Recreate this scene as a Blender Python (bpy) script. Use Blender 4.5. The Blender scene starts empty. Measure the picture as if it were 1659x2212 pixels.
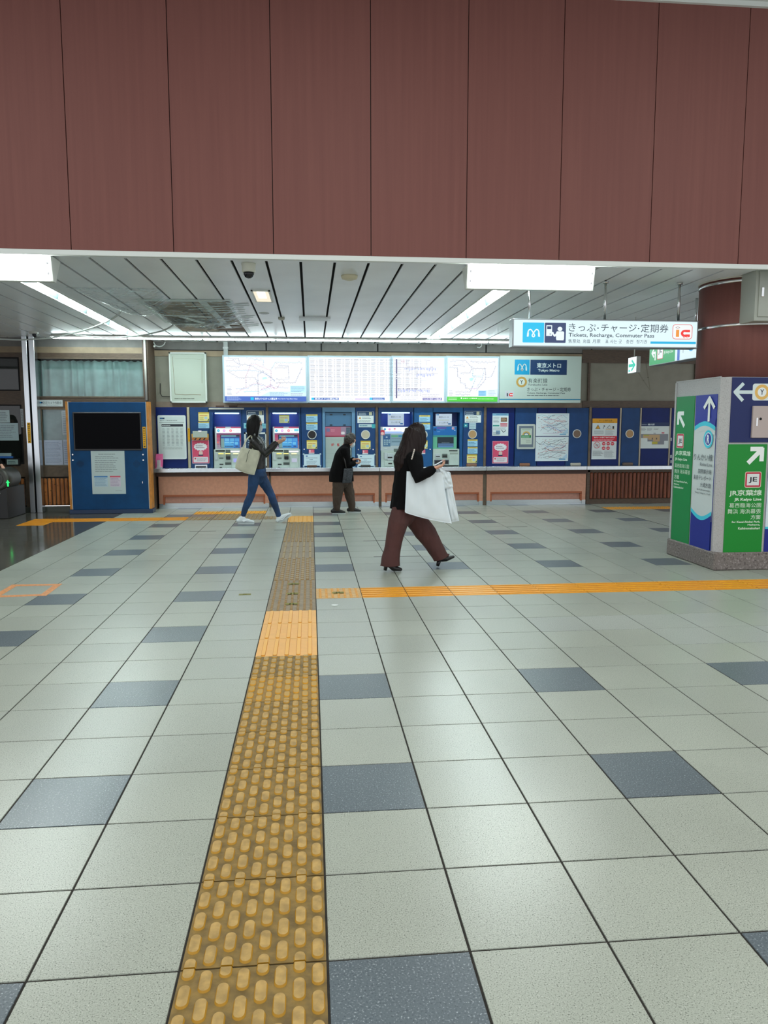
import bpy, math, random
from mathutils import Vector, Matrix, noise

# ------------------------------------------------------------------ camera, light, exposure
SC = bpy.context.scene
COL = SC.collection
F_PX, CX, CY = 1623.99, 829.5, 1106.0            # focal length and centre for the 1659x2212 frame
R_ = Vector((0.995308593, -0.0967494279, -0.000594222))
U_ = Vector((0.01159407, 0.11317184, 0.99350778))
D_ = Vector((0.09605406, 0.98885372, -0.11376263))
CAM = Vector((-0.02945729, -1.92749018, 1.46697626))
cd = bpy.data.cameras.new('camera')
cd.sensor_fit = 'HORIZONTAL'; cd.sensor_width = 36.0; cd.lens = F_PX / 1659 * 36.0
cd.clip_start = 0.05; cd.clip_end = 200
cam = bpy.data.objects.new('camera', cd); COL.objects.link(cam)
m = Matrix.Identity(4)
for i in range(3):
    m[i][0] = R_[i]; m[i][1] = U_[i]; m[i][2] = -D_[i]; m[i][3] = CAM[i]
cam.matrix_world = m
SC.camera = cam

SC.view_settings.view_transform = 'Standard'
SC.view_settings.look = 'None'
SC.view_settings.gamma = 1.0
SC.view_settings.use_curve_mapping = False
SC.view_settings.exposure = 0.42

w = bpy.data.worlds.new('world'); SC.world = w; w.use_nodes = True
bg = w.node_tree.nodes['Background']
bg.inputs[0].default_value = (0.88, 0.90, 0.94, 1); bg.inputs[1].default_value = 1.05

def area(name, loc, sx, sy, power, col=(0.96, 1.0, 0.96), rot=(0, 0, 0)):
    l = bpy.data.lights.new(name, 'AREA'); l.shape = 'RECTANGLE'; l.size = sx; l.size_y = sy
    l.energy = power; l.color = col
    o = bpy.data.objects.new(name, l); o.location = loc; o.rotation_euler = rot
    COL.objects.link(o); return o
# lamps in the high ceiling of the hall, above and behind the viewer
area('hall_lamp', (-3.2, 0.3, 5.10), 0.5, 5.0, 75)
area('hall_lamp', (0.4, 0.3, 5.10), 0.5, 5.0, 75)
area('hall_lamp', (4.0, 0.3, 5.10), 0.5, 5.0, 75)
TUBE = 80.0        # strength of the open fluorescent tubes
PANEL = 26.0       # strength of the two diffuser fittings under the beam

# ------------------------------------------------------------------ helpers
def ray(x, y): return D_ + R_ * ((x - CX) / F_PX) - U_ * ((y - CY) / F_PX)
def at(x, y, Y):
    d = ray(x, y); return CAM + d * ((Y - CAM.y) / d.y)
def atz(x, y, Z):
    d = ray(x, y); return CAM + d * ((Z - CAM.z) / d.z)
def lin(c):
    c = c / 255.0
    return c / 12.92 if c <= 0.04045 else ((c + 0.055) / 1.055) ** 2.4
def rgb(c): return (lin(c[0]), lin(c[1]), lin(c[2]), 1)
MATS = {}
def mat(name, c, rough=0.5, metal=0.0, spec=0.5, var=0.0, vs=8.0, bump=0.0, bs=60.0, emit=0.0,
        stretch=None, c2=None, coat=0.0, alpha=1.0, trans=0.0):
    if name in MATS: return MATS[name]
    M = bpy.data.materials.new(name); M.use_nodes = True
    nt = M.node_tree; b = nt.nodes['Principled BSDF']
    b.inputs['Base Color'].default_value = rgb(c)
    b.inputs['Roughness'].default_value = rough
    b.inputs['Metallic'].default_value = metal
    b.inputs['Specular IOR Level'].default_value = spec
    b.inputs['Coat Weight'].default_value = coat
    b.inputs['Coat Roughness'].default_value = 0.08
    b.inputs['Alpha'].default_value = alpha
    b.inputs['Transmission Weight'].default_value = trans
    tc = nt.nodes.new('ShaderNodeTexCoord'); mp = nt.nodes.new('ShaderNodeMapping')
    nt.links.new(tc.outputs['Object'], mp.inputs[0])
    if stretch: mp.inputs['Scale'].default_value = stretch
    if emit:
        b.inputs['Emission Color'].default_value = rgb(c); b.inputs['Emission Strength'].default_value = emit
    if var or c2:
        n = nt.nodes.new('ShaderNodeTexNoise'); n.inputs['Scale'].default_value = vs; n.inputs['Detail'].default_value = 6
        nt.links.new(mp.outputs[0], n.inputs['Vector'])
        cr = nt.nodes.new('ShaderNodeValToRGB')
        a = [max(0, v * (1 - var)) for v in c] if not c2 else c
        z = [min(255, v * (1 + var)) for v in c] if not c2 else c2
        cr.color_ramp.elements[0].position = 0.35; cr.color_ramp.elements[0].color = rgb(a)
        cr.color_ramp.elements[1].position = 0.65; cr.color_ramp.elements[1].color = rgb(z)
        nt.links.new(n.outputs[0], cr.inputs[0]); nt.links.new(cr.outputs[0], b.inputs['Base Color'])
    if bump:
        n2 = nt.nodes.new('ShaderNodeTexNoise'); n2.inputs['Scale'].default_value = bs; n2.inputs['Detail'].default_value = 4
        nt.links.new(mp.outputs[0], n2.inputs['Vector'])
        bp = nt.nodes.new('ShaderNodeBump'); bp.inputs['Strength'].default_value = bump; bp.inputs['Distance'].default_value = 0.01
        nt.links.new(n2.outputs[0], bp.inputs['Height']); nt.links.new(bp.outputs[0], b.inputs['Normal'])
    MATS[name] = M; return M
def col(c, rough=0.45, spec=0.4):
    return mat('paint_%d_%d_%d' % tuple(c), c, rough, spec=spec)
def lit(c, s=1.0):
    """Printed film in front of a lamp: gives off its own colour."""
    k = 'lit_%d_%d_%d_%d' % (c[0], c[1], c[2], int(s * 100))
    if k in MATS: return MATS[k]
    M = bpy.data.materials.new(k); M.use_nodes = True; b = M.node_tree.nodes['Principled BSDF']
    b.inputs['Base Color'].default_value = (0.02, 0.02, 0.02, 1); b.inputs['Roughness'].default_value = 0.3
    b.inputs['Emission Color'].default_value = rgb(c); b.inputs['Emission Strength'].default_value = s * (0.78 if s <= 2.5 else 1)
    MATS[k] = M; return M

def speckle(name, base, dark, light, s1, rough, spec=0.5, amt=0.5, bump=0.0, tone=0.04, pitch=0.4):
    """Terrazzo / granite: base colour with small dark and light chips and a slight tone shift per slab."""
    M = bpy.data.materials.new(name); M.use_nodes = True; nt = M.node_tree; L = nt.links
    b = nt.nodes['Principled BSDF']; b.inputs['Specular IOR Level'].default_value = spec
    tc = nt.nodes.new('ShaderNodeTexCoord')
    n = nt.nodes.new('ShaderNodeTexNoise'); n.inputs['Scale'].default_value = s1; n.inputs['Detail'].default_value = 2
    L.new(tc.outputs['Object'], n.inputs['Vector'])
    cr = nt.nodes.new('ShaderNodeValToRGB'); e = cr.color_ramp.elements
    e[0].position = 0.30; e[0].color = rgb(dark); e[1].position = 0.44; e[1].color = rgb(base)
    x = e.new(0.60); x.color = rgb(base); x = e.new(0.72); x.color = rgb(light)
    L.new(n.outputs[0], cr.inputs[0])
    # slab tone
    sc = nt.nodes.new('ShaderNodeVectorMath'); sc.operation = 'SCALE'; sc.inputs['Scale'].default_value = 1 / pitch
    L.new(tc.outputs['Object'], sc.inputs[0])
    fl = nt.nodes.new('ShaderNodeVectorMath'); fl.operation = 'FLOOR'; L.new(sc.outputs[0], fl.inputs[0])
    wn = nt.nodes.new('ShaderNodeTexWhiteNoise'); L.new(fl.outputs[0], wn.inputs['Vector'])
    big = nt.nodes.new('ShaderNodeTexNoise'); big.inputs['Scale'].default_value = 1.3; big.inputs['Detail'].default_value = 4
    L.new(tc.outputs['Object'], big.inputs['Vector'])
    mr = nt.nodes.new('ShaderNodeMapRange'); mr.inputs['To Min'].default_value = 1 - tone; mr.inputs['To Max'].default_value = 1 + tone
    L.new(wn.outputs['Value'], mr.inputs['Value'])
    mr2 = nt.nodes.new('ShaderNodeMapRange'); mr2.inputs['From Min'].default_value = 0.3; mr2.inputs['From Max'].default_value = 0.7
    mr2.inputs['To Min'].default_value = 0.93; mr2.inputs['To Max'].default_value = 1.05
    L.new(big.outputs[0], mr2.inputs['Value'])
    mu = nt.nodes.new('ShaderNodeMath'); mu.operation = 'MULTIPLY'; L.new(mr.outputs[0], mu.inputs[0]); L.new(mr2.outputs[0], mu.inputs[1])
    vs = nt.nodes.new('ShaderNodeVectorMath'); vs.operation = 'SCALE'
    L.new(cr.outputs[0], vs.inputs[0]); L.new(mu.outputs[0], vs.inputs['Scale']); L.new(vs.outputs[0], b.inputs['Base Color'])
    rr = nt.nodes.new('ShaderNodeMapRange'); rr.inputs['To Min'].default_value = rough * 0.8; rr.inputs['To Max'].default_value = rough * 1.25
    L.new(big.outputs[0], rr.inputs['Value']); L.new(rr.outputs[0], b.inputs['Roughness'])
    if bump:
        bp = nt.nodes.new('ShaderNodeBump'); bp.inputs['Strength'].default_value = bump; bp.inputs['Distance'].default_value = 0.002
        L.new(n.outputs[0], bp.inputs['Height']); L.new(bp.outputs[0], b.inputs['Normal'])
    MATS[name] = M; return M

class MB:
    """Collects polygons (each with a material) and links them as ONE mesh object."""
    def __init__(s): s.v = []; s.f = []; s.m = []; s.mats = []; s.sm = []
    def mi(s, M):
        if M not in s.mats: s.mats.append(M)
        return s.mats.index(M)
    def poly(s, pts, M, smooth=False):
        k = len(s.v); s.v += [tuple(p) for p in pts]; s.f.append(tuple(range(k, k + len(pts)))); s.m.append(s.mi(M)); s.sm.append(smooth)
    def raw(s, vs, fs, M, smooth=False):
        k = len(s.v); s.v += [tuple(p) for p in vs]; i = s.mi(M)
        for f in fs: s.f.append(tuple(k + j for j in f)); s.m.append(i); s.sm.append(smooth)
    def box(s, x0, x1, y0, y1, z0, z1, M, bev=0.0):
        if x0 > x1: x0, x1 = x1, x0
        if y0 > y1: y0, y1 = y1, y0
        if z0 > z1: z0, z1 = z1, z0
        if bev:
            b = min(bev, (x1 - x0) / 2.01, (y1 - y0) / 2.01, (z1 - z0) / 2.01)
            vs = []; idx = {}
            for i, (X, sx) in enumerate(((x0, 1), (x1, -1))):
                for j, (Y, sy) in enumerate(((y0, 1), (y1, -1))):
                    for k, (Z, sz) in enumerate(((z0, 1), (z1, -1))):
                        for a in range(3):
                            idx[i, j, k, a] = len(vs)
                            vs.append((X + (0 if a == 0 else sx * b), Y + (0 if a == 1 else sy * b), Z + (0 if a == 2 else sz * b)))
            fs = []
            for i in (0, 1):
                q = [idx[i, 0, 0, 0], idx[i, 1, 0, 0], idx[i, 1, 1, 0], idx[i, 0, 1, 0]]; fs.append(q if i else q[::-1])
                q = [idx[0, i, 0, 1], idx[1, i, 0, 1], idx[1, i, 1, 1], idx[0, i, 1, 1]]; fs.append(q[::-1] if i else q)
                q = [idx[0, 0, i, 2], idx[1, 0, i, 2], idx[1, 1, i, 2], idx[0, 1, i, 2]]; fs.append(q if i else q[::-1])
            for i in (0, 1):
                for j in (0, 1):
                    fs.append([idx[i, j, 0, 0], idx[i, j, 1, 0], idx[i, j, 1, 1], idx[i, j, 0, 1]])
                    fs.append([idx[i, 0, j, 0], idx[i, 1, j, 0], idx[i, 1, j, 2], idx[i, 0, j, 2]])
                    fs.append([idx[0, i, j, 1], idx[1, i, j, 1], idx[1, i, j, 2], idx[0, i, j, 2]])
                    for k in (0, 1): fs.append([idx[i, j, k, 0], idx[i, j, k, 1], idx[i, j, k, 2]])
            s.raw(vs, fs, M); return
        vs = [(x0, y0, z0), (x1, y0, z0), (x1, y1, z0), (x0, y1, z0), (x0, y0, z1), (x1, y0, z1), (x1, y1, z1), (x0, y1, z1)]
        s.raw(vs, [(0, 3, 2, 1), (4, 5, 6, 7), (0, 1, 5, 4), (1, 2, 6, 5), (2, 3, 7, 6), (3, 0, 4, 7)], M)
    def prism(s, pts, d, M, M2=None, smooth=False):
        """polygon pts extruded along vector d"""
        d = Vector(d); n = len(pts); a = [Vector(p) for p in pts]; b = [p + d for p in a]
        k = len(s.v); s.v += [tuple(p) for p in a + b]
        i = s.mi(M); j = s.mi(M2 or M)
        s.f.append(tuple(range(k, k + n))[::-1]); s.m.append(i); s.sm.append(False)
        s.f.append(tuple(range(k + n, k + 2 * n))); s.m.append(i); s.sm.append(False)
        for q in range(n):
            r = (q + 1) % n
            s.f.append((k + q, k + r, k + n + r, k + n + q)); s.m.append(j); s.sm.append(smooth)
    def tube(s, pts, r, M, n=10, caps=True):
        pts = [Vector(p) for p in pts]; rr = r if isinstance(r, (list, tuple)) else [r] * len(pts)
        t0 = (pts[1] - pts[0]).normalized(); up = Vector((0, 0, 1)) if abs(t0.z) < 0.9 else Vector((0, 1, 0))
        rings = []
        for i, p in enumerate(pts):
            t = (pts[min(i + 1, len(pts) - 1)] - pts[max(i - 1, 0)]).normalized()
            a = up.cross(t).normalized(); b = t.cross(a); up = b
            rings.append([p + (a * math.cos(2 * math.pi * k / n) + b * math.sin(2 * math.pi * k / n)) * rr[i] for k in range(n)])
        k0 = len(s.v); s.v += [tuple(q) for g in rings for q in g]; mi = s.mi(M)
        for i in range(len(rings) - 1):
            for k in range(n):
                k2 = (k + 1) % n
                s.f.append((k0 + i * n + k, k0 + i * n + k2, k0 + (i + 1) * n + k2, k0 + (i + 1) * n + k)); s.m.append(mi); s.sm.append(True)
        if caps:
            s.f.append(tuple(k0 + k for k in range(n))[::-1]); s.m.append(mi); s.sm.append(False)
            s.f.append(tuple(k0 + (len(rings) - 1) * n + k for k in range(n))); s.m.append(mi); s.sm.append(False)
    def lathe(s, c, prof, M, n=32, axis='Z', smooth=True):
        """prof: list of (radius, height) from the centre c along the axis"""
        c = Vector(c); ax = {'X': (Vector((0, 1, 0)), Vector((0, 0, 1)), Vector((1, 0, 0))), 'Y': (Vector((1, 0, 0)), Vector((0, 0, 1)), Vector((0, 1, 0))), 'Z': (Vector((1, 0, 0)), Vector((0, 1, 0)), Vector((0, 0, 1)))}[axis]
        k0 = len(s.v); mi = s.mi(M)
        for r, h in prof:
            for k in range(n):
                a = 2 * math.pi * k / n; s.v.append(tuple(c + ax[0] * (r * math.cos(a)) + ax[1] * (r * math.sin(a)) + ax[2] * h))
        for i in range(len(prof) - 1):
            for k in range(n):
                k2 = (k + 1) % n; s.f.append((k0 + i * n + k, k0 + i * n + k2, k0 + (i + 1) * n + k2, k0 + (i + 1) * n + k)); s.m.append(mi); s.sm.append(smooth)
        s.f.append(tuple(k0 + k for k in range(n))[::-1]); s.m.append(mi); s.sm.append(False)
        s.f.append(tuple(k0 + (len(prof) - 1) * n + k for k in range(n))); s.m.append(mi); s.sm.append(False)
    def loft(s, st, M, side=(0, 1, 0), n=16, cap=True):
        """closed tube through stations (point, r_inplane, r_side) with rounded ends"""
        side = Vector(side); P = [Vector(a[0]) for a in st]; rings = []
        k = len(P)
        def ring(p, t, ra, rb):
            sd = (side - t * side.dot(t))
            if sd.length < 1e-4: sd = Vector((1, 0, 0)) - t * t.x
            sd.normalize(); nn = t.cross(sd)
            return [p + nn * (ra * math.cos(2 * math.pi * q / n)) + sd * (rb * math.sin(2 * math.pi * q / n)) for q in range(n)]
        for i in range(k):
            t = (P[min(i + 1, k - 1)] - P[max(i - 1, 0)]).normalized()
            ra, rb = st[i][1], st[i][2]
            if i == 0 and cap:
                for a in (80, 55, 28):
                    a = math.radians(a); rings.append(ring(P[0] - t * (math.sin(a) * min(ra, rb)), t, ra * math.cos(a), rb * math.cos(a)))
            rings.append(ring(P[i], t, ra, rb))
            if i == k - 1 and cap:
                for a in (28, 55, 80):
                    a = math.radians(a); rings.append(ring(P[i] + t * (math.sin(a) * min(ra, rb)), t, ra * math.cos(a), rb * math.cos(a)))
        k0 = len(s.v); s.v += [tuple(q) for g in rings for q in g]; mi = s.mi(M)
        for i in range(len(rings) - 1):
            for q in range(n):
                q2 = (q + 1) % n; s.f.append((k0 + i * n + q, k0 + i * n + q2, k0 + (i + 1) * n + q2, k0 + (i + 1) * n + q)); s.m.append(mi); s.sm.append(True)
        s.f.append(tuple(k0 + q for q in range(n))[::-1]); s.m.append(mi); s.sm.append(True)
        s.f.append(tuple(k0 + (len(rings) - 1) * n + q for q in range(n))); s.m.append(mi); s.sm.append(True)
    def ball(s, c, r, M, n=14):
        rx, ry, rz = r if isinstance(r, (tuple, list)) else (r, r, r); c = Vector(c); mi = s.mi(M); k0 = len(s.v); R = n // 2
        for i in range(R + 1):
            a = math.pi * i / R - math.pi / 2; a = max(-1.55, min(1.55, a))
            for q in range(n):
                b = 2 * math.pi * q / n; s.v.append((c.x + rx * math.cos(a) * math.cos(b), c.y + ry * math.cos(a) * math.sin(b), c.z + rz * math.sin(a)))
        for i in range(R):
            for q in range(n):
                q2 = (q + 1) % n; s.f.append((k0 + i * n + q, k0 + i * n + q2, k0 + (i + 1) * n + q2, k0 + (i + 1) * n + q)); s.m.append(mi); s.sm.append(True)
        s.f.append(tuple(k0 + q for q in range(n))[::-1]); s.m.append(mi); s.sm.append(True)
        s.f.append(tuple(k0 + R * n + q for q in range(n))); s.m.append(mi); s.sm.append(True)
    def mesh(s, name, off=(0, 0, 0)):
        me = bpy.data.meshes.new(name); o = Vector(off)
        me.from_pydata([(a - o.x, b - o.y, c - o.z) for a, b, c in s.v], [], s.f)
        for M in s.mats: me.materials.append(M)
        me.polygons.foreach_set('material_index', s.m); me.polygons.foreach_set('use_smooth', s.sm)
        me.update(); return me
    def build(s, name, parent=None, loc=None):
        """top-level: origin at the middle of its foot; child: in the frame of its thing"""
        if parent is None:
            if loc is None:
                xs = [v[0] for v in s.v]; ys = [v[1] for v in s.v]; zs = [v[2] for v in s.v]
                loc = ((min(xs) + max(xs)) / 2, (min(ys) + max(ys)) / 2, min(zs))
            o = bpy.data.objects.new(name, s.mesh(name, loc)); o.location = loc; COL.objects.link(o); o['_o'] = list(loc)
        else:
            off = parent['_o']
            o = bpy.data.objects.new(name, s.mesh(name, off)); COL.objects.link(o); o.parent = parent; o['_o'] = list(off)
        return o
def tag(o, label=None, cat=None, group=None, kind=None):
    if label: o['label'] = label
    if cat: o['category'] = cat
    if group: o['group'] = group
    if kind: o['kind'] = kind
    return o
def thing(name, label, cat, loc, group=None):
    o = bpy.data.objects.new(name, None); o.location = loc; o.empty_display_size = 0.1; COL.objects.link(o); o['_o'] = list(loc)
    return tag(o, label, cat, group)
def struct(o, label=None): 
    return tag(o, label, kind='structure')

# flat lettering -------------------------------------------------
_tc = {}
def text_polys(s, bold=0.0):
    k = (s, bold)
    if k in _tc: return _tc[k]
    c = bpy.data.curves.new('t', 'FONT'); c.body = s; c.size = 1; c.resolution_u = 2; c.offset = bold; c.fill_mode = 'FRONT'
    o = bpy.data.objects.new('t', c); COL.objects.link(o)
    bpy.context.view_layer.update()
    dg = bpy.context.evaluated_depsgraph_get(); me = bpy.data.meshes.new_from_object(o.evaluated_get(dg))
    vs = [(v.co.x, v.co.y) for v in me.vertices]; fs = [tuple(p.vertices) for p in me.polygons]
    bpy.data.objects.remove(o); bpy.data.curves.remove(c); bpy.data.meshes.remove(me)
    if not vs: vs = [(0, 0), (1, 0), (1, 1)]; fs = []
    x0 = min(v[0] for v in vs); x1 = max(v[0] for v in vs); y0 = min(v[1] for v in vs); y1 = max(v[1] for v in vs)
    r = ([((a - x0) / max(x1 - x0, 1e-6), (b - y0) / max(y1 - y0, 1e-6)) for a, b in vs], fs)
    _tc[k] = r; return r

class Board:
    """A printed plane: O top-left corner, U to the right, N out of the face; items use the coordinates of `box`."""
    def __init__(s, O, U, N, W, H, box, mb=None, em=None, lay=0.0001, up=(0, 0, 1)):
        s.O = Vector(O); s.U = Vector(U).normalized(); s.N = Vector(N).normalized(); s.W = W; s.H = H; s.b = box
        s.mb = mb or MB(); s.k = 0; s.em = em; s.lay = lay; s.V = Vector(up)
    def M(s, c):
        if not isinstance(c, (tuple, list)): return c
        return lit(c, s.em) if s.em else col(c)
    def pt(s, x, y, k=None):
        b = s.b; k = s.k if k is None else k
        return s.O + s.U * ((x - b[0]) / (b[2] - b[0]) * s.W) - s.V * ((y - b[1]) / (b[3] - b[1]) * s.H) + s.N * (s.lay * k)
    def draw(s, items):
        for it in items:
            s.k += 1; t = it[0]
            if t == 'r': _, x0, y0, x1, y1, c = it; s.P([(x0, y1), (x1, y1), (x1, y0), (x0, y0)], c)
            elif t == 'p': s.P(it[1], it[2])
            elif t == 'c': _, cx, cy, r, c = it; s.P(s.circ(cx, cy, r), c)
            elif t == 'o':
                _, cx, cy, r, wd, c = it; a = s.circ(cx, cy, r); b = s.circ(cx, cy, r - wd); n = len(a)
                for i in range(n): s.P([a[i], a[(i + 1) % n], b[(i + 1) % n], b[i]], c)
            elif t == 'rr':
                _, x0, y0, x1, y1, r, c = it; s.P(s.rrect(x0, y0, x1, y1, r), c)
            elif t == 'ro':
                _, x0, y0, x1, y1, r, wd, c = it; a = s.rrect(x0, y0, x1, y1, r); b = s.rrect(x0 + wd, y0 + wd, x1 - wd, y1 - wd, max(r - wd, 0.01)); n = len(a)
                for i in range(n): s.P([a[i], a[(i + 1) % n], b[(i + 1) % n], b[i]], c)
            elif t == 'l': s.line(it[1], it[2], it[3])
            elif t == 't':
                _, tx, x0, y0, x1, y1, c = it[:7]; bold = it[7] if len(it) > 7 else 0
                vs, fs = text_polys(tx, bold); s.mb.raw([s.pt(x0 + a * (x1 - x0), y1 - b * (y1 - y0)) for a, b in vs], fs, s.M(c))
            elif t == 'n':       # rows of tiny unreadable print
                _, x0, y0, x1, y1, rows, c, seed = it; rd = random.Random(seed); h = (y1 - y0) / rows
                for i in range(rows):
                    x = x0; yy = y0 + h * (i + 0.5); end = x1 - (x1 - x0) * (rd.random() * 0.3)
                    while x < end:
                        L = (x1 - x0) * (0.04 + 0.12 * rd.random()); e = min(x + L, end)
                        s.P([(x, yy + h * 0.17), (e, yy + h * 0.17), (e, yy - h * 0.17), (x, yy - h * 0.17)], c); x = e + (x1 - x0) * 0.015
        return s
    def circ(s, cx, cy, r, n=28): return [(cx + r * math.cos(-2 * math.pi * i / n), cy + r * math.sin(-2 * math.pi * i / n)) for i in range(n)]
    def rrect(s, x0, y0, x1, y1, r):
        o = []
        for cx, cy, a0 in ((x0 + r, y1 - r, 180), (x1 - r, y1 - r, 90), (x1 - r, y0 + r, 0), (x0 + r, y0 + r, -90)):
            for q in range(5):
                a = math.radians(a0 - 22.5 * q); o.append((cx + r * math.cos(a), cy + r * math.sin(a)))
        return o
    def P(s, pts, c): s.mb.poly([s.pt(x, y) for x, y in pts], s.M(c))
    def line(s, pts, wd, c):
        for (x0, y0), (x1, y1) in zip(pts[:-1], pts[1:]):
            dx, dy = x1 - x0, y1 - y0; L = math.hypot(dx, dy) or 1; nx, ny = -dy / L * wd / 2, dx / L * wd / 2
            ex, ey = dx / L * wd * 0.25, dy / L * wd * 0.25
            s.P([(x0 - nx - ex, y0 - ny - ey), (x1 - nx + ex, y1 - ny + ey), (x1 + nx + ex, y1 + ny + ey), (x0 + nx - ex, y0 + ny - ey)], c)

def front(x0, y0, x1, y1, Y, mb=None, em=None, lay=0.0001):
    """a board facing the hall at depth Y that fills the photo's rectangle"""
    cx, cy = (x0 + x1) / 2, (y0 + y1) / 2
    l = at(x0, cy, Y).x; r = at(x1, cy, Y).x; t = at(cx, y0, Y).z; b = at(cx, y1, Y).z
    return Board((l, Y, t), (1, 0, 0), (0, -1, 0), r - l, t - b, (x0, y0, x1, y1), mb, em, lay)
def rectXZ(x0, y0, x1, y1, Y):
    cx, cy = (x0 + x1) / 2, (y0 + y1) / 2
    return at(x0, cy, Y).x, at(x1, cy, Y).x, at(cx, y1, Y).z, at(cx, y0, Y).z   # X0, X1, Z0, Z1
def sheet(name, label, cat, box, Y, items, bgc=(225, 232, 230), group=None, thick=0.004, em=None, edge=None):
    """a printed sheet or plate mounted on the surface at depth Y"""
    X0, X1, Z0, Z1 = rectXZ(*box, Y); mb = MB()
    M = lit(bgc, em) if em else col(bgc)
    mb.box(X0, X1, Y - thick, Y - 0.0005, Z0, Z1, edge or M)
    B = Board((X0, Y - thick, Z1), (1, 0, 0), (0, -1, 0), X1 - X0, Z1 - Z0, box, mb, em)
    B.draw([('r', box[0], box[1], box[2], box[3], bgc)] + items)
    return tag(mb.build(name), label, cat, group)
# ------------------------------------------------------------------ materials
T = 0.4
WHITE = (232, 238, 236)
m_tile = speckle('terrazzo_light', (161, 166, 155), (84, 91, 82), (194, 197, 188), 250, 0.30)
m_tile_b = speckle('terrazzo_repair', (160, 165, 158), (98, 100, 96), (192, 194, 188), 200, 0.35)
m_gray = speckle('terrazzo_grey', (92, 102, 108), (66, 76, 84), (168, 176, 180), 170, 0.30)
m_brown = speckle('terrazzo_brown', (112, 100, 92), (80, 70, 66), (150, 140, 130), 170, 0.30)
m_dark = speckle('polished_dark_floor', (84, 82, 74), (64, 64, 58), (102, 100, 92), 120, 0.11, tone=0.06)
m_grout = mat('grout', (34, 30, 25), 0.9, var=0.25, vs=30)
m_joint = mat('expansion_joint', (48, 34, 26), 0.7)
m_white_metal = mat('ceiling_panel', (226, 230, 234), 0.36, spec=0.5, var=0.02, vs=1.5)
m_black = mat('black_gap', (14, 14, 15), 0.8)
m_trim = mat('white_trim', (205, 210, 206), 0.4)
m_steel = mat('brushed_steel', (206, 212, 216), 0.26, metal=1.0, stretch=(14, 14, .5), var=0.012, vs=3)
m_steel2 = mat('brushed_steel_floorline', (196, 204, 208), 0.25, metal=0.9)
m_brownwood = mat('dark_brown_frame', (82, 66, 52), 0.5, var=0.12, vs=12, stretch=(1, 1, 8))
m_frame = mat('brown_frame', (96, 82, 66), 0.5, var=0.1, vs=10)
m_concrete = mat('grey_board', (136, 133, 120), 0.7, var=0.03, vs=5, bump=0.1)
m_topgrey = mat('upper_grey_panel', (112, 110, 106), 0.55, var=0.05, vs=6)
m_tan = mat('tan_band', (146, 128, 104), 0.6, var=0.06, vs=6)
m_band = mat('brown_band', (136, 118, 102), 0.6, var=0.06, vs=6)

def red_panel():
    M = bpy.data.materials.new('red_brown_panel'); M.use_nodes = True; nt = M.node_tree; L = nt.links; b = nt.nodes['Principled BSDF']
    tc = nt.nodes.new('ShaderNodeTexCoord'); mp = nt.nodes.new('ShaderNodeMapping'); mp.inputs['Scale'].default_value = (26, 26, 0.7)
    L.new(tc.outputs['Object'], mp.inputs[0])
    n = nt.nodes.new('ShaderNodeTexNoise'); n.inputs['Scale'].default_value = 1; n.inputs['Detail'].default_value = 5; L.new(mp.outputs[0], n.inputs['Vector'])
    n2 = nt.nodes.new('ShaderNodeTexNoise'); n2.inputs['Scale'].default_value = 300; n2.inputs['Detail'].default_value = 2; L.new(tc.outputs['Object'], n2.inputs['Vector'])
    ad = nt.nodes.new('ShaderNodeMath'); ad.operation = 'MULTIPLY_ADD'; ad.inputs[1].default_value = 0.5; L.new(n2.outputs[0], ad.inputs[0])
    ad2 = nt.nodes.new('ShaderNodeMath'); ad2.operation = 'MULTIPLY'; ad2.inputs[1].default_value = 0.5; L.new(n.outputs[0], ad2.inputs[0]); L.new(ad2.outputs[0], ad.inputs[2])
    cr = nt.nodes.new('ShaderNodeValToRGB'); cr.color_ramp.elements[0].position = 0.35; cr.color_ramp.elements[0].color = rgb((110, 67, 62))
    cr.color_ramp.elements[1].position = 0.68; cr.color_ramp.elements[1].color = rgb((122, 77, 70)); L.new(ad.outputs[0], cr.inputs[0])
    L.new(cr.outputs[0], b.inputs['Base Color']); b.inputs['Roughness'].default_value = 0.62; b.inputs['Specular IOR Level'].default_value = 0.3
    return M
m_red = red_panel()

def slats(name, a, z):
    M = bpy.data.materials.new(name); M.use_nodes = True; nt = M.node_tree; L = nt.links; b = nt.nodes['Principled BSDF']
    tc = nt.nodes.new('ShaderNodeTexCoord'); mp = nt.nodes.new('ShaderNodeMapping'); mp.inputs['Scale'].default_value = (9, 9, 1.4); L.new(tc.outputs['Object'], mp.inputs[0])
    n = nt.nodes.new('ShaderNodeTexNoise'); n.inputs['Scale'].default_value = 3; n.inputs['Detail'].default_value = 5; L.new(mp.outputs[0], n.inputs['Vector'])
    v = nt.nodes.new('ShaderNodeTexVoronoi'); v.inputs['Scale'].default_value = 14; L.new(tc.outputs['Object'], v.inputs['Vector'])
    cr = nt.nodes.new('ShaderNodeValToRGB'); cr.color_ramp.elements[0].position = 0.3; cr.color_ramp.elements[0].color = rgb(a); cr.color_ramp.elements[1].position = 0.7; cr.color_ramp.elements[1].color = rgb(z)
    L.new(n.outputs[0], cr.inputs[0])
    k = nt.nodes.new('ShaderNodeMapRange'); k.inputs['From Min'].default_value = 0.08; k.inputs['From Max'].default_value = 0.2; k.inputs['To Min'].default_value = 0.3; L.new(v.outputs['Distance'], k.inputs['Value'])
    s = nt.nodes.new('ShaderNodeVectorMath'); s.operation = 'SCALE'; L.new(cr.outputs[0], s.inputs[0]); L.new(k.outputs[0], s.inputs['Scale'])
    L.new(s.outputs[0], b.inputs['Base Color']); b.inputs['Roughness'].default_value = 0.45
    return M
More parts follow.
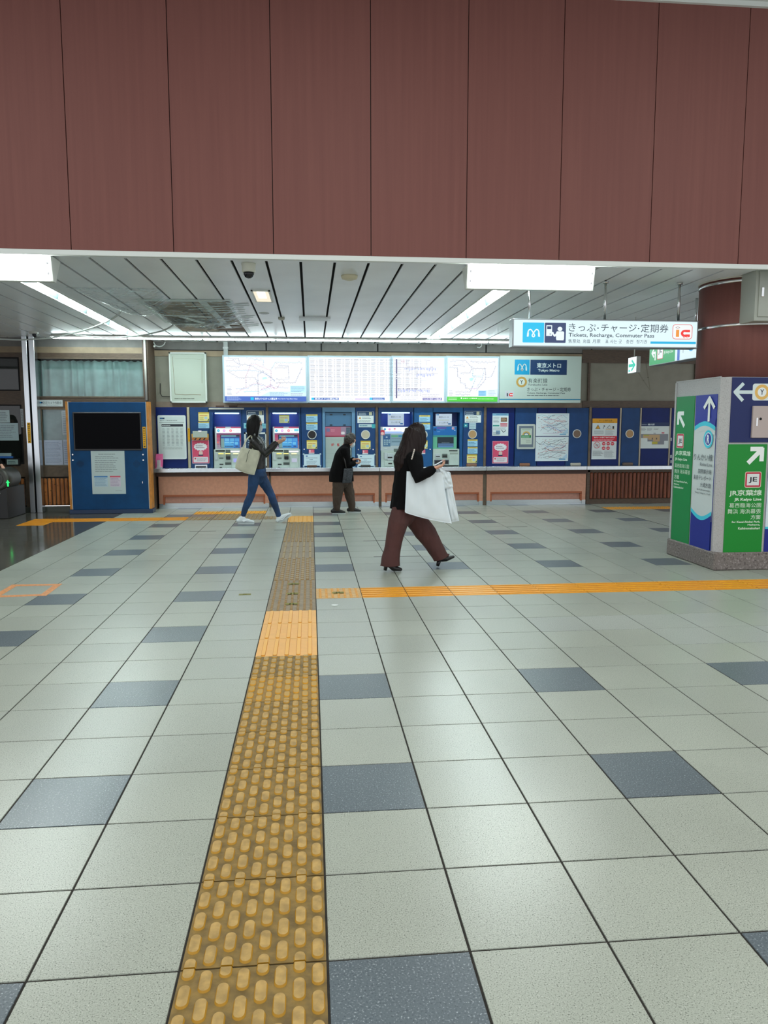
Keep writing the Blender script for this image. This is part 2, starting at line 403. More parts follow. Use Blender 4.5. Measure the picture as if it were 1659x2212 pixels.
m_slat = slats('knotty_wood', (150, 88, 44), (200, 128, 66))
m_slat_r = slats('knotty_wood_dark', (92, 44, 26), (134, 70, 40))

# ------------------------------------------------------------------ floor
def make_floor():
    mb = MB()
    X0, X1, Y0, Y1 = -20, 26, -16, 31
    mb.box(X0 * T, X1 * T, Y0 * T, Y1 * T, -0.12, -0.003, m_grout)
    rd = random.Random(4)
    cover = TACTILE
    for i in range(X0, X1):
        for j in range(Y0, Y1):
            if (i, j) in cover: continue
            gx = 0.0045; gy = 0.0045
            x0, x1, y0, y1 = i * T + gx, (i + 1) * T - gx, j * T + gy, (j + 1) * T - gy
            if i == 12: x1 -= 0.02
            M = m_tile
            if i < -8: M = m_dark
            elif i % 3 == 0 and j % 3 == 2 and not (i >= 0 and j in (8, 11)): M = m_gray
            elif (i, j) == (-6, 26) or (i, j) == (-5, 26): M = m_brown
            elif j == 8 and 4 <= i <= 7 or (j == 7 and 6 <= i <= 8): M = m_tile_b
            if i < -8: x0, x1 = x0 - 0.003, x1 + 0.003
            z = -0.0005 * rd.random()
            mb.raw([(x0, y0, z), (x1, y0, z), (x1, y1, z), (x0, y1, z), (x0 - .001, y0 - .001, z - .003), (x1 + .001, y0 - .001, z - .003), (x1 + .001, y1 + .001, z - .003), (x0 - .001, y1 + .001, z - .003)],
                   [(0, 1, 2, 3), (0, 4, 5, 1), (1, 5, 6, 2), (2, 6, 7, 3), (3, 7, 4, 0)], M)
    mb.box(5.035, 5.06, 4.0, 11.7, -0.003, -0.0005, m_joint)
    return struct(mb.build('floor', loc=(0, 0, 0)))

# tactile paving: which grid cells it covers
main_strip = [(-1, j) for j in range(-6, 26)]
right_strip = [(i, 11) for i in range(0, 20)]
left_strip = [(i, 25) for i in range(-11, -5)] + [(-11, 24)]
far_patch = [(-5, 25), (-4, 25), (-3, 25), (-2, 25), (-4, 26), (-3, 26)]
far_yellow = [(-5, 27), (-4, 27), (-3, 27)]
far_right = [(i, 27) for i in range(13, 19)]
TACTILE = set(main_strip + right_strip + left_strip + far_patch + far_yellow + far_right)
make_floor()

tb = dict(bright=(mat('bright_block', (140, 108, 42), 0.5, var=0.1, vs=18), mat('bright_block_top', (178, 142, 72), 0.5), mat('bright_block_side', (200, 144, 20), 0.5)),
          worn=(mat('worn_block', (120, 96, 46), 0.55, var=0.16, vs=18, bump=0.15), mat('worn_block_top', (168, 137, 80), 0.5, var=0.10, vs=30), mat('worn_block_side', (178, 132, 30), 0.5)),
          gold=(mat('gold_block', (226, 170, 88), 0.4, var=0.015, vs=14), mat('gold_block_top', (228, 172, 78), 0.4), mat('gold_block_side', (214, 142, 24), 0.45)),
          yellow=(mat('yellow_block', (232, 158, 8), 0.4, var=0.04, vs=14), mat('yellow_block_top', (240, 168, 16), 0.35), mat('yellow_block_side', (190, 122, 6), 0.45)),
          pale=(mat('pale_block', (200, 160, 100), 0.5, var=0.06, vs=20), mat('pale_block_top', (212, 168, 98), 0.5), mat('pale_block_side', (214, 150, 60), 0.5)),
          dust=(mat('dusty_block', (132, 116, 92), 0.5, var=0.08, vs=20), mat('dusty_block_top', (150, 128, 90), 0.5), mat('dusty_block_side', (150, 116, 62), 0.5)))
_tb = {}
def stud(mb, cx, cy, rx, ry, mats, h=0.006, along='y', lo=None, hi=None, n=7):
    """rounded raised bar; clipped to lo..hi along y"""
    def outline(r, L):
        o = []
        for q in range(n): a = math.pi * q / (n - 1); o.append((cx + r * math.cos(a), cy + (L - r) + r * math.sin(a)))
        for q in range(n): a = math.pi + math.pi * q / (n - 1); o.append((cx + r * math.cos(a), cy - (L - r) + r * math.sin(a)))
        if lo is not None: o = [(x, min(max(y, lo), hi)) for x, y in o]
        return o
    base = outline(rx, ry); top = outline(rx * 0.82, ry - rx * 0.18); k = len(base)
    if along == 'x': base = [(y, -x) for x, y in base]; top = [(y, -x) for x, y in top]
    mb.raw([(x, y, 0) for x, y in base] + [(x, y, h) for x, y in top], [(q, (q + 1) % k, k + (q + 1) % k, k + q) for q in range(k)], mats[2])
    mb.raw([(x, y, h) for x, y in top], [tuple(range(k))], mats[1])
def block_mesh(kind, tone):
    if (kind, tone) in _tb: return _tb[kind, tone]
    mats = tb[tone]; mb = MB(); g = 0.003
    mb.box(g, T - g, g, T - g, -0.012, 0.0, mats[0])
    if kind == 'oval':
        for c in range(8):
            x = 0.026 + c * 0.0497
            ys = [0.05, 0.15, 0.25, 0.35] if c % 2 else [0.0, 0.1, 0.2, 0.3, 0.4]
            for y in ys: stud(mb, x, y, 0.0172, 0.0400, mats, lo=g, hi=T - g, n=9)
    elif kind == 'bar':
        for c in range(5): stud(mb, 0.05 + c * 0.075, 0.2, 0.014, 0.19, mats)
    elif kind == 'barx':
        for c in range(5): stud(mb, -(0.045 + c * 0.0775), 0.2, 0.013, 0.196, mats, along='x')
    elif kind == 'dot':
        for c in range(7):
            for q in range(9): stud(mb, 0.04 + c * 0.053, 0.03 + q * 0.0425, 0.0115, 0.0125, mats, h=0.005, n=5)
    elif kind == 'small':
        for c in range(6):
            for q in range(6): stud(mb, 0.035 + c * 0.066, 0.035 + q * 0.066, 0.008, 0.009, mats, h=0.003, n=4)
    _tb[kind, tone] = mb.mesh('tactile_block'); return _tb[kind, tone]
def tactile(name, label, cells, group=None):
    i0 = min(c[0] for c in cells); j0 = min(c[1] for c in cells)
    root = thing(name, label, 'tactile paving', (i0 * T, j0 * T, 0), group)
    for i, j, kind, tone in cells:
        o = bpy.data.objects.new('tactile_block', block_mesh(kind, tone)); COL.objects.link(o); o.parent = root
        o.location = ((i - i0) * T, (j - j0) * T, 0)
def mk(j):
    if j <= 6: return ('oval', 'bright' if j == 5 else 'worn')
    if j <= 9: return ('bar', 'gold')
    if j <= 12: return ('dot', 'dust')
    if j <= 15: return ('oval', 'dust')
    if j <= 18: return ('bar', 'dust')
    if j <= 23: return ('oval', 'dust')
    return ('small', 'gold')
tactile('tactile_paving', 'long worn brown-yellow tactile strip running from the viewer to the ticket machines', [(i, j) + mk(j) for i, j in main_strip])
tactile('tactile_paving', 'bright yellow tactile strip crossing the tiles to the right towards the pillar',
        [(i, j) + (('dot', 'pale') if i == 0 else ('barx', 'gold' if i == 3 else 'yellow')) for i, j in right_strip])
tactile('tactile_paving', 'smooth yellow tactile strip in front of the blue cabinet, over the dark floor', [(i, j, 'barx', 'yellow') for i, j in left_strip])
tactile('tactile_paving', 'dull brown patch of tactile blocks behind the woman in jeans', [(i, j, 'bar', 'dust') for i, j in far_patch])
tactile('tactile_paving', 'short yellow row of tactile blocks close to the counter at left', [(i, j, 'bar', 'yellow') for i, j in far_yellow])
tactile('tactile_paving', 'faded orange row of tactile blocks by the wooden slats, beside the pillar', [(i, j, 'bar', 'gold') for i, j in far_right])

# small marks on the floor
def floor_quad(mb, pts, M, z=0.0015):
    mb.poly([(p[0], p[1], z) for p in pts], M)
tp = mat('orange_tape', (206, 138, 84), 0.55, var=0.1, vs=40)
mb = MB()
q = [atz(x, y, 0) for x, y in ((-22, 1291), (100, 1287), (135, 1261), (26, 1263))]
c = sum(q, Vector()) / 4
inn = [c + (p - c) * 0.72 for p in q]
for a in range(4):
    b = (a + 1) % 4; mb.prism([q[a] + Vector((0, 0, .0003)), q[b] + Vector((0, 0, .0003)), inn[b] + Vector((0, 0, .0003)), inn[a] + Vector((0, 0, .0003))], (0, 0, 0.0008), tp)
tag(mb.build('floor_tape'), 'orange tape rectangle stuck on the pale floor tiles at left', 'floor tape')
ol = mat('olive_tape', (128, 124, 50), 0.6)
for (px, py, lab) in ((529, 1284, 'small olive tape mark on the tile left of the tactile strip'), (634, 1262, 'olive tape mark on the tactile strip, farthest of its three'), (632, 1283, 'olive tape mark on the tactile strip, middle of its three'), (630, 1305, 'olive tape mark on the tactile strip, nearest of its three'), (730, 1281, 'olive tape mark on the first block of the yellow strip')):
    p = atz(px, py, 0); mb = MB(); z = 0.001 if px in (529,) else 0.0053
    for dx, dy, a, b in ((-0.03, 0.012, 0.022, 0.012), (0.0, 0.0, 0.018, 0.03), (0.03, 0.014, 0.022, 0.014), (-0.03, -0.02, 0.022, 0.012), (0.032, -0.02, 0.022, 0.010)):
        mb.box(p.x + dx - a, p.x + dx + a, p.y + dy - b, p.y + dy + b, z - 0.0008 if z < .005 else 0.004, z, ol)
    tag(mb.build('tape_mark'), lab, 'tape mark')
p = atz(723, 1307.5, 0); mb = MB(); mb.lathe((p.x, p.y, 0.0003), [(0.03, 0), (0.032, 0.002), (0.024, 0.003)], col((205, 210, 205)), 16)
tag(mb.build('litter'), 'small white scrap lying on the tile below the yellow strip', 'litter')
for n_, (px, py, wpx) in enumerate(((438, 1147.5, 28), (612, 1145, 20), (755, 1121.5, 22), (763, 1143, 24), (1073, 1116.5, 20), (1117, 1138, 23), (858, 1202, 52), (810, 1168, 26))):
    p = atz(px, py, 0); s_ = (p.y - CAM.y) / F_PX; mb = MB()
    mb.box(p.x - wpx * s_, p.x + wpx * s_, p.y - 0.012, p.y + 0.012, 0.0, 0.0008, m_joint)
    tag(mb.build('floor_slot'), 'thin dark slot line in the pale floor tiles', 'floor slot', 'thin dark slots between the floor tiles')

# ------------------------------------------------------------------ beam over the opening, ceilings
YB = 4.857
mb = MB()
x = -2.0221 - 0.8463 * 8
while x < 9.5:
    mb.box(x + 0.0035, x + 0.8463 - 0.0035, YB, YB + 0.02, 2.945, 5.18, m_red); x += 0.8463
mb.box(-8.8, 9.6, YB + 0.02, YB + 0.16, 2.96, 5.18, m_black)
struct(mb.build('wall_beam'))
mb = MB(); mb.box(-8.8, 9.6, YB - 0.012, YB + 0.03, 2.900, 2.944, m_trim, 0.003)
struct(mb.build('trim_1'))
mb = MB(); mb.box(-8.8, 9.6, YB - 0.03, YB + 0.0, 5.15, 5.19, m_trim); struct(mb.build('trim_2'))
m_hallceil = mat('hall_ceiling', (196, 200, 196), 0.6)
mb = MB(); mb.box(-8.8, 9.6, -6.0, YB + 0.16, 5.19, 5.3, m_hallceil); struct(mb.build('ceiling_hall'))

# slatted ceiling of the low part; OPEN is the taped-over hole
OX0, OX1, OY0, OY1 = -2.02, -1.02, 7.45, 10.45
TR = ((-2.995, -2.805), (1.975, 2.175))
mb = MB(); pitch = 0.3109; slot0 = -0.101
k = -28
while slot0 + pitch * k < 9.3:
    a = slot0 + pitch * k + 0.013; b = slot0 + pitch * (k + 1) - 0.013
    for t0, t1 in TR:
        if a < t1 and b > t1: a = t1
        if a < t0 and b > t0: b = t0
    segs = [(YB + 0.03, 12.0, a, b)]
    if b > OX0 and a < OX1:
        segs = [(YB + 0.03, OY0, a, b), (OY1, 12.0, a, b)]
        if a < OX0: segs.append((OY0, OY1, a, OX0))
        if b > OX1: segs.append((OY0, OY1, OX1, b))
    for y0, y1, xa, xb in segs: mb.box(xa, xb, y0, y1, 2.95, 2.968, m_white_metal)
    k += 1
mb.box(-8.8, 9.6, YB + 0.03, 5.17, 2.951, 2.969, m_white_metal)
# dark void above the slats, open over the hole and the troughs
for xa, xb, ya, yb in ((-8.8, TR[0][0], YB + .05, 12.0), (TR[0][1], OX0, YB + .05, 12.0), (OX0, OX1, YB + .05, OY0), (OX0, OX1, OY1, 12.0), (OX1, TR[1][0], YB + .05, 12.0), (TR[1][1], 9.6, YB + .05, 12.0)):
    mb.box(xa, xb, ya, yb, 3.0, 3.02, m_black)
mb.box(-8.8, 9.6, YB + 0.17, 12.4, 3.6, 3.7, m_black)  # unseen roof slab, added over the void to keep light from leaking in
struct(mb.build('ceiling'))

# cavity behind the hole
m_cav = mat('ceiling_cavity', (150, 134, 112), 0.8, var=0.12, vs=7)
mb = MB()
mb.box(OX0 - .01, OX1 + .01, OY0, OY1, 3.045, 3.06, m_cav)
mb.box(OX0 - .02, OX0, OY0, OY1, 2.97, 3.06, m_cav); mb.box(OX1, OX1 + .02, OY0, OY1, 2.97, 3.06, m_cav)
mb.box(OX0, OX1, OY0 - .02, OY0, 2.97, 3.06, m_cav); mb.box(OX0, OX1, OY1, OY1 + .02, 2.97, 3.06, m_cav)
mb.box(-1.52, -1.51, OY0, OY1, 3.035, 3.045, m_black)
struct(mb.build('ceiling_recess'))

# ------------------------------------------------------------------ walls
YW = 11.95
POSTS = [578, 814, 1047.5, 1274]
mb = MB()
mb.box(-2.80, 9.6, YW + 0.35, YW + 0.5, 0, 3.05, m_topgrey)          # structural back
struct(mb.build('wall_back'))
mb = MB()
mb.box(-2.80, 9.6, YW, YW + 0.35, 1.80, 1.90, m_band)                 # band above the machines
mb.box(-2.80, 9.6, YW + 0.02, YW + 0.35, 1.90, 2.70, m_concrete)
mb.box(-2.80, 9.6, YW, YW + 0.35, 2.70, 2.80, m_tan)
mb.box(-2.80, 9.6, YW + 0.01, YW + 0.35, 2.80, 2.815, m_black)
mb.box(-2.80, 9.6, YW, YW + 0.35, 2.815, 2.99, m_topgrey)
struct(mb.build('wall_back_upper'))
mb = MB()   # brown frame lines on the right-hand panels and thin joints in the top band
for x0, y0, x1, y1 in ((1258, 866, 1520, 882), (1258, 757, 1520, 785)):
    X0, X1, Z0, Z1 = rectXZ(x0, y0, x1, y1, YW); mb.box(X0, X1 + 2.4, YW - 0.012, YW, Z0, Z1, m_brownwood)
for px in (1272, 1502):
    X = at(px, 820, YW).x; mb.box(X - .02, X + .02, YW - 0.014, YW + 0.02, 1.9, 2.72, m_brownwood)
for px in (575, 694, 816, 1050, 1278, 1500): X = at(px, 750, YW).x; mb.box(X - .012, X + .012, YW - 0.006, YW, 2.815, 2.96, m_black)
struct(mb.build('trim_3'))
mb = MB()
for px in POSTS:
    X = at(px, 960, 11.86).x; mb.box(X - 0.022, X + 0.022, 11.865, 11.95, 0.72, 1.82, m_frame)
    X = at(px, 820, YW).x
    if px != 1274: pass
struct(mb.build('trim_4'))
# the corner where the counter wall meets the office front
mb = MB()
mb.box(-2.86, -2.765, 11.40, 12.0, 0, 2.95, m_brownwood); mb.box(-2.82, -2.79, 11.385, 11.40, 0, 2.95, m_black)
mb.box(-2.86, -2.80, 11.9, 12.4, 0, 3.0, m_brownwood)
struct(mb.build('trim_5'))

# office front at left, with two windows
YL = 11.5
def rz(x0, y0, x1, y1): return rectXZ(x0, y0, x1, y1, YL)
mb = MB()
def wl(x0, x1, z0, z1, M=m_frame, d=0.06, y=YL): mb.box(x0, x1, y, y + d, z0, z1, M)
XA = at(-60, 900, YL).x; XP0, XP1 = -4.86, -4.66
wx0, wx1, wz0, wz1 = rz(78, 773, 312, 859)        # curtained upper window
lx0, lx1, lz0, lz1 = rz(90, 882, 150, 1008)      # lower window
sx0, sz0, sz1 = -4.60, 0.10, 0.58
ax1 = at(43, 820, YL).x
wl(XA - 1.6, -2.84, 2.80, 2.97, m_topgrey); wl(XA - 1.6, -2.84, 2.70, 2.80, m_tan)
wl(XA - 1.6, -2.84, wz1, 2.70, m_brownwood)
# right bay
wl(-4.70, wx0, 0, wz1); wl(wx1, -2.84, 0, wz1)
wl(wx0, wx1, lz1, wz0, m_brownwood); wl(wx0, lx0, lz0, lz1); wl(lx1, wx1, lz0, lz1); wl(wx0, wx1, 0.60, lz0); wl(wx0, wx1, 0, 0.08, m_topgrey)
# left bay (dark glazing)
wl(ax1, -4.70, 0, wz1); wl(XA - 1.6, ax1, 1.92, 2.06, m_brownwood)
gz0, gz1 = 0.82, 1.83
wl(XA - 1.6, ax1, 1.83, 1.92, m_brownwood); wl(XA - 1.6, ax1, 0.60, gz0); wl(XA - 1.6, ax1, 0, 0.08, m_topgrey)
mb.box(XA - 1.6, XP0, 11.9, 12.0, 0, 3, m_black)
struct(mb.build('wall_left'))
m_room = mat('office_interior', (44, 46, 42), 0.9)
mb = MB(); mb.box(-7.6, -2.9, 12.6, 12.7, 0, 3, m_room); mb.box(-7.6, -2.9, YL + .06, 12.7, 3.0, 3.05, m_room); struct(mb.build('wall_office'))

def slat_panel(name, label, X0, X1, Z0, Z1, Y, M, n, group=None, pitch=0.068):
    root = thing(name, label, 'slat panel', ((X0 + X1) / 2, Y, Z0), group)
    b = MB(); b.box(X0, X1, Y + 0.02, Y + 0.05, Z0, Z1, m_brownwood); b.build('backing', root)
    b = MB(); n = max(1, int((X1 - X0) / pitch)); w_ = (X1 - X0) / n
    for i in range(n):
        a = X0 + i * w_; b.box(a + 0.007, a + w_ - 0.007, Y - 0.012, Y + 0.02, Z0 + 0.005, Z1 - 0.005, M, 0.02)
    b.build('slats', root)
    return root
slat_panel('wooden_slat_panel', 'low knotty wood slat panel between the steel posts and the blue cabinet', wx0 + 0.02, -4.0, 0.10, 0.58, YL + 0.01, m_slat, 8)
slat_panel('wooden_slat_panel', 'low knotty wood slat panel left of the steel posts behind the gate', XA - 1.5, ax1 - 0.02, 0.10, 0.58, YL + 0.01, m_slat, 12)

m_glass = mat('window_glass', (235, 245, 245), 0.02, trans=1.0, spec=0.5)
m_glass_dark = mat('dark_window_glass', (60, 66, 62), 0.03, trans=0.7, spec=0.5)
for i, (x0, x1, z0, z1, g) in enumerate(((wx0, wx1, wz0, wz1, m_glass), (lx0, lx1, lz0, lz1, m_glass), (XA - 1.6, ax1, 2.06, wz1, m_glass_dark), (XA - 1.6, ax1, gz0, gz1, m_glass_dark))):
    fr = MB(); t = 0.022
    for a in ((x0, x1, z0, z0 + t), (x0, x1, z1 - t, z1), (x0, x0 + t, z0 + t, z1 - t), (x1 - t, x1, z0 + t, z1 - t)):
        fr.box(a[0], a[1], YL - 0.008, YL + 0.03, a[2], a[3], m_black if i > 1 else m_frame)
    o = fr.build('window_%d' % (i + 1)); struct(o)
    gl = MB(); gl.box(x0 + t, x1 - t, YL + 0.008, YL + 0.012, z0 + t, z1 - t, g); gl.build('pane', o)
# curtain behind the upper window, frosted sheet behind the lower one
m_curt = mat('curtain_cloth', (188, 214, 210), 0.8, var=0.06, vs=4)
mb = MB(); n = 240; vs = []; rd = random.Random(3)
for i in range(n + 1):
    u = i / n; X = wx0 + (wx1 - wx0) * u
    y = YL + 0.10 + 0.034 * math.sin(u * 78 + 2 * math.sin(u * 17)) + 0.014 * math.sin(u * 33)
    zt = wz1 - 0.035 - 0.02 * abs(math.sin(u * 47))
    vs += [(X, y, wz0 - 0.02), (X, YL + 0.09 + (y - YL - 0.09) * 0.75, zt)]
mb.raw(vs, [(2 * i, 2 * i + 2, 2 * i + 3, 2 * i + 1) for i in range(n)], m_curt, True)
mb.raw([(a, b + 0.003, c) for a, b, c in vs], [(2 * i, 2 * i + 1, 2 * i + 3, 2 * i + 2) for i in range(n)], m_curt, True)
tag(mb.build('curtain'), 'pale blue-green pleated curtain behind the upper office window', 'curtain')
mb = MB(); mb.box(lx0 - .02, lx1 + 0.3, YL + 0.045, YL + 0.055, lz0, lz1, mat('frosted_sheet', (150, 168, 168), 0.6, var=0.06, vs=6))
tag(mb.build('window_blind'), 'grey frosted sheet behind the lower office window beside the cabinet', 'blind')

# twin steel posts
for px0, px1, lab in ((47, 58, 'brushed steel post with a yellow sticker, left of a close pair'), (62, 74, 'plain brushed steel post, right of a close pair')):
    x0 = at(px0, 760, 11.3).x; x1 = at(px1, 760, 11.3).x
    mb = MB(); mb.box(x0, x1, 11.3, 11.44, 0, 2.95, m_steel, 0.004); tag(mb.build('steel_post'), lab, 'post')
mb = MB(); x0 = at(61, 760, 11.3).x - 0.03; mb.box(x0 + 0.01, x0 + 0.05, 11.40, 11.46, 0, 2.94, m_black); struct(mb.build('trim_6'))
mb = MB(); X = at(313, 790, 11.3).x; mb.tube([(X, 11.33, 1.9), (X, 11.33, 2.95)], 0.018, col((190, 188, 180)), 12)
tag(mb.build('conduit_pipe'), 'thin pale conduit pipe running up above the blue cabinet', 'pipe')

# baseboards
mb = MB(); mb.box(XA - 1.6, -2.84, YL - 0.012, YL, 0, 0.075, mat('stone_base', (70, 74, 66), 0.4)); struct(mb.build('baseboard_left'))
mb = MB(); mb.box(-8.7, 9.5, 12.9, 13.0, 0, 3.6, m_room); struct(mb.build('wall_far'))
# the side wall of the low space at left; the right side is open to the concourse

mb = MB(); mb.box(-8.8, -8.7, YB, 13.0, 0, 3.7, m_concrete); struct(mb.build('wall_side_left'))
# ------------------------------------------------------------------ lights of the place
m_tube = lit((236, 252, 252), TUBE)
m_diff = lit((245, 255, 250), PANEL)
m_reflector = mat('lamp_reflector', (60, 74, 74), 0.6, spec=.1)
m_fit = mat('lamp_housing', (206, 210, 204), 0.4)
m_chrome = mat('chrome', (210, 212, 212), 0.15, metal=1.0)

def wedge(label, x0, x1):
    """fitting hung under the beam with a tilted glowing face"""
    root = thing('ceiling_light', label, 'ceiling light', ((x0 + x1) / 2, 5.1, 2.70), 'glowing wedge fittings under the brown beam')
    A = [(4.985, 2.925), (5.03, 2.715), (5.10, 2.715), (5.24, 2.925)]
    mb = MB(); mb.prism([(x0, y, z) for y, z in A], (x1 - x0, 0, 0), m_fit)
    mb.box(x0 + 0.2, x0 + 0.3, 5.05, 5.2, 2.92, 2.95, m_fit); mb.box(x1 - 0.3, x1 - 0.2, 5.05, 5.2, 2.92, 2.95, m_fit)
    mb.build('housing', root)
    n = Vector((0, -0.978, -0.21)).normalized(); a = Vector((0, 4.985, 2.925)); b = Vector((0, 5.03, 2.715))
    p0 = a + (b - a) * 0.06; p1 = a + (b - a) * 0.93
    mb = MB(); mb.prism([Vector((x0 + .022, p1.y, p1.z)) , Vector((x1 - .022, p1.y, p1.z)), Vector((x1 - .022, p0.y, p0.z)), Vector((x0 + .022, p0.y, p0.z))], n * 0.006, m_diff)
    mb.build('diffuser', root)
    for fx in (x0 + .03, x1 - .03):
        for t in (0.3, 0.7):
            c = a + (b - a) * t + n * 0.012; mb = MB(); mb.box(fx - .008, fx + .008, c.y - .006, c.y + .006, c.z - .012, c.z + .012, m_chrome); mb.build('clip', root)
wedge('wedge ceiling light with glowing face under the beam, right one by the hanging sign', 1.405, 2.60)
wedge('wedge ceiling light with glowing face under the beam, left one cut by the photo edge', -3.47, -2.235)

def trough(label, x0, x1, y0, y1, n):
    root = thing('strip_light', label, 'strip light', ((x0 + x1) / 2, (y0 + y1) / 2, 2.94), 'recessed strip lights in the slatted ceiling')
    mb = MB(); zc = 3.06
    mb.poly([(x0, y0, 2.95), (x0, y1, 2.95), (x0 + .03, y1, zc), (x0 + .03, y0, zc)], m_reflector)
    mb.poly([(x1, y1, 2.95), (x1, y0, 2.95), (x1 - .03, y0, zc), (x1 - .03, y1, zc)], m_reflector)
    mb.poly([(x0 + .03, y0, zc), (x0 + .03, y1, zc), (x1 - .03, y1, zc), (x1 - .03, y0, zc)], m_reflector)
    mb.box(x0 - .012, x0 + .004, y0, y1, 2.942, 2.952, m_fit); mb.box(x1 - .004, x1 + .012, y0, y1, 2.942, 2.952, m_fit)
    mb.box(x0, x1, y0 - .01, y0, 2.942, zc, m_fit); mb.box(x0, x1, y1, y1 + .01, 2.942, zc, m_fit)
    mb.build('reflector', root)
    L = (y1 - y0) / n; xm = (x0 + x1) / 2
    for i in range(n):
        mb = MB(); mb.tube([(xm, y0 + L * i + 0.04, 3.0), (xm, y0 + L * (i + 1) - 0.04, 3.0)], 0.017, m_tube, 12); mb.build('tube', root)
        if i: mb = MB(); mb.box(x0 + .005, x1 - .005, y0 + L * i - .008, y0 + L * i + .008, 2.965, 3.03, m_fit); mb.build('divider', root)
trough('recessed strip light of bright tubes in the slatted ceiling at left', TR[0][0], TR[0][1], 5.25, 11.0, 5)
trough('recessed strip light of bright tubes in the slatted ceiling at right, beside the hanging sign', TR[1][0], TR[1][1], 5.25, 11.0, 5)
# long thin lamp line before the back wall
root = thing('linear_light', 'long thin white lamp running across the ceiling before the back wall', 'linear light', (0, 11.1, 2.9))
mb = MB(); mb.box(-4.25, 4.3, 11.03, 11.13, 2.915, 2.945, m_fit); mb.build('housing', root)
for i in range(7):
    a = -4.22 + i * 1.215; mb = MB(); mb.box(a, a + 1.18, 11.045, 11.115, 2.893, 2.914, lit((226, 248, 248), 30.0), .006); mb.build('tube', root)

# emergency downlight
root = thing('emergency_light', 'square warm-white recessed ceiling light with a raised centre, right of the plastic film', 'ceiling light', (-0.56, 7.0, 2.94))
X0, X1, Y0, Y1 = -0.665, -0.455, 6.64, 7.40
mb = MB()
for a in ((X0, X1, Y0, Y0 + .03), (X0, X1, Y1 - .03, Y1), (X0, X0 + .02, Y0, Y1), (X1 - .02, X1, Y0, Y1)): mb.box(a[0], a[1], a[2], a[3], 2.938, 2.95, m_fit)
mb.build('frame', root)
mb = MB(); mb.box(X0 + .02, X1 - .02, Y0 + .03, Y1 - .03, 2.941, 2.949, lit((236, 222, 190), 0.95)); mb.box(X0 + .06, X1 - .06, Y0 + .03, Y1 - .3, 2.934, 2.941, lit((255, 250, 235), 1.6)); mb.build('lens', root)

# dome camera
root = thing('dome_camera', 'white dome security camera hanging from the ceiling right behind the brown beam', 'security camera', (-0.575, 5.3, 2.80))
cx, cy = -0.578, 5.28
mb = MB(); mb.lathe((cx, cy, 2.87), [(0.058, 0), (0.062, 0.01), (0.062, 0.06), (0.066, 0.065), (0.066, 0.08)], col((206, 208, 196)), 28); mb.build('housing', root)
mb = MB(); mb.lathe((cx, cy, 2.87), [(0.05, 0.0), (0.047, -0.02), (0.036, -0.04), (0.018, -0.052), (0.003, -0.055)], mat('smoked_dome', (22, 22, 30), 0.08), 24); mb.build('dome', root)
# smoke detector, sensor, speaker rings, thin lamps
mb = MB(); mb.lathe((0.372, 5.75, 2.905), [(0.035, 0), (0.075, 0.012), (0.082, 0.03), (0.082, 0.045)], col((202, 196, 168)), 28)
tag(mb.build('smoke_detector'), 'cream round smoke detector on the ceiling close behind the beam', 'smoke detector')
p = atz(608, 689, 2.93); mb = MB(); mb.lathe((p.x, p.y, 2.915), [(0.03, 0), (0.045, .01), (0.045, .035)], col((170, 170, 156)), 20)
tag(mb.build('ceiling_sensor'), 'small grey round sensor on a ceiling slot beside the thin white lamp', 'sensor')
for px, py, lab in ((570, 676.5, 'shallow white ring speaker in the ceiling, nearer of a pair behind the square light'), (579, 697, 'shallow white ring speaker in the ceiling, farther of a pair behind the square light')):
    p = atz(px, py, 2.95); mb = MB(); mb.lathe((p.x, p.y, 2.942), [(0.062, 0), (0.07, 0.003), (0.07, 0.008)], m_trim, 24)
    mb.lathe((p.x, p.y, 2.9415), [(0.05, 0), (0.05, 0.001)], col((150, 156, 160)), 24)
    tag(mb.build('ceiling_speaker'), lab, 'speaker')
a = atz(646, 687, 2.945); b = atz(714, 687, 2.945); mb = MB(); mb.box(a.x, b.x, a.y - .12, a.y + .14, 2.925, 2.95, col((218, 222, 226)), .004)
tag(mb.build('ceiling_plate'), 'thin white rectangular plate fixed across two ceiling slots', 'plate')
# bullet camera at the left edge of the ceiling
root = thing('bullet_camera', 'small white security camera at the ceiling above the twin steel posts', 'security camera', (-4.36, 10.6, 2.8))
c = at(73, 717, 10.7); mb = MB(); mb.lathe((c.x, 10.7, c.z - .03), [(0.066, 0), (0.07, 0.01), (0.07, 0.075)], col((190, 192, 186)), 20); mb.build('housing', root)
mb = MB(); mb.ball((c.x + .01, 10.7, c.z - .045), 0.036, mat('smoked_dome', (22, 22, 30), 0.08)); mb.build('dome', root)

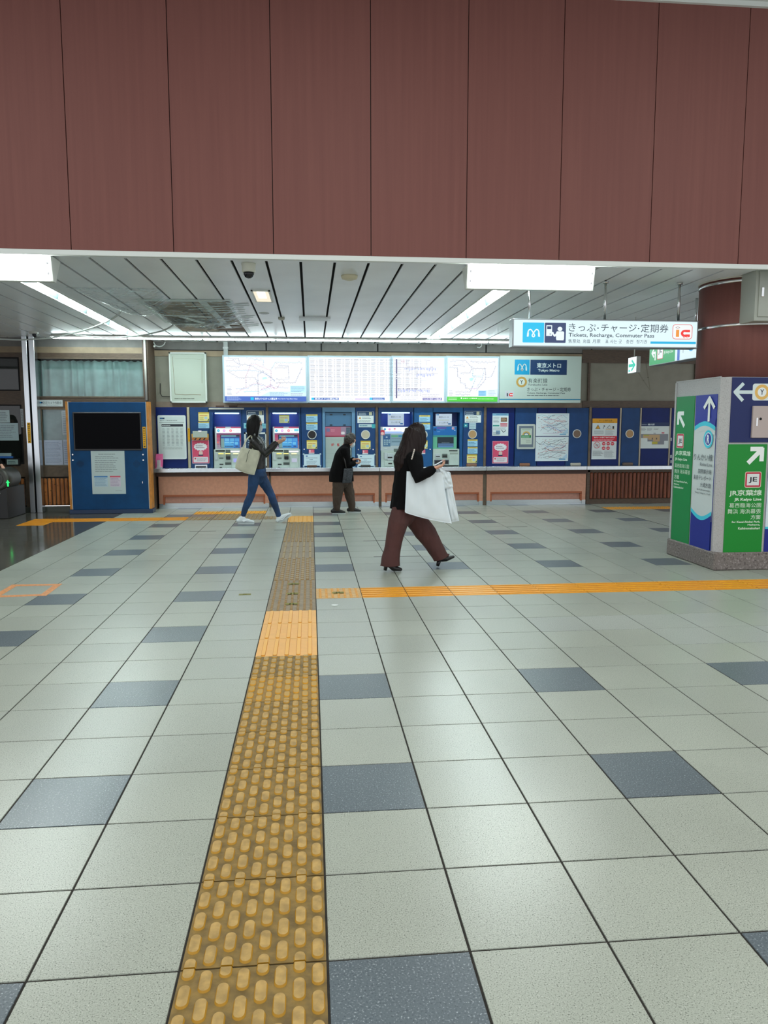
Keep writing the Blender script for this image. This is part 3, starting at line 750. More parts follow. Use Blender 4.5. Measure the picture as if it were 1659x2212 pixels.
# ------------------------------------------------------------------ taped plastic film and hoses
def film_mat():
    M = bpy.data.materials.new('plastic_film'); M.use_nodes = True; nt = M.node_tree; L = nt.links
    b = nt.nodes['Principled BSDF']; out = nt.nodes['Material Output']; b.inputs['Base Color'].default_value = rgb((200, 216, 220)); b.inputs['Roughness'].default_value = 0.12
    tr = nt.nodes.new('ShaderNodeBsdfTransparent'); mx = nt.nodes.new('ShaderNodeMixShader')
    tc = nt.nodes.new('ShaderNodeTexCoord'); mp = nt.nodes.new('ShaderNodeMapping'); mp.inputs['Scale'].default_value = (3, 16, 3); L.new(tc.outputs['Object'], mp.inputs[0])
    n = nt.nodes.new('ShaderNodeTexNoise'); n.inputs['Scale'].default_value = 2.2; n.inputs['Detail'].default_value = 7; n.inputs['Distortion'].default_value = 1.2; L.new(mp.outputs[0], n.inputs['Vector'])
    r = nt.nodes.new('ShaderNodeMapRange'); r.inputs['From Min'].default_value = 0.5; r.inputs['From Max'].default_value = 0.72; r.inputs['To Min'].default_value = 0.16; r.inputs['To Max'].default_value = 0.9
    L.new(n.outputs[0], r.inputs['Value']); L.new(r.outputs[0], mx.inputs[0]); L.new(tr.outputs[0], mx.inputs[1]); L.new(b.outputs[0], mx.inputs[2]); L.new(mx.outputs[0], out.inputs[0])
    return M
m_film = film_mat()
m_tape = mat('pale_tape', (190, 204, 202), 0.4)
def film(corners, sag, seed, name, label, n=44, wr=0.02, taut=None):
    """sheet between four ceiling corners, hanging down in folds"""
    P = [Vector(p) for p in corners]; vs = []
    for j in range(n + 1):
        for i in range(n + 1):
            u, v = i / n, j / n
            p = (P[0] * (1 - u) + P[1] * u) * (1 - v) + (P[3] * (1 - u) + P[2] * u) * v
            e = min(u, 1 - u, v, 1 - v); h = sag * (math.sin(math.pi * u) * math.sin(math.pi * v)) ** 0.7
            k = noise.noise(Vector((u * 3 + seed, v * 14, seed))) + 0.5 * noise.noise(Vector((u * 7, v * 30 + seed, seed)))
            vs.append((p.x, p.y, p.z - h - abs(k) * wr * min(1, e * 8)))
    fs = [(j * (n + 1) + i, j * (n + 1) + i + 1, (j + 1) * (n + 1) + i + 1, (j + 1) * (n + 1) + i) for j in range(n) for i in range(n)]
    mb = MB(); mb.raw(vs, fs, m_film, True)
    return tag(mb.build(name), label, 'plastic film')
z = 2.946
film([(-2.62, 6.62, z), (-1.66, 6.62, z), (-1.66, 7.55, z), (-2.22, 8.7, z)], 0.16, 3.0, 'plastic_film', 'clear plastic film sagging under the slatted ceiling beside the left strip light')
film([(-2.04, 7.6, z), (-0.93, 7.35, z), (-0.95, 9.2, z), (-2.02, 9.5, z)], 0.13, 8.0, 'plastic_film', 'crumpled clear plastic film taped over the open ceiling hole', 60, 0.07)
def tapebar(pts, wd, lab):
    a, b = Vector(pts[0]), Vector(pts[1]); d = (b - a).normalized(); s_ = Vector((-d.y, d.x, 0)) * wd / 2
    mb = MB(); mb.prism([a - s_, b - s_, b + s_, a + s_], (0, 0, -0.003), m_tape)
    tag(mb.build('tape_strip'), lab, 'tape', 'pale tape strips holding the plastic film around the ceiling hole')
tl = 'strip of pale tape holding plastic film by the ceiling hole'
for pts, wd in ((((-2.05, 7.42, 2.947), (-0.95, 7.38, 2.947)), 0.16), (((-1.00, 7.4, 2.947), (-0.98, 10.5, 2.947)), 0.055), (((-1.30, 7.45, 2.945), (-1.24, 9.9, 2.944)), 0.09), (((-2.05, 8.6, 2.944), (-1.35, 8.75, 2.944)), 0.12), (((-2.03, 7.5, 2.946), (-2.06, 9.4, 2.946)), 0.07), (((-2.0, 9.55, 2.943), (-1.05, 9.4, 2.943)), 0.14), (((-1.75, 8.75, 2.943), (-1.5, 9.5, 2.943)), 0.10)):
    tapebar(pts, wd, tl)
rd = random.Random(5)
for q in range(13):
    y = 7.55 + q * 0.17; a = -1.10 - rd.random() * 0.5; mb_ = ((a, y + rd.uniform(.1, .5), 2.942 - .004 * rd.random()), (-0.88 + rd.random() * 0.12, y, 2.947)); tapebar(mb_, 0.018 + 0.02 * rd.random(), tl)
mb = MB()
for q in range(6): y = 9.72 + q * 0.12; mb.box(-1.48, -1.02, y, y + 0.03, 2.955, 2.965, m_band)
mb.box(-2.02, -1.45, 9.65, 10.44, 2.955, 2.965, m_cav)
tag(mb.build('backing_board'), 'brown ribbed board showing at the far end of the ceiling hole', 'board')
m_hose = mat('white_hose', (176, 182, 178), 0.45)
for pts, lab in (((((264, 667), 8.3), ((255, 680), 8.3), ((232, 694), 8.4), ((195, 709), 8.5), ((150, 722), 8.6), ((110, 730), 8.7), ((70, 733), 8.8), ((30, 734), 8.9), ((-40, 730), 9.0)), 'white drain hose curving from the first plastic film to the left edge'),
                 ((((374, 702), 9.5), ((355, 713), 9.5), ((320, 722), 9.5), ((285, 727), 9.5), ((245, 729), 9.45), ((205, 728), 9.4), ((165, 724), 9.3), ((150, 721), 9.2), ((110, 722), 9.2)), 'white drain hose hanging from the ceiling hole towards the steel posts')):
    pp = [at(a[0], a[1], y) for a, y in pts]
    sm = []
    for i in range(len(pp) - 1):
        p0 = pp[max(i - 1, 0)]; p1 = pp[i]; p2 = pp[i + 1]; p3 = pp[min(i + 2, len(pp) - 1)]
        for k in range(5):
            t = k / 5; sm.append(0.5 * ((2 * p1) + (p2 - p0) * t + (2 * p0 - 5 * p1 + 4 * p2 - p3) * t * t + (3 * p1 - p0 - 3 * p2 + p3) * t ** 3))
    sm.append(pp[-1]); mb = MB(); mb.tube(sm, 0.011, m_hose, 8); tag(mb.build('drain_hose'), lab, 'hose')
pp = [at(332, 738, 11.7)] + [at(344 + 13 * math.cos(a), 737 + 12 * math.sin(a), 11.7) for a in (2.6, 2.1, 1.6, 1.1, .6, .1)]
mb = MB(); mb.tube(pp, 0.009, m_hose, 8); mb.ball(at(333, 748, 11.7), 0.02, col((220, 220, 215))); tag(mb.build('cable_loop'), 'small loop of white cable under the ceiling by the wall corner', 'cable')
# square conduit over the first map
X0, X1, Z0, Z1 = rectXZ(483, 740, 492, 768, 11.9); mb = MB(); mb.box(X0, X1, 11.88, 11.95, Z0, Z1 + .03, col((176, 182, 180))); mb.box(X0 - .01, X1 + .01, 11.87, 11.95, Z0 + .12, Z0 + .15, col((196, 200, 198)))
tag(mb.build('cable_duct'), 'short pale cable duct running up from the first lit map', 'cable duct')
p = at(1037, 747, 11.6); mb = MB(); mb.tube([at(1040, 737, 11.6), at(1040, 747, 11.6), at(1036, 751, 11.6), at(1031, 750, 11.6)], 0.01, m_hose, 8)
tag(mb.build('cable_end'), 'short hooked grey cable end hanging from the ceiling near the right strip light', 'cable')

# ------------------------------------------------------------------ hanging signs
CY_ = (0, 178, 226); NV = (38, 58, 104); NAVY = (10, 36, 92); DK = (40, 58, 72)
def metro_m(B, x0, y0, x1, y1, c, bgc):
    """white looped M on a cyan square"""
    def q(u, v): return (x0 + u * (x1 - x0), y0 + v * (y1 - y0))
    w_ = (x1 - x0) * 0.07
    def arc(pts): B.draw([('l', [q(*p) for p in pts], w_, c)])
    half = [(0.155, 0.74), (0.165, 0.56), (0.195, 0.40), (0.25, 0.31), (0.32, 0.285), (0.385, 0.33), (0.44, 0.42), (0.50, 0.52)]
    loop = [(0.50, 0.52), (0.555, 0.61), (0.575, 0.68), (0.545, 0.745), (0.50, 0.765), (0.455, 0.745), (0.425, 0.68), (0.445, 0.61), (0.50, 0.52)]
    arc(half); arc([(1 - a, b) for a, b in half]); arc(loop)
    for sg in (0, 1):
        f_ = lambda a: 1 - a if sg else a
        B.draw([('p', [q(f_(.115), .745), q(f_(.225), .745), q(f_(.235), .50), q(f_(.15), .46)][::(-1 if sg else 1)], c)])
def ticket_pict(B, x0, y0, x1, y1):
    def q(u, v): return (x0 + u * (x1 - x0), y0 + v * (y1 - y0))
    Wt = (232, 248, 252)
    a = q(.06, .12); b = q(.34, .66); B.draw([('r', a[0], a[1], b[0], b[1], Wt)]); a = q(.10, .17); b = q(.30, .32); B.draw([('r', a[0], a[1], b[0], b[1], NV)])
    a = q(.22, .54); b = q(.30, .58); B.draw([('r', a[0], a[1], b[0], b[1], NV)])
    c = q(.72, .30); B.draw([('c', c[0], c[1], (x1 - x0) * .115, Wt)])
    B.draw([('rr', *q(.54, .42), *q(.93, .86), (x1 - x0) * .07, Wt), ('r', *q(.56, .6), *q(.91, .88), Wt)])
    B.draw([('l', [q(.60, .50), q(.47, .66), q(.38, .54)], (x1 - x0) * .085, Wt), ('c', *q(.37, .50), (x1 - x0) * .05, Wt)])
def ic_logo(B, x0, y0, x1, y1, edge=True, ic=(236, 150, 50)):
    def q(u, v): return (x0 + u * (x1 - x0), y0 + v * (y1 - y0))
    w_ = x1 - x0
    if edge: B.draw([('rr', x0, y0, x1, y1, w_ * .16, (240, 244, 244)), ('ro', x0, y0, x1, y1, w_ * .16, w_ * .03, (226, 90, 80))])
    B.draw([('r', *q(.18, .36), *q(.34, .84), ic), ('p', [q(.14, .22), q(.26, .30), q(.38, .22), q(.26, .14)], (170, 150, 150)), ('p', [q(.19, .22), q(.26, .265), q(.33, .22), q(.26, .175)], (240, 244, 244))])
    r = (238, 44, 40)
    B.draw([('rr', *q(.42, .36), *q(.86, .84), w_ * .2, r), ('r', *q(.62, .36), *q(.88, .84), r), ('r', *q(.62, .52), *q(.90, .67), (240, 244, 244)), ('c', *q(.62, .595), w_ * .075, (240, 244, 244)),
            ('c', *q(.6, .86), w_ * .05, (240, 244, 244)), ('c', *q(.76, .86), w_ * .05, (240, 244, 244)), ('o', *q(.6, .86), w_ * .05, w_ * .02, r), ('o', *q(.76, .86), w_ * .05, w_ * .02, r)])
m_signframe = mat('sign_frame', (150, 156, 158), 0.35, metal=0.7)
# main sign over the way to the machines
root = thing('hanging_sign', 'long white lit sign for tickets and recharge hanging on two steel rods', 'hanging sign', (3.0, 5.8, 2.25))
X0, X1, Z0, Z1 = rectXZ(1107, 690, 1508, 751, 5.73)
mb = MB(); mb.box(X0, X1, 5.73, 5.87, Z0, Z1, m_signframe, 0.004); mb.build('housing', root)
t = 0.014
B = Board((X0 + t, 5.729, Z1 - t), (1, 0, 0), (0, -1, 0), X1 - X0 - 2 * t, Z1 - Z0 - 2 * t, (100, 72, 1540, 288), None, 1.0)
B.draw([('r', 100, 72, 1540, 288, (222, 244, 250)), ('rr', 168, 94, 333, 263, 6, (0, 190, 236)), ('rr', 338, 94, 502, 263, 6, NV)])
metro_m(B, 185, 115, 317, 245, (236, 250, 252), None); ticket_pict(B, 340, 96, 500, 262)
B.draw([('t', 'きっぷ', 524, 98, 735, 165, DK), ('c', 752, 135, 6, DK), ('t', 'チャージ', 776, 100, 1056, 165, DK), ('c', 1072, 135, 6, DK), ('t', '定期券', 1090, 96, 1310, 167, DK),
        ('t', 'Tickets, Recharge, Commuter Pass', 524, 178, 1198, 220, DK, 0.012),
        ('t', '售票处', 522, 231, 617, 263, DK), ('t', '充值', 636, 231, 694, 263, DK), ('t', '月票', 712, 231, 774, 263, DK), ('t', '표 사는 곳', 812, 231, 943, 263, DK), ('t', '충전', 976, 231, 1032, 263, DK), ('t', '정기권', 1058, 231, 1142, 263, DK),
        ('r', 1170, 243, 1534, 263, (0, 176, 224))])
ic_logo(B, 1342, 94, 1502, 222)
B.mb.build('face', root)
for px in (1306, 1465):
    p = at(px, 689, 5.8); mb = MB(); mb.tube([(p.x, 5.8, Z1 - .01), (p.x, 5.8, 2.952)], 0.014, m_chrome, 12); mb.lathe((p.x, 5.8, 2.93), [(0.03, 0), (0.033, .02)], m_chrome, 16); mb.build('rod', root)
p = at(1143, 689, 5.86); mb = MB(); mb.tube([(p.x, 5.86, Z1 - .01), (p.x, 5.86, 2.952)], 0.014, m_chrome, 12); mb.lathe((p.x, 5.86, 2.93), [(0.03, 0), (0.033, .02)], m_chrome, 16); mb.build('rod', root)

# emergency exit arrow sign: its lit face looks along -X
root = thing('exit_sign', 'small box sign with a green running arrow, hanging by the green line sign', 'exit sign', (4.44, 8.22, 2.18))
mb = MB(); mb.box(4.405, 4.46, 8.10, 8.38, 2.19, 2.41, col((168, 172, 168)), .004); mb.build('housing', root)
mb = MB(); mb.tube([(4.43, 8.24, 2.41), (4.43, 8.24, 2.95)], 0.007, m_fit, 8); mb.build('rod', root)
B = Board((4.404, 8.375, 2.405), (0, -1, 0), (-1, 0, 0), 0.27, 0.21, (0, 0, 100, 100), None, 1.25)
B.draw([('r', 0, 0, 100, 100, (236, 252, 255)), ('l', [(12, 52), (62, 52)], 20, (0, 176, 150)), ('l', [(45, 20), (80, 52), (45, 84)], 14, (0, 176, 150)), ('r', 6, 78, 30, 92, (90, 190, 180))])
B.mb.build('face', root)

# green line sign, broadside to -X, half hidden by the column
SX = 4.42
root = thing('line_sign', 'green and white lit line sign hanging behind the round column', 'hanging sign', (SX, 7.0, 2.25))
ya, yb_, za, zb_ = 7.75, 6.02, 2.245, 2.60
mb = MB(); mb.box(SX, SX + .14, yb_, ya, za, zb_, m_signframe, .004); mb.build('housing', root)
B = Board((SX - .001, ya - .01, zb_ - .01), (0, -1, 0), (-1, 0, 0), ya - yb_ - .02, zb_ - za - .02, (0, 0, 500, 100), None, 0.9)
B.draw([('r', 0, 0, 500, 100, (216, 236, 244)), ('r', 0, 0, 205, 100, (0, 158, 84)), ('l', [(48, 82), (48, 55), (22, 55)], 9, WHITE), ('l', [(36, 40), (20, 55), (36, 70)], 8, WHITE),
        ('rr', 64, 18, 112, 84, 7, (232, 240, 240)), ('ro', 64, 18, 112, 84, 7, 3, (200, 40, 60)), ('t', 'JE', 74, 36, 102, 66, (20, 24, 40), .01),
        ('t', 'JR京葉線', 118, 20, 196, 48, WHITE, .01), ('t', 'JR Keiyo Line', 118, 56, 190, 70, WHITE, .01), ('r', 222, 0, 240, 100, (20, 90, 190)),
        ('o', 320, 52, 24, 9, (0, 150, 214)), ('c', 320, 52, 13, (24, 60, 150)), ('l', [(264, 20), (264, 76)], 2.5, DK), ('t', 'りんかい線', 352, 20, 480, 50, DK), ('t', 'Rinkai Line', 352, 58, 450, 76, DK)])
B.mb.build('face', root)
for Y in (7.15, 6.70):
    mb = MB(); mb.tube([(SX + .07, Y, zb_ - .01), (SX + .07, Y, 2.952)], 0.016, m_chrome, 12); mb.build('rod', root)

# ------------------------------------------------------------------ the pillar
m_stone = speckle('pale_stone', (174, 174, 174), (150, 148, 147), (190, 190, 190), 120, 0.6, bump=0.4, tone=0.0)
m_granite = speckle('rough_granite', (118, 110, 106), (74, 66, 64), (160, 152, 150), 60, 0.7, bump=0.6, tone=0.0)
root = thing('pillar', 'stone-clad pillar with green and blue direction panels and a round red-brown column above', 'pillar', (4.5, 5.72, 0))
PX0, PX1, PY0, PY1 = 4.06, 5.02, 5.27, 6.25
mb = MB(); mb.box(4.035, 5.05, 5.245, 6.275, 0, 0.185, m_granite, .012); mb.build('base', root)
mb = MB(); mb.prism([(PX0, PY0 + .06, .18), (PX0 + .06, PY0, .18), (PX1, PY0, .18), (PX1, PY1, .18), (PX0, PY1, .18)], (0, 0, 1.77), m_stone); mb.build('stone_casing', root)
mb = MB(); mb.box(PX0 - .004, PX0 + .012, PY0 + .065, PY1, 1.944, 1.958, m_stone); mb.prism([(PX0 - .012, PY1, .19), (PX0 - .012, PY1 - .03, .19), (PX0 + .01, PY1 - .03, .19), (PX0 + .01, PY1, .19)], (0, 0, 1.75), m_stone); mb.build('edge_trim', root)
ccx, ccy, cr_ = 4.525, 5.75, 0.455
mb = MB(); mb.lathe((ccx, ccy, 1.9), [(cr_, 0), (cr_, 1.05)], m_red, 72); mb.build('column_shaft', root)
for z_ in (2.475, 2.905):
    mb = MB(); mb.lathe((ccx, ccy, z_ - .014), [(cr_ + .001, 0), (cr_ + .007, .004), (cr_ + .007, .024), (cr_ + .001, .028)], m_chrome, 72); mb.build('metal_band', root)
mb = MB(); mb.lathe((ccx, ccy, 2.935), [(cr_ + .012, 0), (cr_ + .012, .02)], col((186, 182, 172)), 72); mb.build('ceiling_collar', root)
# meter cabinet on the column
root2 = thing('meter_cabinet', 'grey steel cabinet with a door fixed high on the round column', 'cabinet', (4.7, 5.2, 2.47))
m_cab = mat('grey_steel_paint', (158, 162, 152), 0.45)
mb = MB(); mb.box(4.255, 5.05, 5.13, 5.42, 2.475, 2.975, m_cab, .004); mb.build('body', root2)
dmb = MB(); dmb.box(4.285, 5.02, 5.118, 5.13, 2.515, 2.945, m_cab, .003); d = dmb.build('door', root2)
mb = MB(); mb.box(4.306, 4.33, 5.106, 5.118, 2.70, 2.79, m_chrome, .003); mb.build('handle', d)
# sign panels on the pillar
GR = (0, 138, 46); GR2 = (0, 132, 40); BL = (22, 42, 140); SK = (60, 196, 218)
def arrow(B, cx, cy, L, w_, ang, c=WHITE):
    a = math.radians(ang); ux, uy = math.cos(a), -math.sin(a); vx, vy = -uy, ux
    tip = (cx + ux * L / 2, cy + uy * L / 2); tail = (cx - ux * L / 2, cy - uy * L / 2)
    h = L * 0.42
    B.draw([('l', [tail, (tip[0] - ux * w_ * .5, tip[1] - uy * w_ * .5)], w_, c), ('l', [(tip[0] - ux * h + vx * h, tip[1] - uy * h + vy * h), tip], w_, c), ('l', [(tip[0] - ux * h - vx * h, tip[1] - uy * h - vy * h), tip], w_, c)])
KJ = [('JR京葉線', 22, 600, 170, 660), ]
def keiyo(B, x0, x1, right, wt=(206, 226, 206)):
    """line name and destinations; box units are millimetres-like, x0..x1 the text column"""
    W_ = x1 - x0
    def tx(s_, frac, y0, y1, bold=0.02):
        a, b = (x1 - W_ * frac, x1) if right else (x0, x0 + W_ * frac)
        B.draw([('t', s_, a, y0, b, y1, wt, bold)])
    return tx
# left face, green part (plane X = PX0, seen from -X)
B = Board((PX0 - .0065, 6.215, 1.785), (0, -1, 0), (-1, 0, 0), 0.40, 1.60, (0, 0, 400, 1600))
B.mb.box(PX0 - .006, PX0 - .0005, 5.815, 6.215, .185, 1.785, col(GR))
B.draw([('r', 0, 0, 400, 1600, (0, 128, 66))])
arrow(B, 120, 250, 190, 44, 135)
B.draw([('rr', 40, 405, 200, 565, 16, (206, 190, 170)), ('rr', 46, 411, 194, 559, 12, (186, 36, 66)), ('r', 62, 427, 178, 543, (216, 222, 222)), ('t', 'JE', 84, 460, 160, 522, (20, 24, 36), .02)])
tx = keiyo(B, 20, 385, False)
tx('JR京葉線', .94, 592, 652); tx('JR Keiyo Line', .75, 672, 710, .03); tx('葛西臨海公園', .88, 738, 782, 0); tx('舞浜 海浜幕張', .96, 800, 846, 0); tx('方面', .30, 862, 908, .01)
tx('for Kasai-Rinkai Park,', .84, 924, 948, .03); tx('Maihama,', .34, 960, 980, .03); tx('Kaihimmakuhari', .60, 990, 1012, .03)
tag(B.mb.build('direction_panel'), 'narrow green line panel with a diagonal arrow, on the left face of the pillar', 'sign panel')
# left face, blue / white part
B = Board((PX0 - .0065, 5.79, 1.785), (0, -1, 0), (-1, 0, 0), 0.425, 1.60, (0, 0, 425, 1600))
B.mb.box(PX0 - .006, PX0 - .0005, 5.365, 5.79, .185, 1.785, col(BL))
def dome(y, sgn, r):
    return [(425 * i / 16, y + sgn * (1 - math.sin(math.pi * i / 16)) * r) for i in range(17)]
B.draw([('r', 0, 0, 425, 1600, (36, 52, 150)), ('p', [(0, 330), (0, 1300), (425, 1300), (425, 330)], (196, 206, 206))])
for q in range(16):
    a, b = dome(318, 1, 52)[q:q + 2]; B.draw([('p', [a, (a[0], a[1] - 45), (b[0], b[1] - 45), b][::-1], SK), ('p', [(a[0], a[1] - 45), (a[0], 240), (b[0], 240), (b[0], b[1] - 45)][::-1], (36, 52, 150)), ('p', [(a[0], a[1] + 50), a, b, (b[0], b[1] + 50)][::-1], (196, 206, 206))])
    a, b = dome(1262, -1, 70)[q:q + 2]; B.draw([('p', [(a[0], a[1] + 42), a, b, (b[0], b[1] + 42)][::-1], SK), ('p', [(a[0], 1600), (a[0], a[1] + 42), (b[0], b[1] + 42), (b[0], 1600)][::-1], (20, 38, 136))])
arrow(B, 290, 150, 230, 40, 90)
B.draw([('c', 300, 455, 92, SK), ('c', 300, 455, 68, (220, 232, 236)), ('c', 300, 455, 60, (26, 58, 150)), ('t', 'R', 274, 410, 326, 500, (230, 236, 240), .04)])
D2 = (48, 62, 72)
B.draw([('t', 'りんかい線', 30, 610, 400, 680, D2), ('t', 'Rinkai Line', 165, 702, 400, 736, D2), ('t', '国際展示場', 130, 768, 395, 818, D2), ('t', '東京テレポート', 40, 834, 395, 886, D2), ('t', '大崎方面', 180, 908, 395, 958, D2), ('t', 'for Kokusai-tenjijo,', 120, 974, 395, 1000, D2), ('t', 'Tokyo Teleport, Osaki', 80, 1010, 395, 1034, D2)])
tag(B.mb.build('direction_panel'), 'blue and white line panel with an upward arrow and round R mark on pillar', 'sign panel')
# front face panels (plane Y = PY0)
YF = PY0
X0, X1 = 4.143, 5.0
B = Board((X0, YF - .0065, 1.945), (1, 0, 0), (0, -1, 0), X1 - X0, 0.645, (0, 0, 857, 645)); B.mb.box(X0, X1, YF - .006, YF - .0005, 1.30, 1.945, col((8, 30, 86)))
B.draw([('r', 0, 0, 857, 645, (10, 30, 88))]); arrow(B, 130, 145, 190, 34, 180, (200, 218, 218))
B.draw([('rr', 218, 62, 400, 228, 22, (214, 224, 222)), ('c', 318, 145, 76, (222, 178, 94)), ('c', 318, 145, 46, (226, 232, 230)), ('t', 'Y', 298, 118, 338, 172, (40, 50, 70), .02),
        ('t', '有楽町線', 430, 70, 800, 150, (214, 224, 222), .01), ('t', 'Yurakucho Line', 430, 175, 760, 215, (214, 224, 222), .01)])
tag(B.mb.build('direction_panel'), 'navy panel with a left arrow and yellow ring mark atop the pillar front', 'sign panel')
B = Board((X0 - .004, YF - .0065, 1.282), (1, 0, 0), (0, -1, 0), 0.41, 1.097, (0, 0, 410, 1097)); B.mb.box(X0 - .004, X0 + .406, YF - .006, YF - .0005, .185, 1.282, col(GR2))
B.draw([('r', 0, 0, 410, 1097, GR2)]); arrow(B, 290, 115, 190, 46, 45)
B.draw([('rr', 190, 276, 366, 438, 18, (206, 190, 170)), ('rr', 197, 283, 359, 431, 13, (186, 30, 62)), ('r', 213, 299, 343, 415, (214, 220, 220)), ('t', 'JE', 232, 330, 322, 392, (20, 24, 36), .02)])
tx = keiyo(B, 24, 380, True)
tx('JR京葉線', .98, 458, 528); tx('JR Keiyo Line', .82, 542, 578, .04); tx('葛西臨海公園', .96, 592, 640, 0); tx('舞浜 海浜幕張', 1.0, 652, 704, 0); tx('方面', .30, 716, 762, .01)
tx('for Kasai-Rinkai Park,', .86, 776, 800, .03); tx('Maihama,', .38, 808, 828, .03); tx('Kaihimmakuhari', .66, 840, 864, .03)
tag(B.mb.build('direction_panel'), 'wide green line panel with a diagonal arrow on the pillar front, nearest the viewer', 'sign panel')
X0 = 4.575; B = Board((X0, YF - .0065, 1.282), (1, 0, 0), (0, -1, 0), .425, 1.097, (0, 0, 425, 1097)); B.mb.box(X0, X0 + .425, YF - .006, YF - .0005, .185, 1.282, col(BL))
B.draw([('r', 0, 0, 425, 1097, (206, 222, 230)), ('r', 0, 0, 425, 170, (36, 120, 200)), ('r', 0, 860, 425, 1097, (16, 32, 130)), ('r', 0, 840, 425, 862, SK)])
tag(B.mb.build('direction_panel'), 'white and blue line panel cut off by the right edge of the photo', 'sign panel')
# pink-grey control box on the navy panel
root3 = thing('control_box', 'pinkish grey metal box with a small latch on the navy pillar panel', 'control box', (4.6, YF - .02, 1.33))
X0b, X1b, Z0b, Z1b = rectXZ(1626, 877, 1700, 946, YF - .03)
mb = MB(); mb.box(X0b, X1b, YF - .03, YF, Z0b, Z1b, col((178, 164, 160)), .004); mb.build('body', root3)
mb = MB(); mb.box(X0b + .035, X0b + .05, YF - .036, YF - .03, Z0b + .12, Z0b + .2, m_chrome); mb.build('latch', root3)
mb = MB(); mb.lathe((X0b + .08, YF - .036, Z0b + .19), [(0.012, 0), (.012, .008)], m_black, 14, 'Y'); mb.build('lock', root3)

# ------------------------------------------------------------------ blue information cabinet
KY = 11.08
m_kblue = mat('cabinet_blue', (0, 64, 110), 0.5, spec=.25, var=0.06, vs=5)
root = thing('information_cabinet', 'tall dark-blue cabinet with a switched-off wide screen and orange side edges', 'cabinet', (-3.38, 11.2, 0))
kx0, kx1 = -4.06, -2.72
mb = MB(); mb.box(kx0 + .035, kx1 - .035, KY, KY + .19, .07, 1.862, m_kblue, .004); mb.build('front_board', root)
for a, b in ((kx0, kx0 + .035), (kx1 - .035, kx1)):
    mb = MB(); mb.box(a, b, KY - .01, KY + .20, .075, 1.872, mat('orange_edge', (196, 128, 50), 0.5, var=.08, vs=10)); mb.build('side_edge', root)
mb = MB(); mb.box(kx0 + .037, kx0 + .046, KY - .012, KY, .075, 1.87, WHITE and col((190, 192, 186))); mb.box(kx1 - .046, kx1 - .037, KY - .012, KY, .075, 1.87, col((190, 192, 186))); mb.build('edge_trim', root)
mb = MB(); mb.box(kx0 - .01, kx1 + .015, KY - .03, KY + .22, 0, .07, mat('cabinet_plinth', (6, 44, 80), 0.35), .005); mb.build('plinth', root)
X0, X1, Z0, Z1 = rectXZ(159, 890.5, 306, 973, KY)
o = MB(); o.box(X0, X1, KY - .018, KY + .002, Z0, Z1, mat('screen_bezel', (12, 12, 14), 0.3), .004); scr = o.build('monitor', root)
o = MB(); o.box(X0 + .02, X1 - .02, KY - .0195, KY - .018, Z0 + .025, Z1 - .02, mat('dark_screen', (5, 5, 8), 0.2, spec=.04)); o.build('screen', scr)
for px, py in ((157, 982), (157.5, 994), (309, 982), (309.5, 994)):
    p = at(px, py, KY); mb = MB(); mb.lathe((p.x, KY - .006, p.z), [(0.012, 0), (.016, .003), (.016, .006)], m_chrome, 14, 'Y'); mb.build('screw', root)
for px in (173, 295):
    p = at(px, 1002, KY); mb = MB()
    for a in range(-3, 4):
        for b in range(-3, 4):
            if a * a + b * b < 11: mb.lathe((p.x + a * .017, KY - .001, p.z + b * .017), [(.005, 0), (.005, .001)], m_black, 8, 'Y')
    mb.build('speaker_grille', root)
p = at(308, 1042, KY); mb = MB(); mb.box(p.x - .005, p.x + .005, KY - .006, KY, p.z - .018, p.z + .018, m_chrome); mb.build('lock', root)
TXT = (124, 136, 140)
sheet('notice_sheet', 'large white printed notice hanging below the black screen of the blue cabinet', 'notice', (198, 974, 270.5, 1067), KY, 
      [('n', 214, 979, 252, 983, 1, TXT, 1), ('n', 207, 984, 262, 991, 2, TXT, 2), ('n', 206, 993, 258, 1020, 7, TXT, 3), ('r', 203, 1028, 232, 1031, (70, 130, 190)), ('r', 203, 1031, 232, 1051, (176, 204, 216)), ('n', 204, 1032, 231, 1050, 7, (120, 150, 180), 4),
       ('r', 237, 1028, 260, 1031, (210, 90, 110)), ('r', 237, 1031, 260, 1051, (206, 200, 214)), ('n', 238, 1032, 259, 1050, 7, (150, 140, 170), 5), ('n', 248, 1059, 266, 1061, 1, TXT, 6)], (186, 204, 204), edge=col((186, 204, 204)))
def ysticker(label, box, Y, X=None):
    return sheet('yellow_sticker', label, 'sticker', box, Y, [('n', box[0] + 1.2, box[1] + 2, box[2] - 1.2, box[3] - 2, 9, (90, 66, 20), 7), ('p', [(box[0] + 1.5, box[1] + 4), (box[2] - 1.5, box[1] + 4), ((box[0] + box[2]) / 2, box[1] + 1)], (60, 46, 20)), ('p', [(box[0] + 1.5, box[3] - 4), ((box[0] + box[2]) / 2, box[3] - 1), (box[2] - 1.5, box[3] - 4)], (60, 46, 20))], (222, 164, 12))
ysticker('narrow yellow arrow sticker at the right edge of the blue cabinet', (308.5, 922, 315.5, 968), KY)
ysticker('narrow yellow arrow sticker on the left steel post', (59.5, 913, 66.5, 957), 11.3)
sheet('name_plate', 'white plate about security cameras on the frame above the lower window', 'sign plate', (82, 864, 135.5, 878), YL, [('r', 84.5, 868, 88.5, 871.5, (0, 150, 200)), ('r', 88.5, 868, 92.5, 871.5, (20, 50, 90)), ('t', '防犯カメラ作動中', 93.5, 867, 133, 873.5, (40, 50, 60)), ('n', 100, 874, 128, 876.5, 1, TXT, 3)], (196, 204, 204), edge=col((180, 186, 184)))
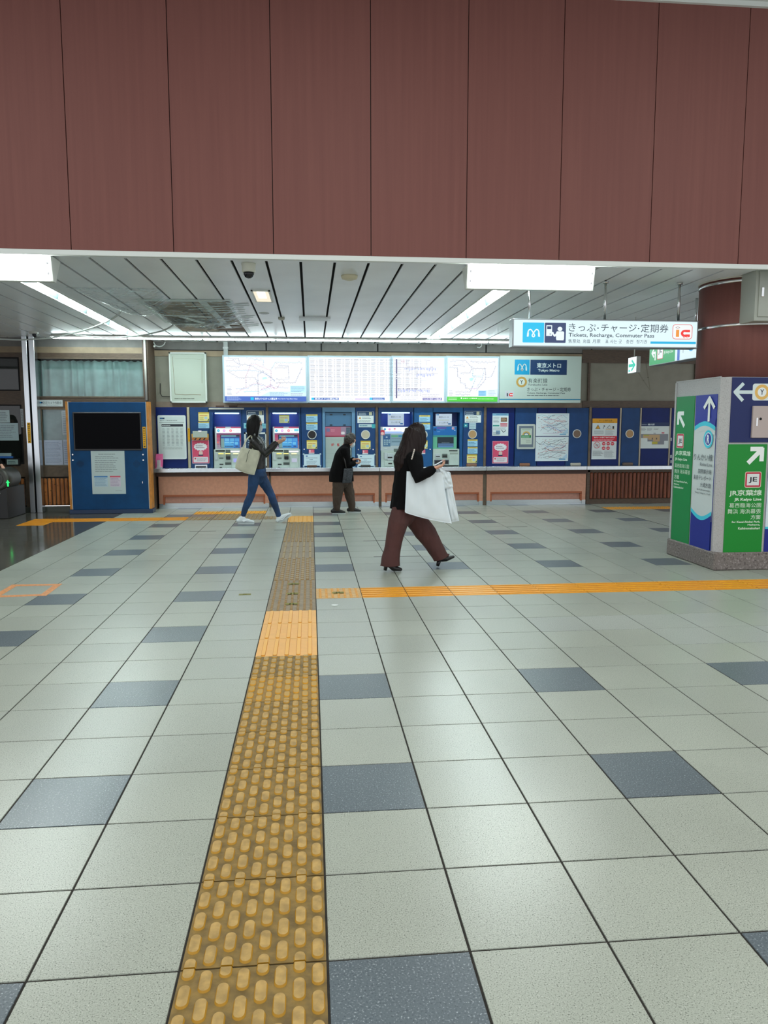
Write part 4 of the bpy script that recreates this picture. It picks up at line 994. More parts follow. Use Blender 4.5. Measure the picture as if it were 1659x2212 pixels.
sheet('notice_sheet', 'white printed notice taped inside the lower office window', 'notice', (96, 951, 136, 1004), YL + .004, [('n', 99, 954, 133, 1001, 18, (130, 140, 160), 9)], (176, 186, 204))
sheet('notice_sheet', 'partly hidden white notice in the office window, directly left of the cabinet edge', 'notice', (137.5, 950, 152, 1004), YL + .004, [('n', 139, 953, 151, 1001, 12, (130, 140, 160), 9)], (176, 186, 204))
sheet('notice_sheet', 'small white notice at the upper right of the lower office window', 'notice', (134, 887, 152, 939), YL + .004, [('n', 136, 890, 150, 936, 12, (130, 140, 150), 19)], (170, 178, 184))
sheet('notice_sheet', 'white notice with dark lines high in the dark window at the left edge', 'notice', (-14, 886, 21, 913), YL + .004, [('n', -12, 889, 18, 911, 6, (110, 120, 130), 29)], (186, 204, 206))
sheet('notice_sheet', 'wide white notice with thin rules in the dark window at the left edge', 'notice', (-22, 914, 40, 951.5), YL + .004, [('n', -20, 918, 36, 946, 8, (130, 140, 150), 39)], (178, 200, 204))
sheet('narrow_plate', 'narrow upright white strip on the brown frame left of the steel posts', 'sign plate', (45, 883, 51, 923), YL - .004, [('n', 46, 886, 50, 921, 10, (80, 90, 96), 49)], (176, 184, 184))
sheet('notice_sheet', 'pale blank sheet covering the dark upper window at the left edge', 'notice', (-40, 820, 42, 858), YL + .02, [], (140, 160, 158))
root = thing('counter_plaque', 'small black-framed plaque standing on the window sill at the left edge', 'plaque', (-4.8, YL - .03, .99))
X0, X1, Z0, Z1 = rectXZ(11, 990, 43, 1006, YL - .04); mb = MB(); mb.box(X0, X1, YL - .04, YL - .01, Z0, Z1, m_black, .003); mb.build('frame', root)
B = Board((X0 + .03, YL - .041, Z1 - .02), (1, 0, 0), (0, -1, 0), X1 - X0 - .06, Z1 - Z0 - .04, (0, 0, 100, 40)); B.draw([('r', 0, 0, 100, 40, (150, 176, 170)), ('n', 10, 8, 90, 34, 2, (60, 80, 80), 5)]); B.mb.build('label', root)
X0, X1, Z0, Z1 = rectXZ(-10, 979, 27, 990, YL - .05); mb = MB(); mb.box(X0, X1, YL - .05, YL - .01, Z0, Z0 + (Z1 - Z0) * .4, col((50, 110, 190)), .004); mb.box(X0, X1 - .03, YL - .045, YL - .01, Z0 + (Z1 - Z0) * .4, Z1, col((160, 186, 190)), .004)
tag(mb.build('tissue_box'), 'blue and white box lying on the window sill at the left edge', 'box')

# ------------------------------------------------------------------ boards above the machines
def lightbox(name, label, box, items, em=1.25, bgc=(240, 246, 255), inset=4, frame=(176, 196, 206), Y=11.76, cat='light box', group=None):
    X0, X1, Z0, Z1 = rectXZ(*box, Y)
    root = thing(name, label, cat, ((X0 + X1) / 2, Y + .08, Z0), group)
    mb = MB(); mb.box(X0, X1, Y, YW - .001, Z0, Z1, col(frame), .006); mb.build('housing', root)
    px_m = (box[2] - box[0]) / (X1 - X0); t = inset / px_m
    b2 = (box[0] + inset, box[1] + inset, box[2] - inset, box[3] - inset)
    B = Board((X0 + t, Y - .001, Z1 - t), (1, 0, 0), (0, -1, 0), X1 - X0 - 2 * t, Z1 - Z0 - 2 * t, b2, None, em)
    B.draw([('r', b2[0], b2[1], b2[2], b2[3], bgc)] + items); B.mb.build('face', root); return root
S = 320 / 1659.0
def z5(items, ox=470, oy=750):      # item coordinates read from an enlarged crop of the photo
    o = []
    for it in items:
        it = list(it)
        if it[0] in ('r', 'n'): it[1:5] = [ox + it[1] * S, oy + it[2] * S, ox + it[3] * S, oy + it[4] * S]
        elif it[0] == 't': it[2:6] = [ox + it[2] * S, oy + it[3] * S, ox + it[4] * S, oy + it[5] * S]
        elif it[0] == 'c': it[1:4] = [ox + it[1] * S, oy + it[2] * S, it[3] * S]
        elif it[0] == 'l': it[1] = [(ox + a * S, oy + b * S) for a, b in it[1]]; it[2] = it[2] * S
        elif it[0] == 'p': it[1] = [(ox + a * S, oy + b * S) for a, b in it[1]]
        o.append(tuple(it))
    return o
def stations(line, seed, c=(120, 120, 140), w_=4, st=22):
    """route line with short station ticks beside it"""
    rd = random.Random(seed); out = [('l', line, w_, c)]
    for (x0, y0), (x1, y1) in zip(line[:-1], line[1:]):
        L = math.hypot(x1 - x0, y1 - y0); n = int(L / st)
        for i in range(n):
            t = (i + .5) / n; x = x0 + (x1 - x0) * t; y = y0 + (y1 - y0) * t; s_ = rd.choice((-1, 1)) * rd.uniform(8, 14); l_ = rd.uniform(8, 20)
            out.append(('r', x - l_ / 2, y + s_ - 2.2, x + l_ / 2, y + s_ + 2.2, (150, 156, 172)))
    return out
G1 = (140, 138, 154); PK = (196, 150, 166); TL = (140, 190, 200); LB = (156, 180, 216)
it = []
for q, (ln, c) in enumerate((([(95, 155), (180, 155), (240, 195), (320, 195), (370, 215)], G1), ([(100, 262), (420, 262), (520, 290), (640, 370)], LB), ([(110, 270), (235, 340), (420, 340), (450, 410)], G1), ([(320, 130), (520, 145), (510, 200)], LB),
                             ([(600, 250), (650, 165), (950, 165)], TL), ([(640, 230), (780, 230)], G1), ([(680, 205), (790, 205), (800, 355), (650, 360)], G1), ([(950, 220), (870, 395), (650, 395)], G1), ([(370, 190), (440, 195), (600, 265), (590, 440)], PK), ([(370, 200), (590, 330), (640, 380)], G1),
                             ([(370, 205), (318, 320), (318, 450)], PK), ([(200, 515), (260, 480), (430, 400), (540, 440), (600, 420)], PK), ([(200, 460), (330, 460), (400, 420), (520, 430)], LB), ([(290, 495), (460, 495), (590, 455)], TL), ([(450, 540), (450, 300), (520, 270)], G1),
                             ([(660, 455), (790, 455)], G1), ([(540, 440), (660, 460), (700, 400)], PK), ([(250, 190), (240, 130), (120, 130)], G1), ([(480, 480), (600, 430), (640, 470)], (170, 130, 180)), ([(100, 220), (250, 220), (260, 205)], G1))):
    it += stations(ln, q, c)
it += [('p', [(470, 550), (580, 495), (810, 495), (810, 430), (990, 430), (990, 550)], (196, 226, 246)), ('p', [(500, 340), (540, 330), (560, 350), (500, 365)], (180, 230, 220)), ('r', 812, 430, 985, 505, (176, 222, 244)), ('n', 820, 436, 975, 500, 5, (110, 140, 180), 1), ('n', 580, 500, 800, 545, 4, (110, 140, 180), 2),
       ('n', 815, 510, 965, 545, 2, (150, 150, 170), 3), ('n', 105, 440, 160, 540, 7, (120, 130, 150), 4), ('r', 78, 550, 990, 606, (58, 94, 176)), ('r', 365, 562, 400, 592, (0, 180, 224)),
       ('t', '東京メトロきっぷ運賃表', 412, 564, 664, 590, (226, 236, 250), .02), ('t', 'Fare Table for Tokyo Metro Tickets', 676, 571, 890, 588, (210, 222, 244), .01), ('n', 100, 555, 270, 600, 4, (170, 190, 226), 6)]
lightbox('map_light_box', 'lit white fare map with a blue bottom band, leftmost of the row above the machines', (481, 768, 664.5, 870.5), z5(it))
it = []
for c_ in range(13):
    x = 1040 + c_ * 97; it += [('n', x, 130, x + 55, 545, 30, (112, 116, 130), 40 + c_), ('n', x + 66, 130, x + 84, 545, 30, (124, 126, 140), 80 + c_)]
it += [('r', 1048, 565, 1353, 592, (70, 100, 170)), ('r', 1048, 565, 1076, 592, (0, 180, 224)), ('t', '東京メトロ運賃表', 1085, 569, 1345, 588, (226, 236, 250), .02), ('n', 1380, 560, 1520, 592, 3, (150, 150, 170), 7), ('r', 1536, 572, 1730, 590, (220, 206, 240)), ('n', 1538, 574, 1728, 588, 2, (140, 130, 190), 8),
       ('r', 1718 + 0, 562, 1870, 592, (80, 110, 176)), ('r', 1700, 562, 1730, 592, (60, 180, 220)), ('n', 1740, 566, 1860, 588, 2, (220, 230, 250), 9)]
lightbox('fare_light_box', 'lit white fare table of dense columns, second from the left above the machines', (664.5, 768.5, 845.5, 870.5), z5(it))
it = [('r', 388, 135, 405, 572, (86, 84, 124)), ('t', '運', 389, 296, 404, 310, WHITE), ('t', '賃', 389, 320, 404, 334, WHITE), ('t', '表', 389, 344, 404, 358, WHITE)]
for ln in ([(435, 145), (508, 145), (508, 210)], [(405, 226), (890, 226)], [(700, 140), (725, 140), (725, 200)], [(515, 325), (515, 293), (575, 293)], [(622, 296), (860, 296)], [(668, 400), (668, 372), (735, 372)], [(410, 468), (800, 468)]): it += [('l', ln, 3, (120, 110, 140))]
rd = random.Random(8)
for y0, xa, xb in ((232, 485, 840), (300, 620, 820), (474, 415, 760)):
    for x in range(xa, xb, 17):
        h = rd.uniform(14, 38); it.append(('r', x, y0, x + 9, y0 + h, (150, 160, 214)))
        if rd.random() < .5: it.append(('r', x, y0 - 14, x + 12, y0 - 9, (140, 130, 150)))
it += [('n', 445, 140, 490, 180, 3, (170, 120, 140), 1), ('n', 515, 145, 560, 158, 1, (120, 110, 140), 2), ('n', 735, 145, 775, 158, 1, (120, 110, 140), 3), ('n', 680, 525, 890, 556, 2, (150, 140, 160), 4), ('n', 440, 555, 680, 596, 5, (150, 146, 160), 5), ('r', 688, 566, 908, 595, (112, 108, 160)), ('t', 'りんかい線きっぷ運賃表', 700, 570, 900, 591, (226, 224, 246), .02)]
lightbox('map_light_box', 'lit sparse route chart with a dark upright bar, third from the left above the machines', (845.5, 768.8, 963, 870.5), z5(it, 780))
it = []
for q, (ln, c) in enumerate((([(995, 158), (1170, 152), (1250, 240), (1390, 238)], G1), ([(985, 228), (1078, 228), (1080, 330), (1110, 345), (1112, 403), (1165, 405), (1172, 462), (1230, 465)], G1), ([(1110, 290), (1215, 285), (1240, 230)], G1), ([(1250, 250), (1245, 320), (1280, 345), (1240, 460)], TL), ([(1390, 238), (1392, 360), (1290, 485)], G1),
                             ([(1380, 245), (1350, 360), (1300, 440)], LB), ([(1030, 205), (1160, 210)], G1), ([(1240, 322), (1350, 325)], TL), ([(1505, 210), (1455, 330), (1395, 332)], G1), ([(1220, 158), (1400, 170), (1500, 160)], G1), ([(1055, 500), (1220, 505), (1235, 460)], G1), ([(1055, 530), (1220, 530)], (90, 90, 100)), ([(1230, 465), (1300, 455)], (180, 120, 190)))):
    it += stations(ln, 50 + q, c, 4, 20)
it += [('p', [(1210, 350), (1240, 340), (1260, 350), (1240, 380), (1215, 375)], (176, 236, 220)), ('p', [(1300, 545), (1400, 480), (1525, 470), (1525, 550)], (206, 232, 250)), ('r', 1312, 486, 1400, 546, (140, 196, 230)), ('n', 1318, 490, 1396, 544, 4, (90, 140, 190), 4), ('n', 1425, 475, 1510, 545, 4, (160, 170, 190), 5), ('n', 985, 480, 1030, 545, 4, (140, 140, 150), 6),
       ('r', 964, 555, 1527, 609, (66, 190, 52)), ('n', 978, 562, 1085, 592, 2, (214, 244, 206), 7), ('c', 1123, 572, 9, WHITE), ('t', 'JR線きっぷ運賃表', 1140, 566, 1300, 583, (226, 250, 220), .02), ('n', 1305, 574, 1500, 586, 1, (214, 244, 206), 8)]
lightbox('map_light_box', 'lit route map with a bright green bottom band, rightmost lit board above the machines', (963, 769, 1079, 870.5), z5(it, 780))
# unlit operator board
X0, X1, Z0, Z1 = rectXZ(1079.5, 769, 1255, 870, 11.76)
root = thing('operator_board', 'pale green unlit board with station operator name and a yellow line ring', 'sign board', ((X0 + X1) / 2, 11.84, Z0))
mb = MB(); mb.box(X0, X1, 11.76, YW, Z0, Z1, col((196, 208, 200)), .005); mb.build('housing', root)
B = Board((X0, 11.759, Z1), (1, 0, 0), (0, -1, 0), X1 - X0, Z1 - Z0, (-4, 357, 632, 722))
PG = (190, 206, 198)
B.draw([('r', -4, 357, 632, 722, PG), ('r', 110, 386, 226, 503, (0, 150, 196)), ('r', 232, 386, 518, 503, (8, 52, 96))]); metro_m(B, 118, 390, 218, 498, (206, 222, 216), None)
B.draw([('t', '東京メトロ', 282, 410, 472, 450, (206, 222, 220), .02), ('t', 'Tokyo Metro', 292, 458, 460, 484, (206, 222, 220), .03), ('c', 166, 560, 42, (190, 152, 76)), ('c', 166, 560, 26, (206, 216, 208)), ('t', 'Y', 155, 545, 177, 575, (30, 36, 40), .02),
        ('t', '有楽町線', 216, 530, 368, 568, (50, 60, 66)), ('t', 'Yurakucho Line', 216, 573, 368, 588, (70, 80, 86), .01), ('t', 'きっぷ・チャージ・定期券', 210, 601, 554, 634, (50, 60, 66)), ('t', 'Tickets, Recharge, Commuter Pass', 210, 640, 508, 655, (60, 70, 76), .01), ('n', 210, 660, 484, 671, 1, (60, 70, 76), 3),
        ('r', -4, 692, 632, 700, (20, 130, 170)), ('rr', 38, 628, 108, 682, 8, (200, 204, 208))])
ic_logo(B, 40, 630, 106, 680, False, (60, 66, 80))
B.mb.build('face', root)
# empty white frame with brown residue
root = thing('empty_frame', 'empty white display frame with brown glue traces on the wall above the timetable', 'display frame', (-2.16, 11.85, 1.88))
X0, X1, Z0, Z1 = rectXZ(366, 761, 446, 870, 11.84)
mb = MB(); mb.box(X0, X1, 11.86, YW, Z0, Z1, col((176, 186, 172))); mb.build('backing', root)
mb = MB()
for a in ((X0, X1, Z0, Z0 + .025), (X0, X1, Z1 - .025, Z1), (X0, X0 + .025, Z0, Z1), (X1 - .025, X1, Z0, Z1)): mb.box(a[0], a[1], 11.84, 11.87, a[2], a[3], col((206, 212, 206)))
mb.build('frame', root)
B = Board((X0 + .025, 11.858, Z1 - .025), (1, 0, 0), (0, -1, 0), X1 - X0 - .05, Z1 - Z0 - .05, (0, 0, 100, 130)); gl = (120, 104, 76)
B.draw([('l', [(6, 8), (8, 60), (10, 110)], 1.0, gl), ('l', [(10, 110), (40, 112), (60, 111), (86, 112)], 1.4, gl), ('l', [(92, 12), (91, 40), (90, 80)], .8, gl), ('l', [(12, 14), (50, 13), (88, 15)], .6, (150, 150, 130)), ('n', 8, 121, 90, 125, 1, (70, 70, 60), 2)]); B.mb.build('glue_traces', root)
# bits on the brown band
sheet('blank_plate', 'thin dark rectangular plate outline on the band under the first lit map', 'plate', (512, 874, 575, 881), YW, [('r', 513, 875, 574, 880, (130, 112, 92))], (92, 70, 54))
for bx, lab in (((466, 876, 484, 882), 'small brown residue patch under the first lit map, left of its neighbour'), ((495, 876, 512, 882), 'small brown residue patch under the first lit map, beside the thin plate')):
    sheet('residue_patch', lab, 'residue', bx, YW, [], (86, 60, 44), thick=.002)
sheet('cable_bracket', 'thin white bracket rail over the first ticket machine', 'bracket', (451, 881.5, 527, 884.5), 11.87, [], (186, 188, 178), thick=.02)
# cable traces left of the empty frame
mb = MB(); mb.tube([at(346, 828, YW - .01), at(346, 850, YW - .01), at(350, 856, YW - .01), at(367, 857, YW - .01)], .006, m_black, 6); tag(mb.build('loose_cable'), 'thin black loose cable on the wall left of the empty white frame', 'cable')
B = front(1370, 790, 1416, 850, YW + .0185); B.draw([('l', [(1372, 795), (1390, 822), (1405, 843)], 2.2, (124, 120, 106)), ('l', [(1394, 785), (1400, 815), (1405, 843)], 2.4, (122, 117, 102))])
tag(B.mb.build('stain'), 'faint brown V-shaped stain on the grey wall board below the exit sign', 'stain')
# ------------------------------------------------------------------ counter below the machines
m_orange = mat('salmon_laminate', (204, 148, 122), 0.5, var=0.03, vs=20)
m_orange2 = mat('salmon_laminate_inset', (192, 140, 122), 0.5, var=0.03, vs=20)
m_mould = mat('rust_moulding', (172, 92, 54), 0.5)
m_under = mat('dark_under_rail', (74, 46, 36), 0.5)
YC = 11.74
segs = [(343, 581), (586, 818), (824, 1043), (1051, 1265)]
labs = ['salmon counter front below the left timetable and the first ticket machine', 'salmon counter front behind the elderly woman', 'salmon counter front behind the woman with the big white bag', 'salmon counter front at the right, next to the dark wooden slats']
xs = []
for (a, b), lab in zip(segs, labs):
    X0 = at(a, 1060, YC).x; X1 = at(b, 1060, YC).x; xs.append((X0, X1))
    root = thing('ticket_counter', lab, 'counter', ((X0 + X1) / 2, YC, 0), 'salmon counter fronts')
    f = 0.07
    mb = MB(); mb.box(X0, X1, YC, YC + .03, 0.245, 0.575, m_orange); mb.box(X0, X0 + f, YC, YC + .03, 0.07, .245, m_orange); mb.box(X1 - f, X1, YC, YC + .03, 0.07, .245, m_orange); mb.build('apron', root)
    mb = MB(); mb.box(X0 + f, X1 - f, YC + .045, YC + .065, 0.0, .26, m_orange2); mb.build('recessed_panel', root)
    mb = MB(); mb.box(X0 + f, X1 - f, YC + .002, YC + .045, .212, .245, m_mould); mb.box(X0 + f, X0 + f + .03, YC + .002, YC + .045, .07, .205, m_mould); mb.box(X1 - f - .03, X1 - f, YC + .002, YC + .045, .07, .205, m_mould); mb.build('moulding', root)
    mb = MB(); mb.box(X0 - .0, X1, YC - .004, YC + .03, 0, .012, m_steel2); mb.box(X0, X0 + f, YC - .005, YC + .03, 0, .085, m_steel2); mb.box(X1 - f, X1, YC - .005, YC + .03, 0, .085, m_steel2); mb.box(X0 + f, X1 - f, YC + .015, YC + .03, 0, .095, m_steel2); mb.build('kick_plate', root)
    mb = MB(); mb.box(X0 - .03, X1 + .03, YC - .015, YC + .05, .575, .652, m_under); mb.build('under_rail', root)
for (a, b), lab in zip(((xs[0][1], xs[1][0]), (xs[1][1], xs[2][0]), (xs[2][1], xs[3][0])), ('behind the woman in jeans', 'between the elderly woman and the long-haired woman', 'right of the big white bag')):
    mb = MB(); mb.box(a + .004, b - .004, YC + .004, YC + .04, 0, .6, m_frame, .003); tag(mb.build('counter_post'), 'narrow brown post dividing the salmon counter ' + lab, 'post')
mb = MB(); xe = at(1600, 1010, 11.6).x
cuts = [-2.775, at(820, 1015, 11.6).x, at(1051, 1015, 11.6).x, at(1268, 1015, 11.6).x, xe]
for a, b in zip(cuts[:-1], cuts[1:]): mb.box(a + .002, b - .002, 11.60, 11.96, .652, .722, m_steel, .005)
mb.box(cuts[0], cuts[-1], 11.62, 11.95, .66, .71, m_under)
tag(mb.build('countertop'), 'long brushed steel countertop running below all the ticket machines', 'countertop')
X0 = xs[3][1] + .012; slat_panel('wooden_slat_panel', 'dark knotty wood slat panel under the steel counter at right, beside the pillar', X0 + .06, xe, .09, .60, YC, m_slat_r, 24, pitch=.075)
mb = MB(); mb.box(X0, xe, YC + .01, YC + .04, 0, .09, m_brownwood); mb.box(X0, xe, YC - .01, YC + .04, .60, .652, m_brownwood); mb.box(X0, X0 + .06, YC - .01, YC + .04, 0, .652, m_brownwood); struct(mb.build('trim_7'))

# ------------------------------------------------------------------ infill panels of the machine row
YM = 11.88
m_pb = {'b': mat('panel_blue', (26, 64, 112), 0.5, spec=.3, var=.05, vs=6), 'd': mat('panel_deep_blue', (6, 32, 96), 0.45, spec=.25, var=.06, vs=4), 'm': mat('panel_mid_blue', (26, 82, 132), 0.5, spec=.3, var=.05, vs=6), 'l': mat('panel_light_blue', (92, 134, 168), 0.5, var=.03, vs=6)}
ZT, ZB = 1.80, .722
m_ring = mat('porthole_ring', (206, 212, 210), 0.3, metal=.4)
def infill(px0, px1, tone, label, hole=None):
    X0 = at(px0, 945, YM).x + .003; X1 = at(px1, 945, YM).x - .003
    root = thing('infill_panel', label, 'panel', ((X0 + X1) / 2, YM, ZB))
    mb = MB(); mb.box(X0, X1, YM, YM + .04, ZB, ZT, m_pb[tone], .003); mb.build('board', root)
    if hole:
        px, py, c = hole; p = at(px, py, YM); r = .083
        mb = MB(); mb.lathe((p.x, YM - .012, p.z), [(r - .014, .002), (r - .012, 0), (r - .002, 0), (r, .004), (r, .014)], m_ring, 36, 'Y'); mb.build('porthole_ring', root)
        mb = MB(); mb.lathe((p.x, YM - .0125, p.z), [(r - .0145, 0), (r - .0145, .003)], col(c, .3), 36, 'Y'); mb.build('porthole_cover', root)
    return root
infill(336, 404.5, 'd', 'deep-blue panel behind the framed white timetable at the left end')
infill(411, 452, 'b', 'blue panel with the clipboard and pink poster, left of the first ticket machine')
infill(523, 577, 'b', 'blue panel behind the head of the woman in jeans')
infill(650.5, 696, 'b', 'blue panel with a black round porthole', (674, 939, (30, 28, 28)))
infill(768, 812, 'b', 'blue panel with a cream porthole beside the elderly woman', (789.5, 939, (186, 178, 154)))
infill(894, 935, 'm', 'blue panel with a pale porthole behind the long-haired woman', (914, 939, (176, 174, 164)))
infill(1000, 1045, 'b', 'blue panel with a tan porthole right of the green-screen machine', (1020.5, 938, (176, 142, 100)))
infill(1050, 1111, 'd', 'deep-blue panel with two posters, one above the other')
infill(1112, 1160, 'b', 'blue panel behind the small framed green notice')
infill(1160.5, 1222, 'd', 'deep-blue panel behind the pair of rail maps')
infill(1222.5, 1271, 'b', 'blue panel with a brown porthole right of the rail maps', (1246, 937, (112, 88, 70)))
infill(1277, 1337.5, 'd', 'deep-blue panel behind the yellow and red warning notice')
infill(1341.5, 1381, 'b', 'blue panel with a tan porthole between two pale strips', (1360, 937, (170, 132, 84)))
infill(1385, 1445, 'd', 'deep-blue panel behind the station floor map')
infill(1449, 1520, 'd', 'deep-blue panel half hidden behind the pillar')
for px, lab in ((407.8, 'cream upright strip with a yellow sticker beside the framed timetable'), (1339.5, 'pale upright strip right of the yellow and red warning notice'), (1383, 'pale upright strip left of the station floor map'), (1447, 'pale upright strip at the pillar edge, right of the floor map')):
    hw = 2.6 if px < 500 else 1.4
    X0 = at(px - hw, 945, YM - .01).x; X1 = at(px + hw, 945, YM - .01).x; mb = MB(); mb.box(X0, X1, YM - .012, YM + .04, ZB, ZT, col((182, 172, 146) if px < 500 else (176, 164, 146)), .002)
    tag(mb.build('cover_strip'), lab, 'strip')
ysticker('narrow yellow arrow sticker on the cream strip beside the timetable', (406, 925, 410.5, 954), YM - .012)

# ------------------------------------------------------------------ ticket machines
m_hous = mat('machine_housing', (176, 190, 182), 0.42, var=.02, vs=10)
m_hous2 = mat('machine_housing_light', (178, 188, 190), 0.4)
m_slot = mat('slot_black', (16, 18, 18), 0.4)
m_dkslot = mat('slot_grey', (92, 104, 98), 0.4)
def surround(root, px0, px1, ox0, ox1, oy0, M, depth=.30):
    """frame around the machine with a deep niche on top"""
    X0 = at(px0, 945, YM).x + .002; X1 = at(px1, 945, YM).x - .002; A = at(ox0, 945, YM).x; B_ = at(ox1, 945, YM).x; Zt = at((px0 + px1) / 2, oy0, YM).z
    mb = MB(); mb.box(X0, A, YM, YM + depth, ZB, ZT, M); mb.box(B_, X1, YM, YM + depth, ZB, ZT, M); mb.box(A, B_, YM, YM + depth, Zt, ZT, M); mb.build('surround', root)
    mb = MB(); mb.box(A, B_, YM + depth, YM + depth + .02, ZB, Zt, mat('niche_blue', (34, 66, 150), .4)); mb.build('niche_back', root)
    return A, B_, Zt
Q1 = 90 / 1593.0
def zc(ox, oy, s):
    return lambda a, b: (ox + a * s, oy + b * s)
def machine_touch(px0, px1, dx, label, banner=True, hidden=False):
    """touch-screen machine with pink-edged display; details read in the frame of the first one"""
    c = at((px0 + px1) / 2, 945, YM)
    root = thing('ticket_machine', label, 'ticket machine', (c.x, YM, ZB), 'touch-screen ticket machines')
    A, B_, Zt = surround(root, px0, px1, 459 + dx, 520.5 + dx, 891, m_pb['b'])
    def q(u, v): return (450 + dx + u * Q1, 890 + v * Q1)
    def R(u0, v0, u1, v1, Y): a = q(u0, v0); b = q(u1, v1); return rectXZ(a[0], a[1], b[0], b[1], Y)
    def bx(name, u0, v0, u1, v1, y0, y1, M, bev=.004, par=root):
        X0, X1, Z0, Z1 = R(u0, v0, u1, v1, YM); mb = MB(); mb.box(X0, X1, YM + y0, YM + y1, Z0, Z1, M, bev); return mb.build(name, par)
    bx('upper_housing', 245, 565, 1265, 1450, .02, .29, m_hous2)
    bx('lower_housing', 225, 1430, 1290, 2170, -.03, .29, m_hous)
    # lamp under the niche top
    X0, X1, Z0, Z1 = R(300, 30, 1200, 60, YM); mb = MB(); mb.box(A + .04, B_ - .04, YM + .10, YM + .16, Zt - .022, Zt - .006, lit((180, 212, 255), 6.0)); mb.build('niche_lamp', root)
    X0, X1, Z0, Z1 = R(250, 565, 1262, 1445, YM)
    B = Board((X0, YM + .0195, Z1), (1, 0, 0), (0, -1, 0), X1 - X0, Z1 - Z0, (250, 565, 1262, 1445))
    B.draw([('r', 300, 567, 655, 612, (186, 60, 100)), ('r', 860, 567, 1240, 612, (196, 80, 120)), ('r', 655, 567, 860, 612, (186, 190, 196))])
    pk = [(190, 70, 106), (186, 92, 126), (184, 130, 156), (180, 160, 178)]
    for i in range(8):
        y0 = 830 + i * 72; c_ = pk[min(i // 2, 3)]; B.draw([('r', 318, y0, 470, y0 + 72, c_), ('r', 1195, y0, 1255, y0 + 72, c_)])
    B.draw([('r', 318, 812, 1255, 866, (150, 84, 130)), ('rr', 325, 1130, 385, 1190, 14, (255, 120, 100)), ('ro', 325, 1225, 380, 1265, 6, 6, (130, 100, 120)), ('ro', 325, 1295, 380, 1338, 6, 6, (110, 90, 110))])
    B.mb.build('front_plate', root)
    B = Board((R(300, 625, 1255, 800, YM)[0], YM + .0185, R(300, 625, 1255, 800, YM)[3]), (1, 0, 0), (0, -1, 0), R(300, 625, 1255, 800, YM)[1] - R(300, 625, 1255, 800, YM)[0], R(300, 625, 1255, 800, YM)[3] - R(300, 625, 1255, 800, YM)[2], (300, 625, 1255, 800), None, 1.15)
    B.draw([('r', 300, 625, 1255, 800, (236, 250, 255)), ('c', 380, 712, 52, (0, 160, 200)), ('c', 600, 712, 52, (206, 150, 214)), ('c', 848, 712, 54, (240, 120, 134)), ('c', 380, 712, 22, (120, 214, 240)), ('c', 600, 712, 20, (236, 206, 240)), ('c', 848, 712, 22, (255, 190, 196)), ('n', 925, 700, 1000, 735, 1, (150, 170, 180), 1)])
    if banner: B.draw([('r', 1060, 655, 1230, 735, (60, 190, 214)), ('l', [(1065, 690), (1225, 690)], 8, (220, 245, 250)), ('n', 1120, 755, 1240, 782, 1, (60, 60, 70), 2)])
    else: B.draw([('n', 1060, 685, 1230, 712, 1, (150, 160, 170), 3), ('n', 1060, 760, 1240, 782, 1, (70, 70, 80), 2)])
    B.mb.build('lit_header', root)
    a = R(452, 868, 1195, 1380, YM)
    B = Board((a[0], YM + .0180, a[3]), (1, 0, 0), (0, -1, 0), a[1] - a[0], a[3] - a[2], (452, 868, 1195, 1380), None, .95)
    bb = (30, 128, 214) if banner else (24, 110, 190)
    B.draw([('r', 452, 868, 1195, 1380, (10, 18, 36)), ('r', 490, 898, 1060, 935, (120, 190, 200)), ('r', 480, 990, 1190, 1370, bb), ('r', 480, 940, 1190, 1000, (12, 60, 130)), ('r', 480, 1010, 605, 1370, (110, 150, 150)),
            ('r', 605, 1130, 960, 1365, (66, 160, 216)), ('rr', 1000, 1150, 1130, 1250, 20, (90, 180, 226)), ('r', 625, 1010, 800, 1120, (96, 176, 222)), ('r', 825, 1010, 980, 1120, (80, 166, 216)), ('r', 1010, 1010, 1175, 1120, (60, 150, 214)), ('r', 625, 1160, 800, 1175, (150, 216, 240)), ('r', 830, 1160, 975, 1175, (150, 216, 240)), ('r', 885, 1185, 930, 1205, (16, 30, 60))])
    for x in range(625, 940, 48): B.draw([('r', x, 1292, x + 38, 1336, (22, 58, 108))])
    B.draw([('r', 1030, 1292, 1145, 1330, (22, 58, 108))]); B.mb.build('touch_screen', root)
    if True:
        bx('card_slot', 285, 1455, 640, 1515, -.034, -.03, m_slot, .002); bx('light_bar', 860, 1480, 1225, 1530, -.036, -.03, lit((250, 240, 255), 1.1), .002)
        bx('coin_tower', 680, 1440, 850, 1800, -.05, -.03, m_dkslot); bx('coin_slot', 690, 1690, 850, 1810, -.054, -.05, m_slot, .002)
        for u0, u1, cc in ((395, 590, (250, 240, 130)), (655, 850, (255, 246, 150)), (955, 1160, (255, 250, 200))): bx('yellow_lamp', u0, 1572, u1, 1605, -.056, -.03, lit(cc, 1.0), .002)
        bx('side_box', 262, 1560, 372, 1830, -.045, -.03, m_hous2); bx('note_slot', 425, 1735, 585, 1790, -.036, -.03, m_dkslot, .002); bx('ticket_slot', 440, 1975, 585, 2020, -.036, -.03, m_slot, .002)
        bx('change_tray', 650, 1910, 885, 2010, -.034, -.03, m_dkslot, .003); bx('tray_opening', 660, 1965, 880, 2010, -.038, -.034, m_slot, .002)
        bx('receipt_door', 905, 1650, 1220, 2150, -.042, -.03, m_hous); bx('small_display', 970, 1770, 1170, 1915, -.046, -.042, lit((176, 180, 255) if not banner else (200, 206, 230), .75), .002)
        bx('key_hole', 440, 2095, 530, 2125, -.034, -.03, m_slot, .002)
    return root
machine_touch(452.5, 523, 0, 'touch-screen ticket machine with pink edges, half hidden by the canvas tote bag', False)
